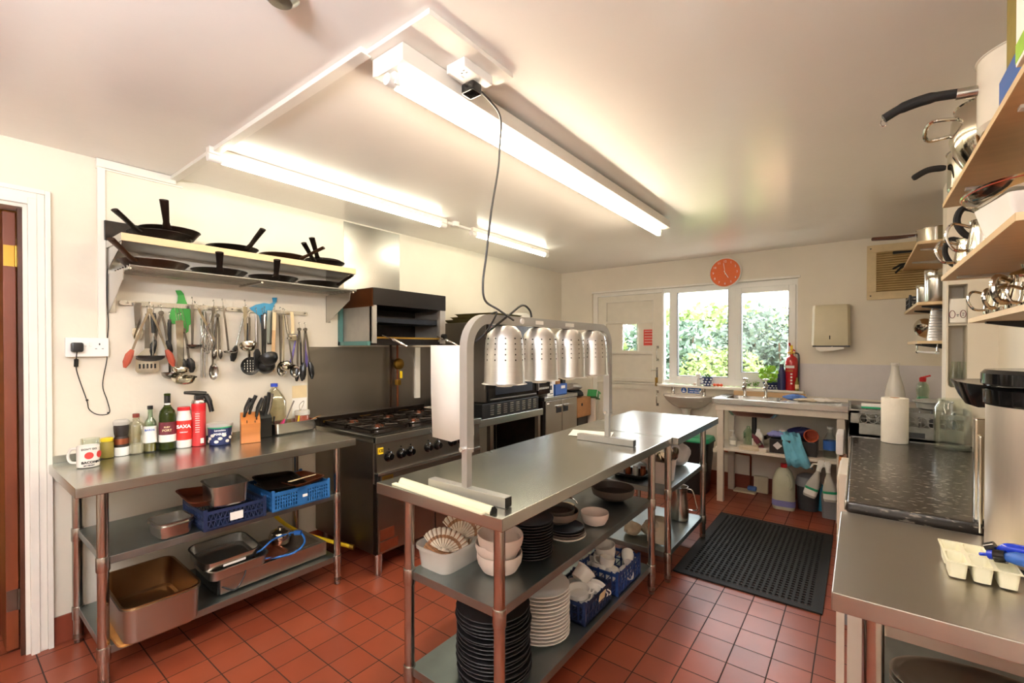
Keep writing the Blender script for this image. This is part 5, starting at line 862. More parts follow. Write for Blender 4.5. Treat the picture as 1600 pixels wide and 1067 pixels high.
# sill items
ys=YB-.045; zs=1.056
c=(-1.385,ys,zs); th=T('spray_bottle','small white spray bottle on the sill left of the spotted pot','spray bottle',c); P(th,'body',B().lathe([(.022,0),(.025,.004),(.026,.06),(.014,.085),(.011,.1)],20,c),'white_plastic'); P(th,'trigger_head',B().box(c[0]-.03,c[0]+.016,c[1]-.012,c[1]+.012,zs+.1,zs+.125,bev=.005),'white_plastic')
c=(-1.30,ys,zs); th=T('plant_pot','small navy pot with white spots and a handle, on the sill','plant pot',c); P(th,'pot',B().lathe([(.033,0),(.036,.003),(.055,.095),(.053,.097),(.034,.01),(.001,.01)],28,c),'tub_navy')
for i in range(14):
    a=R(180+15*i-20); z=.02+.028*(i%3); r=.0365+z*.2; P(th,'white_spot',B().at((c[0]+r*math.cos(a),c[1]+r*math.sin(a),zs+z),(0,78,math.degrees(a))).lathe([(.010,-.001),(.010,.0012)],12),'hand_white')
P(th,'handle',B().tube(smooth([(c[0]-.045,c[1]-.01,zs+.08),(c[0]-.078,c[1]-.015,zs+.07),(c[0]-.07,c[1]-.015,zs+.03),(c[0]-.042,c[1]-.01,zs+.02)]),.005),'tub_navy')
def leaves(th,c,n,rx,rz,size,m,seed,up=.3,name='foliage'):
    rn=random.Random(seed); b=B()
    for i in range(n):
        u=rn.uniform(0,2*PI); v=math.acos(rn.uniform(-1,1)); q=rn.uniform(.35,1)**.5; p=Vector((c[0]+rx*q*math.sin(v)*math.cos(u),c[1]+rx*q*math.sin(v)*math.sin(u),c[2]+rz*q*math.cos(v)))
        s=size*rn.uniform(.6,1.25); d=Vector((rn.uniform(-1,1),rn.uniform(-1,1),rn.uniform(-.5,1)+up)).normalized(); e=d.orthogonal().normalized(); e.rotate(Matrix.Rotation(rn.uniform(0,6.28),3,d)); n_=d.cross(e)
        b.loft([[p-d*s*.5,p-d*s*.5+e*.0002],[p-e*s*.3+n_*s*.05,p+e*s*.3+n_*s*.05],[p+d*s*.5,p+d*s*.5+e*.0002]],False,False,False)
    return P(th,name,b,m)
leaves(th,(c[0],c[1],zs+.105),30,.04,.02,.03,'leaf',3)
for i,dx in enumerate((0,.034,.066)): c=(-1.225+dx,ys-.01,zs+.016); th=T('tomato',['left orange tomato of three on the window sill','middle orange tomato of three on the window sill','right orange tomato of three on the window sill'][i],'tomato',(c[0],c[1],zs),group='tomatoes on the sill'); P(th,'fruit',B().ball(c,.0175,16,.88),'tomato'); P(th,'stalk',B().cyl((c[0],c[1],zs+.03),(c[0],c[1],zs+.036),.002,6),'leaf')
c=(-1.43,ys,zs); S('soap_bar','tiny pink soap at the left of the window sill','soap',B().at(c).box(-.014,.014,-.012,.012,0,.028,bev=.005),'pink_bowl',c)
c=(-.70,ys,zs); th=T('planter_bowl','navy spotted bowl planted with lime green leaves on the sill','plant pot',c); P(th,'bowl',B().lathe([(.045,0),(.05,.003),(.075,.065),(.073,.067),(.04,.01),(.001,.01)],28,c),'tub_navy')
for i in range(12):
    a=R(190+14*i); z=.018+.022*(i%2); r=.050+z*.36; P(th,'white_spot',B().at((c[0]+r*math.cos(a),c[1]+r*math.sin(a),zs+z),(0,66,math.degrees(a))).lathe([(.009,-.001),(.009,.0012)],12),'hand_white')
leaves(th,(c[0]-.01,c[1],zs+.15),120,.105,.085,.055,'leaf_lime',5)
for i,(x,s_) in enumerate(((-.905,.028),(-.835,.030))): th=T('herb_sprig',['small green seedling sprig on the sill between the taps','green sprig behind the right-hand tap'][i],'plant',(x,ys,zs)); P(th,'stem',B().cyl((x,ys,zs),(x,ys,zs+.05),.0025,6),'leaf'); leaves(th,(x,ys,zs+.045),22,s_,.03,.03,'leaf',7+i)
c=(-.605,ys-.025,zs); th=T('water_bottle','dark navy flask bottle on the sill before the extinguisher','bottle',c); P(th,'body',B().lathe([(.034,0),(.037,.004),(.037,.13),(.033,.165),(.02,.21),(.019,.225)],28,c),'navy'); P(th,'cap',B().lathe([(.021,.225),(.021,.25),(.019,.253)],24,c),'dark_grey')
c=(-.525,ys,zs); th=T('fire_extinguisher','red fire extinguisher standing at the right end of the sill','fire extinguisher',c); P(th,'cylinder',B().lathe([(.052,0),(.055,.006),(.055,.275),(.05,.305),(.03,.328),(.016,.335),(.016,.35)],32,c),'extinguisher'); P(th,'valve',B().cyl((c[0],c[1],zs+.35),(c[0],c[1],zs+.385),.014).box(c[0]-.035,c[0]+.03,c[1]-.01,c[1]+.01,zs+.355,zs+.37,bev=.003),'brass')
P(th,'lever',B().tube(smooth([(c[0]+.03,c[1],zs+.38),(c[0]-.005,c[1]-.005,zs+.41),(c[0]-.02,c[1]-.01,zs+.46)]),[.006]*5+[.009]*6,8),'extinguisher'); P(th,'safety_tag',B().box(c[0]-.008,c[0]+.012,c[1]-.02,c[1]-.018,zs+.385,zs+.435),'yellow')
P(th,'hose',B().tube(smooth([(c[0]+.03,c[1],zs+.36),(c[0]+.06,c[1]-.01,zs+.34),(c[0]+.062,c[1]-.012,zs+.2),(c[0]+.06,c[1]-.012,zs+.03)]),.007),'black')
P(th,'label',lblband(c,.0557,.215,.24,24,195,300),'paper'); P(th,'label',lblband(c,.0557,.185,.192,24,195,290),'brass')
for i in range(4): P(th,'pictogram',B().at((c[0],c[1],zs),(0,0,275)).box(.0547,.0562,-.008,.008,.15-.03*i,.165-.03*i),'paper')
c=(-.475,ys-.05,zs); th=T('glass_bottle','small green-brown bottle in front of the extinguisher','bottle',c) ; P(th,'body',B().lathe([(.014,0),(.016,.003),(.016,.075),(.008,.1),(.008,.125)],18,c),'herb'); P(th,'label',lblband(c,.0165,.02,.06,18),'cream_paper')
D('jug_grey','#B4B49C',.4,var=.08)
# hand basin
th=T('hand_basin','white ceramic hand basin fixed to the back wall','basin',(-1.5,YB,.93))
cx,zb=-1.50,.945
def half(rx,ry,z,n=28,y0=YB-.002): return [(cx+rx*math.cos(PI+PI*i/n),y0+ry*math.sin(PI+PI*i/n),z) for i in range(n+1)]
b=B(); rings=[half(.10,.10,zb-.15),half(.17,.18,zb-.12),half(.235,.28,zb-.06),half(.262,.335,zb-.015),half(.268,.345,zb),half(.262,.338,zb+.004),half(.235,.305,zb),]; b.loft(rings,True,False); 
inner=[[(cx+.235*math.cos(2*PI*i/40),YB-.165+.135*math.sin(2*PI*i/40),zb+.002) for i in range(40)],[(cx+.2*math.cos(2*PI*i/40),YB-.165+.11*math.sin(2*PI*i/40),zb-.05) for i in range(40)],[(cx+.08*math.cos(2*PI*i/40),YB-.165+.05*math.sin(2*PI*i/40),zb-.10) for i in range(40)]]
b.loft([half(.266,.342,zb+.0038),[(x,y,z) for x,y,z in half(.262,.10,zb+.004)]],False,False,False)
b2=B(); b.bm.free(); b=B(); b.loft(rings[:-1],True,False)
# top rim surface bridging half-ellipse outline and oval bowl
out=[(cx+.262*math.cos(2*PI*i/56),YB-.002+(.338*math.sin(2*PI*i/56) if math.sin(2*PI*i/56)<0 else 0),zb+.004) for i in range(56)]
inn=[(cx+.22*math.cos(2*PI*i/56),YB-.175+.125*math.sin(2*PI*i/56),zb+.003) for i in range(56)]
b.loft([out,inn,[(cx+.19*math.cos(2*PI*i/56),YB-.175+.10*math.sin(2*PI*i/56),zb-.05) for i in range(56)],[(cx+.06*math.cos(2*PI*i/56),YB-.175+.04*math.sin(2*PI*i/56),zb-.10) for i in range(56)]],False,True)
P(th,'bowl',b,'basin'); P(th,'waste_trap',B().lathe([(.035,-.24),(.04,-.22),(.05,-.16),(.07,-.13)],20,(cx,YB-.12,zb)),'basin'); P(th,'overflow',B().at((cx,YB-.052,zb-.03),(75,0,0)).lathe([(.012,-.002),(.012,.003)],14),'chrome')
for x in (-1.66,-1.33):
    s_=1 if x<-1.5 else -1; t=P(th,'tap',B().lathe([(.022,0),(.018,.01),(.016,.05),(.018,.075),(.012,.085)],16,(x,YB-.06,zb+.004)).tube([(x,YB-.06,zb+.05),(x+.02*s_,YB-.12,zb+.055),(x+.02*s_,YB-.14,zb+.04)],.009),'chrome'); P(t,'lever',B().tube([(x,YB-.06,zb+.088),(x+.055,YB-.09,zb+.105)],.006),'chrome')
th=T('hand_wash_sign','blue sign with white hand symbol reading Now wash your hands','sign',(-1.45,YB,1.0))
P(th,'symbol_disc',B().at((-1.560,YB,.992),(90,0,0)).lathe([(.030,0),(.030,.0025)],32),'sign_blue'); P(th,'panel',B().box(-1.515,-1.375,YB-.0025,YB,.963,1.022),'sign_blue'); text('Now wash\nyour hands',.024,'hand_white',th,(-1.445,YB-.003,.993),(90,0,0),bold=.0006)
P(th,'hand_symbol',B().box(-1.564,-1.556,YB-.0035,YB-.0025,.985,1.012).prismy([(-1.578,.985),(-1.542,.985),(-1.55,.972),(-1.57,.972)],YB-.0035,YB-.0025),'hand_white')
# sink unit
th=T('sink_unit','white-painted timber sink stand with steel sink top under the window','sink unit',(-.6,4.9,0))
xs0,xs1,yf,zt=-1.125,-.07,4.63,.985
b=B(); b.box(xs0,-1.02,yf,YB-.008,zt-.045,zt,bev=.004); b.box(-.58,xs1,yf,YB-.008,zt-.045,zt,bev=.004); b.box(-1.02,-.58,yf,4.71,zt-.045,zt); b.box(-1.02,-.58,5.03,YB-.008,zt-.045,zt); b.box(xs0,xs1,yf-.006,yf,zt-.05,zt,bev=.002)
P(th,'sink_top',b,'steel_top'); P(th,'sink_bowl',B().loft([rr(.45,.33,.06,zt,c=(-.80,4.87)),rr(.43,.31,.06,zt-.13,c=(-.80,4.87)),rr(.38,.27,.06,zt-.165,c=(-.80,4.87)),rr(.37,.26,.06,zt-.162,c=(-.80,4.87)),rr(.42,.30,.06,zt-.12,c=(-.80,4.87)),rr(.435,.315,.06,zt,c=(-.80,4.87))],True,True) if 0 else B().loft([rr(.435,.315,.06,zt,c=(-.80,4.87)),rr(.42,.30,.06,zt-.12,c=(-.80,4.87)),rr(.37,.26,.06,zt-.162,c=(-.80,4.87)),rr(.38,.27,.06,zt-.166,c=(-.80,4.87)),rr(.43,.31,.06,zt-.13,c=(-.80,4.87)),rr(.45,.33,.06,zt-.002,c=(-.80,4.87))],False,False),'steel')
P(th,'fascia',B().box(xs0+.03,xs1,yf+.01,yf+.035,.875,zt-.05,bev=.003).box(xs0+.03,xs0+.055,yf+.03,YB-.02,.875,zt-.05),'sink_fascia')
for x,y in ((-1.055,yf+.045),(-1.055,YB-.06),(-.12,YB-.06),(-.12,yf+.045)): P(th,'leg',B().box(x-.028,x+.028,y-.028,y+.028,0,.875,bev=.003),'sink_fascia')
P(th,'shelf',B().box(-1.10,-.09,yf+.03,YB-.10,.488,.512,bev=.003),'cab_white'); P(th,'shelf_batten',B().box(-1.12,-1.083,yf+.02,YB-.03,.46,.50,bev=.002),'sink_fascia'); P(th,'back_panel',B().box(-.86,-.09,YB-.03,YB-.015,.18,.88),'splash_panel') if 0 else None
P(th,'draining_grooves',B().box(-.52,-.12,4.72,4.724,zt,zt+.003).box(-.52,-.12,4.80,4.804,zt,zt+.003).box(-.52,-.12,4.88,4.884,zt,zt+.003),'steel')
P(th,'waste_pipe',B().cyl((-.80,4.87,.60),(-.80,4.87,.82),.022).tube([(-.80,4.87,.62),(-.72,4.95,.60),(-.70,YB-.02,.60)],.02),'black')
for x in (-.893,-.711):
    t=P(th,'tap',B().lathe([(.026,0),(.020,.008),(.014,.02),(.013,.09),(.018,.11),(.018,.135),(.010,.145),(.008,.17)],18,(x,4.925,zt)).tube(smooth([(x,4.925,zt+.09),(x,4.88,zt+.105),(x,4.84,zt+.10),(x,4.825,zt+.075)]),.010),'chrome'); P(t,'tap_head',B().lathe([(.008,.165),(.02,.17),(.02,.182),(.008,.19)],12,(x,4.925,zt)).box(x-.03,x+.03,4.92,4.93,zt+.172,zt+.182,bev=.003),'chrome')
S('timber_upstand','brown wooden upstand board behind the sink taps','board',B().box(-1.02,-.40,5.055,5.085,zt,zt+.045,bev=.003),'shelf_wood',(-.7,5.07,zt))
for i,(x,y,sx,sy,sz,m_,lab_) in enumerate(((-.46,4.86,.085,.05,.03,'cloth_blue','crumpled bright blue cloth at the back of the drainer'),(-.37,4.78,.09,.06,.018,'cloth_beige','tan cloth spread on the drainer beside the blue one'),(-.24,4.80,.10,.07,.022,'white_plate','cream cloth heaped at the right end of the drainer'))): S('dish_cloth',lab_,'cloth',B().loft(lump((x,y,zt+.001),sx,sy,sz,60+i,.3)),m_,(x,y,zt))
th=T('chopping_board','thin pale boards lying along the back of the drainer','board',(-.2,5.0,zt)); P(th,'board',B().at((-.21,5.02,zt),(3,0,0)).box(-.22,.13,-.06,.05,.004,.014,bev=.003),'cab_white')
# things on sink shelf
zs=.513
c=(-.97,4.80,zs); th=T('soap_dispenser','small clear pump soap bottle on the shelf below the sink','soap bottle',c); P(th,'body',B().lathe([(.03,0),(.033,.004),(.033,.075),(.02,.095),(.012,.1)],20,c),'frost'); P(th,'pump',B().cyl((c[0],c[1],zs+.1),(c[0],c[1],zs+.145),.006).box(c[0]-.035,c[0]+.01,c[1]-.008,c[1]+.008,zs+.143,zs+.155,bev=.003).lathe([(.013,.1),(.013,.118)],14,c),'white_plastic'); P(th,'label',lblband(c,.0338,.02,.06,20,215,320),'paper')
c=(-.86,4.93,zs); th=T('detergent_bottle','large clear bottle behind the pump soap','bottle',c); P(th,'body',B().lathe([(.045,0),(.048,.005),(.048,.13),(.02,.17),(.018,.19)],24,c),'glass_green')
c=(-.77,4.88,zs); th=T('cleaning_bottle','white bottle of cleaner with a printed label under the sink bowl','bottle',c); P(th,'body',B().at(c).loft([rr(.10,.06,.02,0),rr(.10,.06,.02,.12),rr(.04,.04,.018,.155),rr(.035,.035,.017,.175)]),'white_plastic'); P(th,'label',B().at(c).box(-.035,.035,-.032,-.0305,.02,.10),'pink_bowl')
th=T('packet','red and silver crumpled packet leaning on the white bottle','packet',(-.68,4.78,zs)); P(th,'packet',B().at((-.70,4.77,zs+.003),(0,-35,10)).loft([rr(.02,.06,.008,0),rr(.045,.09,.02,.05),rr(.045,.09,.02,.12),rr(.01,.085,.004,.17)]),'wine_label'); P(th,'silver_stripe',B().at((-.70,4.77,zs+.003),(0,-35,10)).loft([rr(.047,.092,.02,.06),rr(.047,.092,.02,.08)]),'steel')
S('packet','second red packet behind the crumpled one','packet',B().at((-.64,4.93,zs+.003),(0,25,-20)).loft([rr(.03,.06,.01,0),rr(.05,.09,.02,.07),rr(.01,.09,.004,.16)]),'red',(-.64,4.93,zs)); S('folded_cloth','cream folded cloth at the front of the sink shelf','cloth',B().at((-.82,4.735,zs)).loft([rr(.17,.09,.02,0),rr(.175,.095,.02,.02),rr(.15,.08,.02,.035)]),'cloth_beige',(-.82,4.735,zs)); S('foil_tray','small cream folded packet beside the cream cloth','packet',B().at((-.70,4.71,zs)).loft([rr(.06,.05,.01,0),rr(.07,.05,.01,.03)]),'cab_white',(-.70,4.71,zs))
c=(-.565,4.80,zs); th=T('storage_box','black box with a white diamond label on the sink shelf','box',c); P(th,'box',B().at(c).box(-.085,.085,-.09,.11,0,.125,bev=.004),'black'); P(th,'diamond_label',B().at((c[0]-.02,c[1]-.0915,zs+.07),(0,45,0)).box(-.026,.026,-.001,.001,-.026,.026),'splash_panel')
S('folded_cloth','lilac cloth bundled on top of the black box','cloth',B().loft(lump((-.60,4.81,zs+.127),.075,.075,.03,71,.3)),'cloth_purple',(-.6,4.81,zs+.127)); S('sponge','round pink pad on the lilac cloth','sponge',B().at((-.56,4.86,zs+.175)).lathe([(.03,0),(.034,.008),(.03,.02),(.001,.022)],18),'pink_bowl',(-.56,4.86,zs+.175)); S('folded_cloth','dark blue cloth heaped behind the light blue towel','cloth',B().loft(lump((-.42,4.94,zs+.128),.11,.08,.05,77,.25)),'navy',(-.42,4.94,zs+.128))
c=(-.37,4.83,zs); th=T('plastic_crate','black crate holding the blue towel and terracotta pot under the sink','crate',c); P(th,'crate',B().at(c).box(-.10,.08,-.10,.12,0,.125,bev=.004),'black')
th=T('towel','light blue towel hanging over the front of the sink shelf','towel',(-.46,4.70,zs)); b=B(); rows_=[(4.90,zs+.17),(4.82,zs+.185),(4.735,zs+.165),(4.70,zs+.10),(4.665,zs+.04),(4.640,zs-.02),(4.636,zs-.085)]
b.loft([[(-.60+.018*k+.019*j+ (.0 if k<3 else .004*(k-3)*j*.3),y+.012*math.sin(j*1.9+k),z+.008*math.cos(j*2.1+k*.7)) for j in range(9)] for k,(y,z) in enumerate(rows_)],False,False,False); o=P(th,'towel',b,'cloth_cyan'); o.modifiers.new('thick','SOLIDIFY').thickness=.006
c=(-.335,4.76,zs+.155); th=T('plant_pot','terracotta pot lying on its side, open end facing out, under the sink','plant pot',c); P(th,'pot',B().at((-.335,4.80,zs+.180),(90,0,0)).lathe([(.035,-.07),(.04,-.068),(.05,.03),(.057,.032),(.057,.05),(.048,.05),(.04,-.055),(.001,-.056)],30),'terracotta')
c=(-.20,4.80,zs); th=T('cleaning_bottle','clear bottle with bright blue sleeve at the right of the sink shelf','bottle',c); P(th,'body',B().lathe([(.045,0),(.05,.005),(.05,.15),(.02,.22),(.018,.25)],24,c),'glass_clear'); P(th,'blue_sleeve',lblband(c,.051,.07,.15,24),'blue_box'); P(th,'cap',B().lathe([(.022,.25),(.022,.268)],16,c),'white_plastic')
c=(-.12,4.84,zs); th=T('cleaning_bottle','clear bottle with grey cap nearest the worktop on the sink shelf','bottle',c); P(th,'body',B().lathe([(.03,0),(.033,.005),(.033,.16),(.015,.20)],20,c),'glass_clear'); P(th,'cap',B().lathe([(.02,.20),(.02,.235)],16,c),'grey_plastic')
def trigger(label,x,y,z,tilt,lab='green_lid'):
    th=T('trigger_spray_bottle',label,'spray bottle',(x,y,z),world=False,group='spray bottles on the shelf edge'); th.rotation_euler=(0,R(tilt),0)
    P(th,'body',B().loft([rr(.085,.055,.02,0),rr(.095,.06,.025,.012),rr(.095,.06,.025,.10),rr(.06,.045,.02,.17),rr(.03,.03,.0149,.215),rr(.03,.03,.0149,.24)]),'frost'); P(th,'label',B().loft([rr(.0965,.0615,.025,.02),rr(.0965,.0615,.025,.085)],False,False),'white_plastic'); P(th,'label_stripe',B().loft([rr(.0975,.0625,.025,.065),rr(.0975,.0625,.025,.085)],False,False),lab)
    h=P(th,'trigger_head',B().loft([rr(.034,.034,.016,.235),rr(.034,.034,.016,.265),rr(.04,.03,.012,.275),rr(.05,.03,.012,.31),rr(.03,.028,.012,.325)]),'white_plastic'); P(h,'trigger',B().tube(smooth([(-.02,0,.285),(-.05,0,.27),(-.055,0,.235)]),.006),'white_plastic'); return th
trigger('left trigger spray bottle leaning on the sink shelf edge',-.335,4.572,.212,16); trigger('right trigger spray bottle, upright by the worktop end',-.185,4.565,.20,-4)
# floor items
c=(-.545,4.80,0); th=T('detergent_jug','big pale jug with red cap on the floor under the sink','jug',c); P(th,'body',B().at(c,(0,0,5)).loft([rr(.17,.12,.04,0),rr(.185,.13,.05,.03),rr(.18,.13,.05,.25),rr(.13,.10,.04,.34),rr(.07,.06,.028,.375)]),'jug_grey'); P(th,'lower_band',B().at(c,(0,0,5)).loft([rr(.188,.133,.05,.03),rr(.188,.133,.05,.085)],False,False),'cloth_purple'); P(th,'cap',B().lathe([(.026,.375),(.026,.405),(.022,.41)],18,c),'red')
P(th,'handle',B().at(c,(0,0,5)).tube(smooth([(.03,-.06,.33),(.055,-.078,.31),(.065,-.08,.24),(.05,-.065,.20)]),.012),'jug_grey')
c=(-.365,4.90,0); th=T('bucket','round grey lidded bucket between the jug and the square bin','bucket',c); P(th,'body',B().lathe([(.072,0),(.078,.005),(.09,.22),(.095,.225)],28,c),'dark_grey'); P(th,'lid',B().lathe([(.10,.22),(.10,.245),(.085,.30),(.05,.32),(.001,.32)],28,c),'grey_plastic')
c=(-.195,4.80,0); th=T('square_bin','square grey plastic bin nearest the worktop on the floor','bin',c); P(th,'bin',B().at(c).loft([rr(.11,.14,.02,0),rr(.13,.16,.02,.19)]),'grey_plastic')
c=(-.27,4.93,0); S('cleaning_bottle','turquoise bottle between the bucket and square bin','bottle',B().lathe([(.025,0),(.028,.004),(.028,.2),(.012,.24)],18,c),'blue_sil',c)
th=T('copper_pipe','brown copper pipe running along the wall below the sink shelf','pipe',(-.9,YB-.03,.3)); P(th,'pipe',B().tube([(-1.78,YB-.03,.40),(-.99,YB-.03,.37),(-.885,YB-.03,.365),(-.88,YB-.03,.35),(-.88,YB-.03,.02)],.009),'copper'); P(th,'pipe',B().tube([(-.99,YB-.03,.47),(-.10,YB-.03,.43)],.016).cyl((-.99,YB-.035,.47),(-.99,YB-.035,.41),.014),'dark_wood')
P(th,'valve',B().box(-.90,-.82,YB-.10,YB-.04,.02,.06,bev=.01),'cloth_blue')
b=B(); b.box(-1.02,-.82,YB-.15,YB-.012,0,.015,bev=.005); b.box(-.85,-.72,YB-.05,YB-.012,0,.17,bev=.01); S('concrete_patch','rough cream plaster patch where the pipe meets the floor','plaster',b,'tape_beige',(-.86,YB-.08,0))
c=(-1.325,4.83,0); th=T('waste_bin','tall square black bin with a green lid left of the sink stand','bin',c); P(th,'bin',B().at(c).loft([rr(.22,.22,.03,0),rr(.30,.28,.035,.52)]),'black'); P(th,'lid',B().at(c).loft([rr(.31,.29,.035,.52),rr(.315,.295,.035,.535),rr(.29,.27,.03,.565),rr(.12,.11,.03,.575)]),'green_lid'); P(th,'lid_rim',B().at(c).loft([rr(.318,.298,.035,.512),rr(.318,.298,.035,.522)]),'black')
S('floor_bag','pale folded bag on the floor behind the green-lidded bin','bag',B().loft(lump((-1.30,5.08,.577),.12,.05,.04,88,.2)),'splash_panel',(-1.3,5.08,.577)) if 0 else None
# mat with real holes
mx0,mx1,my0,my1=-.965,-.155,3.0,4.32; nx,ny=22,36; b=B(); bw=.05
b.box(mx0,mx1,my0,my0+bw,.001,.010); b.box(mx0,mx1,my1-bw,my1,.001,.010); b.box(mx0,mx0+bw,my0+bw,my1-bw,.001,.010); b.box(mx1-bw,mx1,my0+bw,my1-bw,.001,.010)
dx=(mx1-mx0-2*bw)/nx; dy=(my1-my0-2*bw)/ny
for i in range(nx):
    for j in range(ny):
        cx_=mx0+bw+dx*(i+.5); cy_=my0+bw+dy*(j+.5); sq=[(cx_+dx/2*u,cy_+dy/2*v) for u,v in ((1,0),(1,1),(0,1),(-1,1),(-1,0),(-1,-1),(0,-1),(1,-1))]; h_=[(cx_+dx*.34*math.cos(PI/4*k),cy_+dy*.34*math.sin(PI/4*k)) for k in range(8)]
        b.loft([[(x,y,.011) for x,y in sq],[(x,y,.011) for x,y in h_],[(x,y,.002) for x,y in h_]],False,False)
S('rubber_mat','black rubber mat full of drainage holes on the tiled floor','floor mat',b,'rubber',((mx0+mx1)/2,(my0+my1)/2,0))
# ================================================================ RIGHT SIDE
th=T('worktop','speckled black laminate worktop holding the kitchen roll','worktop',(.23,2.7,.9))
b=B(); b.box(-.036,.617,1.975,3.445,.888,.93,bev=.012); P(th,'worktop',b,'worktop'); P(th,'edge_trim',B().box(-.040,-.034,1.99,3.445,.895,.931,bev=.001).box(-.036,.617,3.445,3.452,.89,.933),'steel')
th=T('base_cabinet','cream base cabinet under the speckled worktop','cabinet',(.2,2.7,0)); P(th,'carcass',B().box(.02,.615,1.985,3.44,.10,.886),'cab_white'); P(th,'plinth',B().box(.05,.49,2.0,3.42,0,.10),'dark_wood')
for a,c_ in ((1.99,2.45),(2.455,2.93)): P(th,'door',B().box(.0,.02,a,c_,.12,.74,bev=.003),'cab_white')
for a,c_ in ((1.99,2.45),(2.455,2.93)): P(th,'drawer',B().box(.0,.02,a,c_,.75,.88,bev=.003),'cab_white')
P(th,'opened_door',B().at((.0,1.985,0),(0,0,-8)).box(-.075,-.055,-.02,.02,.12,.86,bev=.003),'cab_white') if 0 else None
P(th,'side_rail',B().box(-.062,-.038,1.98,2.0,.10,.80,bev=.002),'cab_white'); P(th,'side_rail',B().box(-.03,.02,1.975,1.985,.10,.85,bev=.002),'cab_white')
th=T('undercounter_fridge','white undercounter appliance with grey feet beside the rubber mat','fridge',(-.02,3.2,0)); P(th,'casing',B().box(-.085,-.0,2.97,3.43,.06,.80,bev=.006),'cab_white'); P(th,'door_seal',B().box(-.092,-.085,2.975,3.425,.10,.78,bev=.002),'cab_white'); P(th,'kick_grille',B().box(-.08,-.005,2.975,3.42,.0,.06),'grey_plastic')
S('grey_tray_box','folded pale grey tea towel hung between worktop and sink','towel',B().box(-.115,-.075,3.47,3.72,.80,.93,bev=.01),'splash_panel',(-.1,3.6,.8)); S('wooden_block','brown wooden block below the grey towel','block',B().box(-.10,-.06,3.47,3.60,.70,.79,bev=.003),'wood_block',(-.08,3.53,.7))
# stand + decorated crate beyond the worktop
th=T('dishwasher','stainless dishwasher block carrying the grey crate','dishwasher',(.22,3.9,0)); P(th,'casing',B().box(-.055,.495,3.46,4.55,.10,.925,bev=.004),'steel_dark'); P(th,'plinth',B().box(-.02,.48,3.48,4.5,0,.10),'black'); P(th,'hood_panel',B().box(.16,.49,3.78,4.40,.925,1.07,bev=.01),'steel_brush')
th=T('rack_crate','worn grey crate with pierced ring pattern behind the kitchen roll','crate',(.22,3.55,.93)); cy0,cy1,cx0,cx1,h0,h1=3.50,3.74,-.050,.488,.932,1.115
b=B(); b.box(cx0,cx1,cy0,cy1,h0,h0+.01); 
b.box(cx0,cx1,cy0,cy0+.008,h0,h0+.075); b.box(cx0,cx1,cy0,cy0+.008,h0+.135,h0+.160); b.box(cx0,cx0+.05,cy0,cy0+.008,h0,h0+.16); b.box(cx1-.03,cx1,cy0,cy0+.008,h0,h0+.16); b.box(cx0,cx1,cy0-.006,cy0+.01,h0+.150,h0+.160)
b.box(cx0,cx0+.008,cy0,cy1,h0,h1); b.box(cx1-.008,cx1,cy0,cy1,h0,h1); b.box(cx0,cx1,cy1-.008,cy1,h0,h1-.02); P(th,'body',b,'grey_crate')
b=B()
for i in range(10):
    x=cx0+.072+.044*i; b.tube([(x+.020*math.cos(2*PI*k/12),cy0+.004,h0+.105+.028*math.sin(2*PI*k/12)) for k in range(12)],.0025,5,closed=True); b.tube([(x+.022+.009*math.cos(2*PI*k/8),cy0+.004,h0+.105+.012*math.sin(2*PI*k/8)) for k in range(8)],.0022,5,closed=True)
b.box(cx0+.04,cx1-.03,cy0+.001,cy0+.006,h0+.103,h0+.107); P(th,'ring_lattice',b,'grey_crate'); P(th,'hand_slot',B().box(.20,.30,cy0-.002,cy0,h0+.015,h0+.045),'dark_grey')
for i in range(9): 
    c=(.03+.05*i,3.62,h0+.012); S('stacked_plate',['leftmost','second','third','fourth','middle','sixth','seventh','eighth','rightmost'][i]+' dark plate standing on edge in the grey crate, counted from the left','plate',B().at((c[0],c[1],c[2]+.075),(0,90,0)).lathe([(.03,0),(.075,.006),(.075,.008),(.03,.003)],28),'grey_crate' if i%3 else 'dark_grey',c,group='plates standing in the grey crate')
c=(.205,3.60,1.105); S('dish_brush','green and white scrubbing pad on the grey crate','sponge',B().at((.06,3.56,1.095)).box(-.05,.05,-.03,.03,0,.012,bev=.003).slot(1).box(-.05,.05,-.03,.03,.012,.028,bev=.003),['green_lid','white_plastic'],(.06,3.56,1.095))
c=(.34,3.60,1.105); th=T('pan_lid','pale domed lid with rim on top of the grey crate','lid',c); P(th,'lid',B().lathe([(.05,-.0),(.07,.01),(.075,.04),(.09,.046),(.09,.052),(.05,.062),(.001,.064)],32,c),'grey_crate')
# kitchen roll, jar, bottles
c=(.160,3.37,.932); th=T('kitchen_roll','tall white kitchen roll standing on the worktop','kitchen roll',c); P(th,'roll',B().lathe([(.060,0),(.061,.002),(.061,.25),(.060,.252),(.022,.252),(.022,.2),(.001,.2)],36,c),'paper_roll'); P(th,'cardboard_core',B().lathe([(.022,.20),(.022,.253),(.019,.253),(.019,.20)],24,c),'cardboard')
c=(.395,3.34,.932); th=T('glass_jar','large clear glass jar at the back of the worktop','jar',c); P(th,'body',B().lathe([(.065,0),(.074,.004),(.075,.22),(.06,.245),(.06,.265),(.057,.265),(.057,.245),(.071,.215),(.070,.012),(.001,.010)],36,c),'glass_clear')
c=(.41,3.62,1.155); 
c=(.235,4.95,.987); th=T('ceramic_bottle','tall white ceramic bottle beyond the kitchen roll','bottle',c); P(th,'body',B().lathe([(.062,0),(.066,.006),(.066,.10),(.055,.17),(.032,.26),(.026,.31),(.026,.33),(.030,.335),(.030,.352),(.026,.355)],32,c),'white_china')
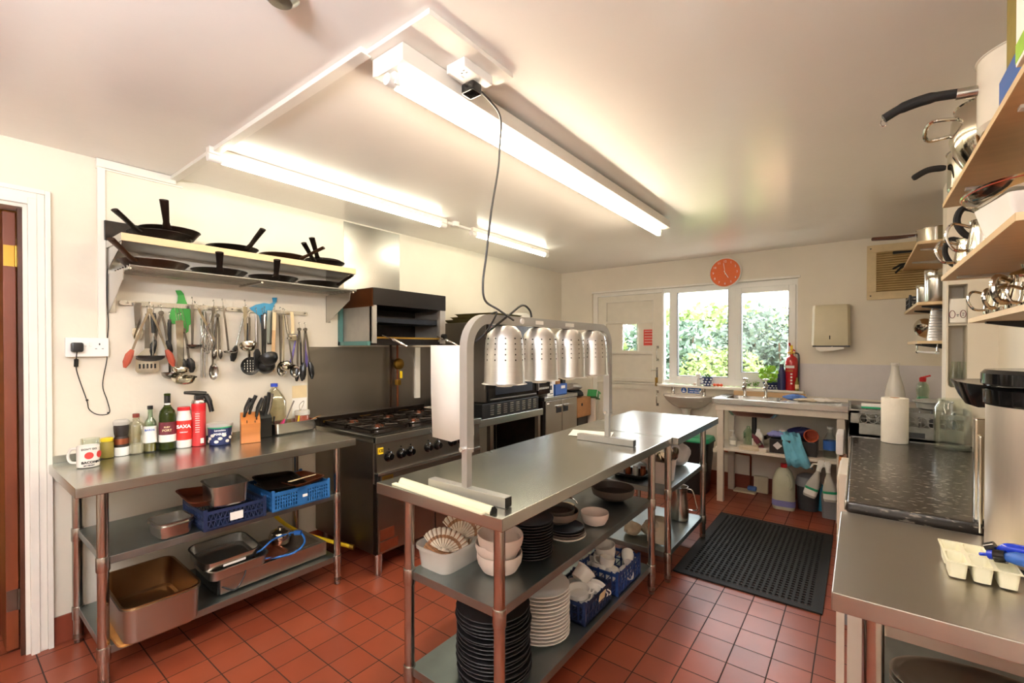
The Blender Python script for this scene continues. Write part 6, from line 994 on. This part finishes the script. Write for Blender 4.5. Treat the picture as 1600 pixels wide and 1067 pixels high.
c=(.40,4.85,.987); th=T('washing_up_liquid','green washing-up liquid bottle with a red cap','bottle',c); P(th,'body',B().lathe([(.04,0),(.045,.005),(.045,.06),(.036,.10),(.044,.15),(.035,.19),(.018,.215)],24,c),'glass_green'); P(th,'liquid',B().lathe([(.036,.004),(.041,.008),(.041,.06),(.033,.09)],24,c),'green_lid'); P(th,'cap',B().lathe([(.02,.21),(.022,.24),(.012,.25)],16,c).tube([(c[0],c[1],c[2]+.245),(c[0]+.045,c[1]-.01,c[2]+.262)],.007),'red'); P(th,'label',lblband(c,.0455,.01,.055,24,220,320),'tub_navy')
S('sink_side_counter','steel counter run between sink and right wall','counter',B().box(-.068,.568,4.56,YB-.01,.94,.985,bev=.004).box(-.05,.56,4.6,5.15,.10,.94),'steel_dark',(.25,4.9,.1)); 
S('dark_tray','dark flat tray behind the dishwasher, under the bottles','tray',B().at((.36,4.66,.987)).box(-.15,.17,-.08,.08,0,.02,bev=.004),'dark_grey',(.36,4.66,.987))
# brushed bin / urn
cx_,cy_=.432,1.785; z0=.902; th=T('brushed_bin','big brushed steel cylinder bin with black lid on the right-hand table','bin',(cx_,cy_,z0))
P(th,'body',B().lathe([(.153,0),(.155,.004),(.155,.418),(.150,.421)],64,(cx_,cy_,z0)),'brushed_bin'); P(th,'base_ring',B().lathe([(.1565,0),(.1565,.012)],64,(cx_,cy_,z0)),'dark_grey')
P(th,'lid_collar',B().lathe([(.156,.413),(.161,.418),(.163,.455),(.155,.460),(.001,.461)],64,(cx_,cy_,z0)),'black_gloss')
a=math.atan2(.30,-.17); d=Vector((math.cos(a),math.sin(a),0)); s_=Vector((-d.y,d.x,0)); cc=Vector((cx_,cy_,z0)); b=B(); rings=[]
for t,wd,za_,zb_ in ((.05,.14,.405,.464),(.14,.13,.395,.464),(.20,.115,.40,.466),(.245,.10,.428,.472),(.255,.095,.44,.470)):
    p=cc+d*t; rings.append([p-s_*wd+Vector((0,0,zb_)),p+s_*wd+Vector((0,0,zb_)),p+s_*wd*.8+Vector((0,0,za_)),p-s_*wd*.8+Vector((0,0,za_))])
b.loft(rings); P(th,'spout_tray',b,'black_gloss')
b=B(); rings=[[cc+Vector((.165*k*math.cos(2*PI*i/48),.165*k*math.sin(2*PI*i/48),.464+z_)) for i in range(48)] for k,z_ in ((.96,0),(1,.006),(1,.034),(.95,.044),(.6,.040),(.01,.036))]; b.loft(rings); P(th,'upper_lid',b,'black_gloss')
P(th,'side_clip',B().box(cx_-.085,cx_-.035,cy_-.175,cy_-.14,z0+.345,z0+.40,bev=.008),'black_gloss')
S('steel_post','polished steel box section standing between worktop and bin','steel post',B().box(.285,.325,1.99,2.03,.932,1.25,bev=.006).box(.29,.30,1.96,1.99,.902,1.20,bev=.004),'polished',(.30,2.0,.932))
# ice tray + blue bulb tool
c=(.24,1.60,.902); th=T('ice_cube_tray','pale yellow silicone tray of square cups on the right-hand table','ice tray',c)
b=B(); W0=.43; L0=.17
for i in range(3):
    for j in range(2):
        cx2=.022+.0433*i; cy2=.041+.082*j; b.at((.172,1.535,.902),(0,0,0)).loft([rr(.030,.058,.006,.002,c=(cx2,cy2)),rr(.037,.070,.008,.040,c=(cx2,cy2)),rr(.0432,.0815,.002,.042,c=(cx2,cy2)),rr(.0432,.0815,.002,.044,c=(cx2,cy2)),rr(.035,.068,.008,.044,c=(cx2,cy2)),rr(.028,.056,.006,.008,c=(cx2,cy2))])
P(th,'tray',b,'ice_tray')
th=T('piping_bulb','blue squeezy bulb with a black cap lying on the ice tray','squeeze bulb',(.37,1.66,.95)); P(th,'nozzle',B().tube(smooth([(.240,1.60,.957),(.258,1.585,.965),(.272,1.58,.970)]),[.004]*4+[.011]*6+[.014],12),'blue_glow'); P(th,'cap',B().cyl((.262,1.58,.966),(.280,1.572,.970),.015,18),'black_gloss'); P(th,'bulb',B().tube([(.280,1.572,.970),(.295,1.565,.974),(.32,1.555,.974)],[.010,.015,.016],14),'blue_box'); 
th=T('piping_bulb','second blue bulb with its black cap behind the first','squeeze bulb',(.38,1.72,.95)); P(th,'nozzle',B().tube(smooth([(.272,1.60,.972),(.290,1.595,.985),(.315,1.585,.988)]),[.007,.009,.011,.012,.013,.013,.013,.013,.013,.013,.013],12),'blue_glow'); P(th,'cap',B().cyl((.252,1.605,.972),(.268,1.60,.982),.013,18),'black_gloss')
# oval platters on lower shelf
for i in range(3):
    c=(.335,1.66,.537+.016*i); lab_=['lowest oval steel platter under the right-hand table','middle oval steel platter under the right-hand table','top oval steel platter under the right-hand table'][i]
    S('oval_platter',lab_,'platter',B().lathe([(.15,.002),(.19,.012),(.205,.014),(.215,.012),(.216,.015),(.203,.018),(.188,.016),(.15,.006),(.001,.006)],56,(0,0,0),.62),'steel_dark',(0,0,0),world=False,group='oval steel platters'); bpy.data.objects[-1] if 0 else None
for o in [o for o in COL.objects if o.name.startswith('oval_platter')]:
    i={'lowest':0,'middle':1,'top ov':2}[o['label'][:6]]; o.location=(.285,1.635,.5365+.018*i); 
# ---------------- shelves on the right wall
def shelf(label,x0,x1,y0,y1,z,t=.018,br=(),brm='black',bh=.05):
    th=T('wall_shelf',label,'shelf',(x1,(y0+y1)/2,z)); P(th,'board',B().box(x0+.002,x1,y0,y1,z-t,z,bev=.001),'shelf_wood'); P(th,'edge_strip',B().box(x0,x0+.002,y0-.001,y1+.001,z-t,z).box(x0,x1,y0-.002,y0,z-t,z),'shelf_edge')
    for y in br: P(th,'bracket',B().loft([[(x0+.03,q,z-t-.008),(x0+.03,q,z-t),(x1,q,z-t),(x1,q,z-t-bh)] for q in (y-.012,y+.012)]),brm)
    return th
X1=.619
shelf('highest wooden shelf on the right wall, holding the big pots',.269,X1,1.0,2.575,2.063,br=(1.6,2.3),brm='frost')
shelf('middle wooden shelf on the right wall, holding metal jugs',.269,X1,1.46,2.60,1.765,br=(2.45,),brm='frost',bh=.02)
shelf('lowest near wooden shelf on the right wall, holding teapots',.355,X1,1.45,2.63,1.588,br=(2.5,1.8))
shelf('top shelf beyond the pier, against the back wall',.291,.568,3.90,5.19,2.150,br=(4.1,4.7),brm='frost',bh=.03)
shelf('middle shelf beyond the pier, with canisters',.291,.568,3.88,4.95,1.853 if 0 else 1.76,br=(4.0,4.5))
shelf('lowest shelf beyond the pier, with a hanging rail',.291,.568,3.88,4.60,1.512,br=(4.0,4.4))
th=T('shelf_rail','small chrome rail with white bar under the lowest far shelf','rail',(.35,4.2,1.45)); P(th,'bar',B().tube([(.335,4.45,1.44),(.40,3.97,1.435)],.008),'white_plastic'); 
for x,y in ((.335,4.44),(.398,3.99)): P(th,'hanger',B().tube([(x,y,1.492),(x,y,1.44)],.005).ball((x,y-.004,1.437),.011,10),'chrome')
# pots on the top shelf
def pot(name,label,c,r,h,m,rim=.004,cat='pan',group=None,base=.92,sh=None):
    th=T(name,label,cat,c,group=group); P(th,'body',B().lathe(sh or [(r*base,0),(r,.012),(r,h-.004),(r+rim,h-.002),(r+rim,h),(r-.003,h),(r-.003,.014),(.001,.01)],48,c),m); return th
zt=2.065
th=pot('saucepan','big pale enamel saucepan with long black handle, nearest on the top shelf',(.375,1.80,zt),.118,.195,'cream_enamel')
P(th,'handle_socket',B().tube([(.262,1.80,2.185),(.215,1.80,2.19)],.015,12),'steel'); P(th,'handle',B().tube(smooth([(.218,1.80,2.192),(.16,1.80,2.198),(.10,1.80,2.19),(.055,1.80,2.170)]),[.013]*5+[.0155]*6+[.013]*5,12),'black_rough'); P(th,'hanging_ring',B().tube([(.055+.008*math.cos(a),1.80,2.158+.011*math.sin(a)) for a in [PI*k/5 for k in range(10)]],.0015,6,closed=True),'chrome')
r=.115; th=pot('stock_pot','round-bellied shiny steel pot with a loop handle, behind the enamel pan',(.355,2.13,zt),r,.2,'polished',sh=[(.07,0),(.085,.006),(.108,.05),(.118,.10),(.113,.16),(.105,.195),(.108,.2),(.10,.2),(.10,.15),(.001,.05)])
P(th,'handle',B().tube(smooth([(.255,2.09,2.225),(.19,2.08,2.23),(.175,2.12,2.21),(.19,2.16,2.195),(.248,2.17,2.20)]),.0065),'chrome')
th=pot('saucepan','tall steel saucepan with a black handle, farthest on the top shelf',(.36,2.42,zt),.095,.15,'polished'); P(th,'handle',B().tube(smooth([(.262,2.42,2.165),(.21,2.42,2.168),(.165,2.42,2.145)]),[.008,.011,.012,.012,.012,.012,.012,.012,.012,.012,.009],10),'black_rough'); P(th,'lid',B().lathe([(.099,.15),(.09,.16),(.03,.172),(.012,.175),(.014,.19),(.001,.192)],40,(.36,2.42,zt)),'polished')
th=T('food_carton','yellow-green printed carton at the near end of the top shelf','carton',(.38,1.50,zt)); P(th,'carton',B().box(.283,.36,1.46,1.63,zt,zt+.26,bev=.002),'herb'); P(th,'green_panel',B().box(.30,.345,1.4585,1.46,zt+.02,zt+.24),'leaf')
th=T('food_carton','white and lime packet in front of the printed carton','carton',(.3,1.36,zt)); P(th,'packet',B().box(.262,.36,1.30,1.43,zt+.002,zt+.30,bev=.002),'paper'); P(th,'lime_band',B().box(.2615,.262,1.30,1.43,zt+.01,zt+.05).box(.27,.35,1.2995,1.30,zt+.01,zt+.05),'leaf_lime')
S('blue_box_file','narrow blue box beneath the printed carton','box',B().box(.276,.281,1.45,1.66,zt,zt+.07),'blue_box',(.278,1.55,zt))
# middle shelf jugs
zt=1.767
def jug(label,c,r,h,hd,m='polished',hm='chrome',hr=.05,hz=(.85,.25),lidk=None,name='metal_jug',flare=.8,hw=.005):
    th=T(name,label,'jug',c); P(th,'body',B().lathe([(r*.7,0),(r*.95,.008),(r,h*.3),(r*flare,h*.75),(r*flare*1.02,h*.97),(r*flare*1.08,h),(r*flare*.95,h),(r*.9,h*.3),(.001,.01)],36,c),m)
    a=R(hd); dx,dy=math.cos(a),math.sin(a); p=lambda q,z:(c[0]+dx*q,c[1]+dy*q,c[2]+h*z)
    P(th,'handle',B().tube(smooth([p(r*flare,hz[0]),p(r+hr*.7,hz[0]+.12),p(r+hr,(hz[0]+hz[1])/2+.1),p(r+hr*.6,hz[1]+.05),p(r*.95,hz[1])]),hw,8),hm)
    if lidk: P(th,'lid',B().lathe([(r*flare,h),(r*flare*.9,h+.01),(r*.2,h+.02),(.007,h+.022),(.010,h+.035),(.001,h+.038)],30,c),m); 
    return th
jug('polished jug with wide strap handle, left on the middle shelf',(.335,2.42,zt),.052,.115,185)
jug('polished jug with big strap handle, second on the middle shelf',(.335,2.17,zt),.050,.13,185)
jug('shiny coffee pot with curved black handle at the far end of the middle shelf',(.375,2.54,zt),.05,.15,190,hm='black_rough',hr=.055,hz=(.8,.2),name='coffee_pot',hw=.0095,lidk=1)
th=jug('tall coffee pot with a thick black handle behind the strap-handled jugs',(.39,2.32,zt),.05,.20,188,hm='black_rough',hr=.062,hz=(.92,.5),name='coffee_pot',hw=.011,lidk=1)
c=(.345,2.02,zt); S('metal_bowl','small shiny bowl between the jug and the white tub','bowl',B().lathe([(.025,0),(.04,.01),(.046,.03),(.044,.03),(.001,.006)],30,c),'polished',c)
c=(.335,1.78,zt); th=T('plastic_tub','white tapering square tub near the end of the middle shelf','tub',c); P(th,'tub',B().at(c,(0,0,10)).loft([rr(.075,.16,.01,0),rr(.115,.21,.012,.095)]),'white_plastic')
c=(.34,1.80,zt+.097); th=T('roasting_dish','shiny dish with an orange lining stacked on the white tub','dish',c); P(th,'dish',B().lathe([(.07,0),(.10,.01),(.115,.028),(.11,.028),(.001,.008)],44,c,1.6),'polished'); P(th,'orange_rim',B().lathe([(.108,.020),(.112,.024),(.112,.028),(.10,.03)],44,c,1.6),'orange_sil')
c=(.40,2.08,zt+.0); th=T('food_carton','yellow carton standing behind the jugs','carton',c); P(th,'carton',B().box(.39,.45,2.08,2.16,zt,zt+.19,bev=.002),'vent')
S('oval_tray','black oval tray leaning above the white tub','tray',B().lathe([(.09,0),(.11,.008),(.112,.01),(.001,.003)],44,(0,0,0),1.6),'black_gloss',(.36,1.86,zt+.130),world=False)
# lower shelf teapots
zt=1.590
jug('polished teapot with hooped handle, farthest on the low shelf',(.42,2.52,zt),.04,.10,190,hr=.045,name='teapot',lidk=1)
jug('steel teapot with a flat handle, second on the low shelf',(.425,2.36,zt),.045,.09,200,hr=.03,name='teapot',lidk=1,hw=.007)
c=(.435,2.45,zt); S('steel_canister','plain steel canister behind the first two teapots','canister',B().lathe([(.034,0),(.036,.004),(.036,.11),(.03,.115),(.001,.116)],30,c),'steel',c)
jug('large shiny teapot with thick arched handle, third on the low shelf',(.425,2.18,zt),.048,.115,200,hr=.035,name='teapot',lidk=1,hw=.010)
jug('small round teapot between the large teapot and the jar',(.42,2.05,zt),.036,.07,190,hr=.025,name='teapot',lidk=1)
c=(.395,2.26,zt); S('drinking_glass','short clear glass in front of the teapots','glass',B().lathe([(.022,0),(.026,.06),(.024,.06),(.02,.005),(.001,.004)],24,c),'glass_clear',c) if 0 else None
c=(.425,1.93,zt); th=T('storage_jar','tall brass-lidded glass jar at the near end of the low shelf','jar',c); P(th,'jar',B().lathe([(.036,0),(.038,.004),(.038,.11),(.032,.12)],28,c),'polished'); P(th,'lid',B().lathe([(.034,.12),(.034,.14),(.001,.142)],24,c),'steel_dark')
# far shelves
zt=2.152
th=pot('saucepan','steel saucepan with long dark handle on the far top shelf',(.40,4.10,zt),.10,.105,'polished'); P(th,'handle',B().tube([(.30,4.15,zt+.085),(.20,4.26,zt+.105),(.075,4.38,zt+.135)],[.010,.015,.014],10),'dark_wood'); P(th,'handle_bracket',B().tube([(.31,4.14,zt+.082),(.27,4.18,zt+.085)],.008),'chrome')
th=T('frying_pan','black pan under the saucepan on the far top shelf','frying pan',(.42,4.45,zt)); P(th,'pan',B().lathe([(.09,0),(.115,.03),(.11,.03),(.001,.004)],36,(.42,4.45,zt)),'iron'); P(th,'handle',B().tube([(.32,4.47,zt+.03),(.20,4.52,zt+.04)],[.008,.012],8),'black')
th=T('kitchen_tongs','black handles poking out from the far top shelf edge','utensil',(.3,4.9,zt)); P(th,'handle',B().tube([(.40,4.85,zt+.012),(.27,4.95,zt+.005),(.22,4.99,zt-.02)],[.006,.012,.008],8),'black'); P(th,'handle',B().tube([(.40,4.95,zt+.012),(.28,5.04,zt-.0),(.24,5.07,zt-.045)],[.006,.011,.008],8),'black')
zt=1.762
crate('plastic_crate','small black lattice crate at the far end of the middle far shelf','black',(.385,4.78,zt),.17,.30,.10,0,'diag')
for i,(x,y,r,h,lab_) in enumerate(((.37,4.38,.048,.13,'short steel canister beside the black lattice crate'),(.40,4.20,.05,.21,'tall steel canister behind the short one'),(.40,4.03,.055,.15,'steel canister nearest the pier'))): c=(x,y,zt); th=T('steel_canister',lab_,'canister',c); P(th,'body',B().lathe([(r*.96,0),(r,.004),(r,h)],32,c),'steel'); P(th,'lid',B().lathe([(r+.003,h),(r+.003,h+.02),(r,h+.025),(.001,h+.026)],32,c),'polished')
zt=1.514
c=(.37,4.32,zt); S('mixing_bowl','steel bowl standing on edge on the lowest far shelf','bowl',B().at((.352,4.34,zt+.075),(0,70,60)).lathe([(.025,0),(.05,.01),(.07,.04),(.074,.055),(.071,.055),(.001,.006)],32),'polished',c)
th=T('box_grater','steel box grater beside the upright bowl on the lowest far shelf','grater',(.40,4.05,zt)); P(th,'body',B().at((.40,4.05,zt)).loft([rr(.10,.08,.008,0),rr(.06,.045,.006,.20)]),'steel'); P(th,'handle',B().tube(smooth([(.38,4.05,zt+.20),(.38,4.05,zt+.235),(.40,4.05,zt+.25),(.42,4.05,zt+.235),(.42,4.05,zt+.20)]),.006),'white_plastic')
b=B(); 
for i in range(9): b.box(.357+.0006*i,.365+.0006*i+.07-.002*i,4.009+.0012*i+.002,4.012+.0012*i+.002,zt+.02+.018*i,zt+.024+.018*i)
P(th,'grating_slots',b,'steel_dark')
# pier niche: milk bottles, mugs
for i,(x,y) in enumerate(((.443,3.74),(.472,3.79),(.492,3.735))): c=(x,y,1.236); th=T('milk_bottle',['left clear glass milk bottle in the wall niche','back clear glass milk bottle in the wall niche','right clear glass milk bottle in the wall niche'][i],'bottle',c,group='glass bottles in the niche'); P(th,'body',B().lathe([(.016,0),(.0185,.003),(.0185,.085),(.012,.115),(.009,.14),(.0105,.15),(.0085,.15),(.008,.11),(.016,.08),(.016,.006),(.001,.005)],22,c),'glass_clear')
th=T('printed_bag','white bag printed with dark oval marks in the upper niche','bag',(.46,3.70,1.62)); P(th,'bag',B().at((.458,3.72,1.616)).loft([rr(.075,.04,.012,0),rr(.08,.04,.012,.10),rr(.07,.03,.01,.14)]),'paper')
for x,z in ((.432,1.665),(.478,1.665)): P(th,'oval_mark',B().at((x,3.6995,z),(90,0,0)).tube([(.012*math.cos(2*PI*k/16),.022*math.sin(2*PI*k/16),0) for k in range(16)],.0018,5,closed=True),'wine_label')
P(th,'dark_mark',B().box(.450,.460,3.698,3.6995,1.66,1.664).box(.452,.458,3.698,3.6995,1.652,1.656).box(.474,.483,3.698,3.6995,1.668,1.672).box(.474,.481,3.698,3.6995,1.657,1.661),'black')
# ================================================================ GARDEN
D('lawn','#9AA880',.9,var=.3,nscale=2); D('patio','#CFC6B5',.85,var=.15); D('foliage_blue','#6C8570',.7,var=.4,nscale=3); D('foliage_green','#849A58',.7,var=.4,nscale=3); D('foliage_yellow','#B0B070',.7,var=.35,nscale=4); D('foliage_dark','#5C6E60',.7,var=.4,nscale=3); D('foliage_rust','#9A8468',.7,var=.4,nscale=3); D('bark','#5F4A38',.85,var=.3); D('orange_wood','#C98A5C',.6,var=.1)
ST('floor_garden',B().box(-16,8,5.5,26,-.4,-.2),'lawn')
S('patio_paving','pale stone paving strip outside the window','paving',B().box(-7,4,5.45,8.6,-.2,-.12),'patio',(-1,7,-.2))
def bush(label,x,y,z,rx,rz,m,n,seed,size=.13,trunk=True,group=None):
    th=T('garden_bush',label,'bush',(x,y,z)); 
    b=B(); rn=random.Random(seed)
    if trunk:
        for k in range(5): a=rn.uniform(0,6.28); b.tube(smooth([(x,y,z),(x+rx*.25*math.cos(a),y+rx*.25*math.sin(a),z+rz*.7),(x+rx*.5*math.cos(a),y+rx*.5*math.sin(a),z+rz*1.4)]),[.05,.045,.04,.035,.03,.028,.025,.02,.018,.015,.01],6)
        P(th,'stems',b,'bark')
    b=B()
    cl=[(rn.uniform(-.6,.6)*rx,rn.uniform(-.6,.6)*rx,rz*rn.uniform(.45,1.6),rn.uniform(.35,.6)) for _ in range(12)]
    for i in range(n):
        cx2,cy2,cz2,q=cl[i%12]; u=rn.uniform(0,2*PI); v=math.acos(rn.uniform(-1,1)); s=rn.uniform(.6,1)
        p=Vector((x+cx2+rx*q*s*math.sin(v)*math.cos(u),y+cy2+rx*q*s*math.sin(v)*math.sin(u),z+cz2+rz*q*s*math.cos(v)))
        L_=size*rn.uniform(.6,1.3); d=Vector((rn.uniform(-1,1),rn.uniform(-1,1),rn.uniform(-.6,.8))).normalized(); e=d.orthogonal().normalized(); e.rotate(Matrix.Rotation(rn.uniform(0,6.28),3,d))
        vs_=[b.bm.verts.new(q_) for q_ in (p-d*L_*.5,p+e*L_*.28,p+d*L_*.5,p-e*L_*.28)]; b.bm.faces.new(vs_)
    P(th,'foliage',b,m,kind='stuff')
bush('tall blue-green conifer-like bush filling the left window',-3.2,10.5,-.2,1.5,1.35,'foliage_blue',7000,1,.16)
bush('lighter yellow-green shrub in the middle of the left window',-2.15,8.9,-.2,.95,.80,'foliage_green',5000,2,.10)
bush('grey-green low shrub at the lower left of the window',-3.05,8.3,-.2,.7,.55,'foliage_blue',3200,3,.08)
bush('green bush seen through the door glass and side light',-4.9,9.2,-.2,1.2,1.1,'foliage_green',4500,4,.13)
bush('dark leafy bush filling the right window',-1.15,10.4,-.2,1.35,1.25,'foliage_dark',6500,5,.13)
bush('rust-tinted bush behind the dark one at the right window edge',.1,11.2,-.2,1.4,1.35,'foliage_rust',5500,6,.14)
bush('yellowish low shrub at the bottom of the right window',-1.35,7.7,-.2,.42,.40,'foliage_yellow',2200,7,.07)
bush('distant pale hedge beyond the garden bushes',-3.5,15.5,-.2,3.2,1.5,'foliage_green',6000,8,.25); bush('distant hedge at the far right of the garden',1.0,15.5,-.2,3.0,1.45,'foliage_dark',6000,9,.25)
th=T('garden_table','orange-brown wooden picnic table outside the right window','garden table',(-.78,7.2,-.12)); P(th,'table_top',B().box(-1.15,-.45,6.9,7.5,1.0,1.04),'orange_wood')
for x in (-1.05,-.55): P(th,'leg',B().box(x-.03,x+.03,7.15,7.21,-.12,1.0),'orange_wood')
th=T('garden_parasol','folded pale orange parasol standing by the garden table','parasol',(-.72,7.6,-.12)); P(th,'pole',B().cyl((-.74,7.6,-.12),(-.74,7.6,2.3),.02),'orange_wood'); P(th,'canopy',B().lathe([(.05,1.2),(.09,1.3),(.07,1.8),(.02,2.25)],16,(-.74,7.6,0)),'cream_paper')
# hierarchy done
bpy.context.view_layer.update()
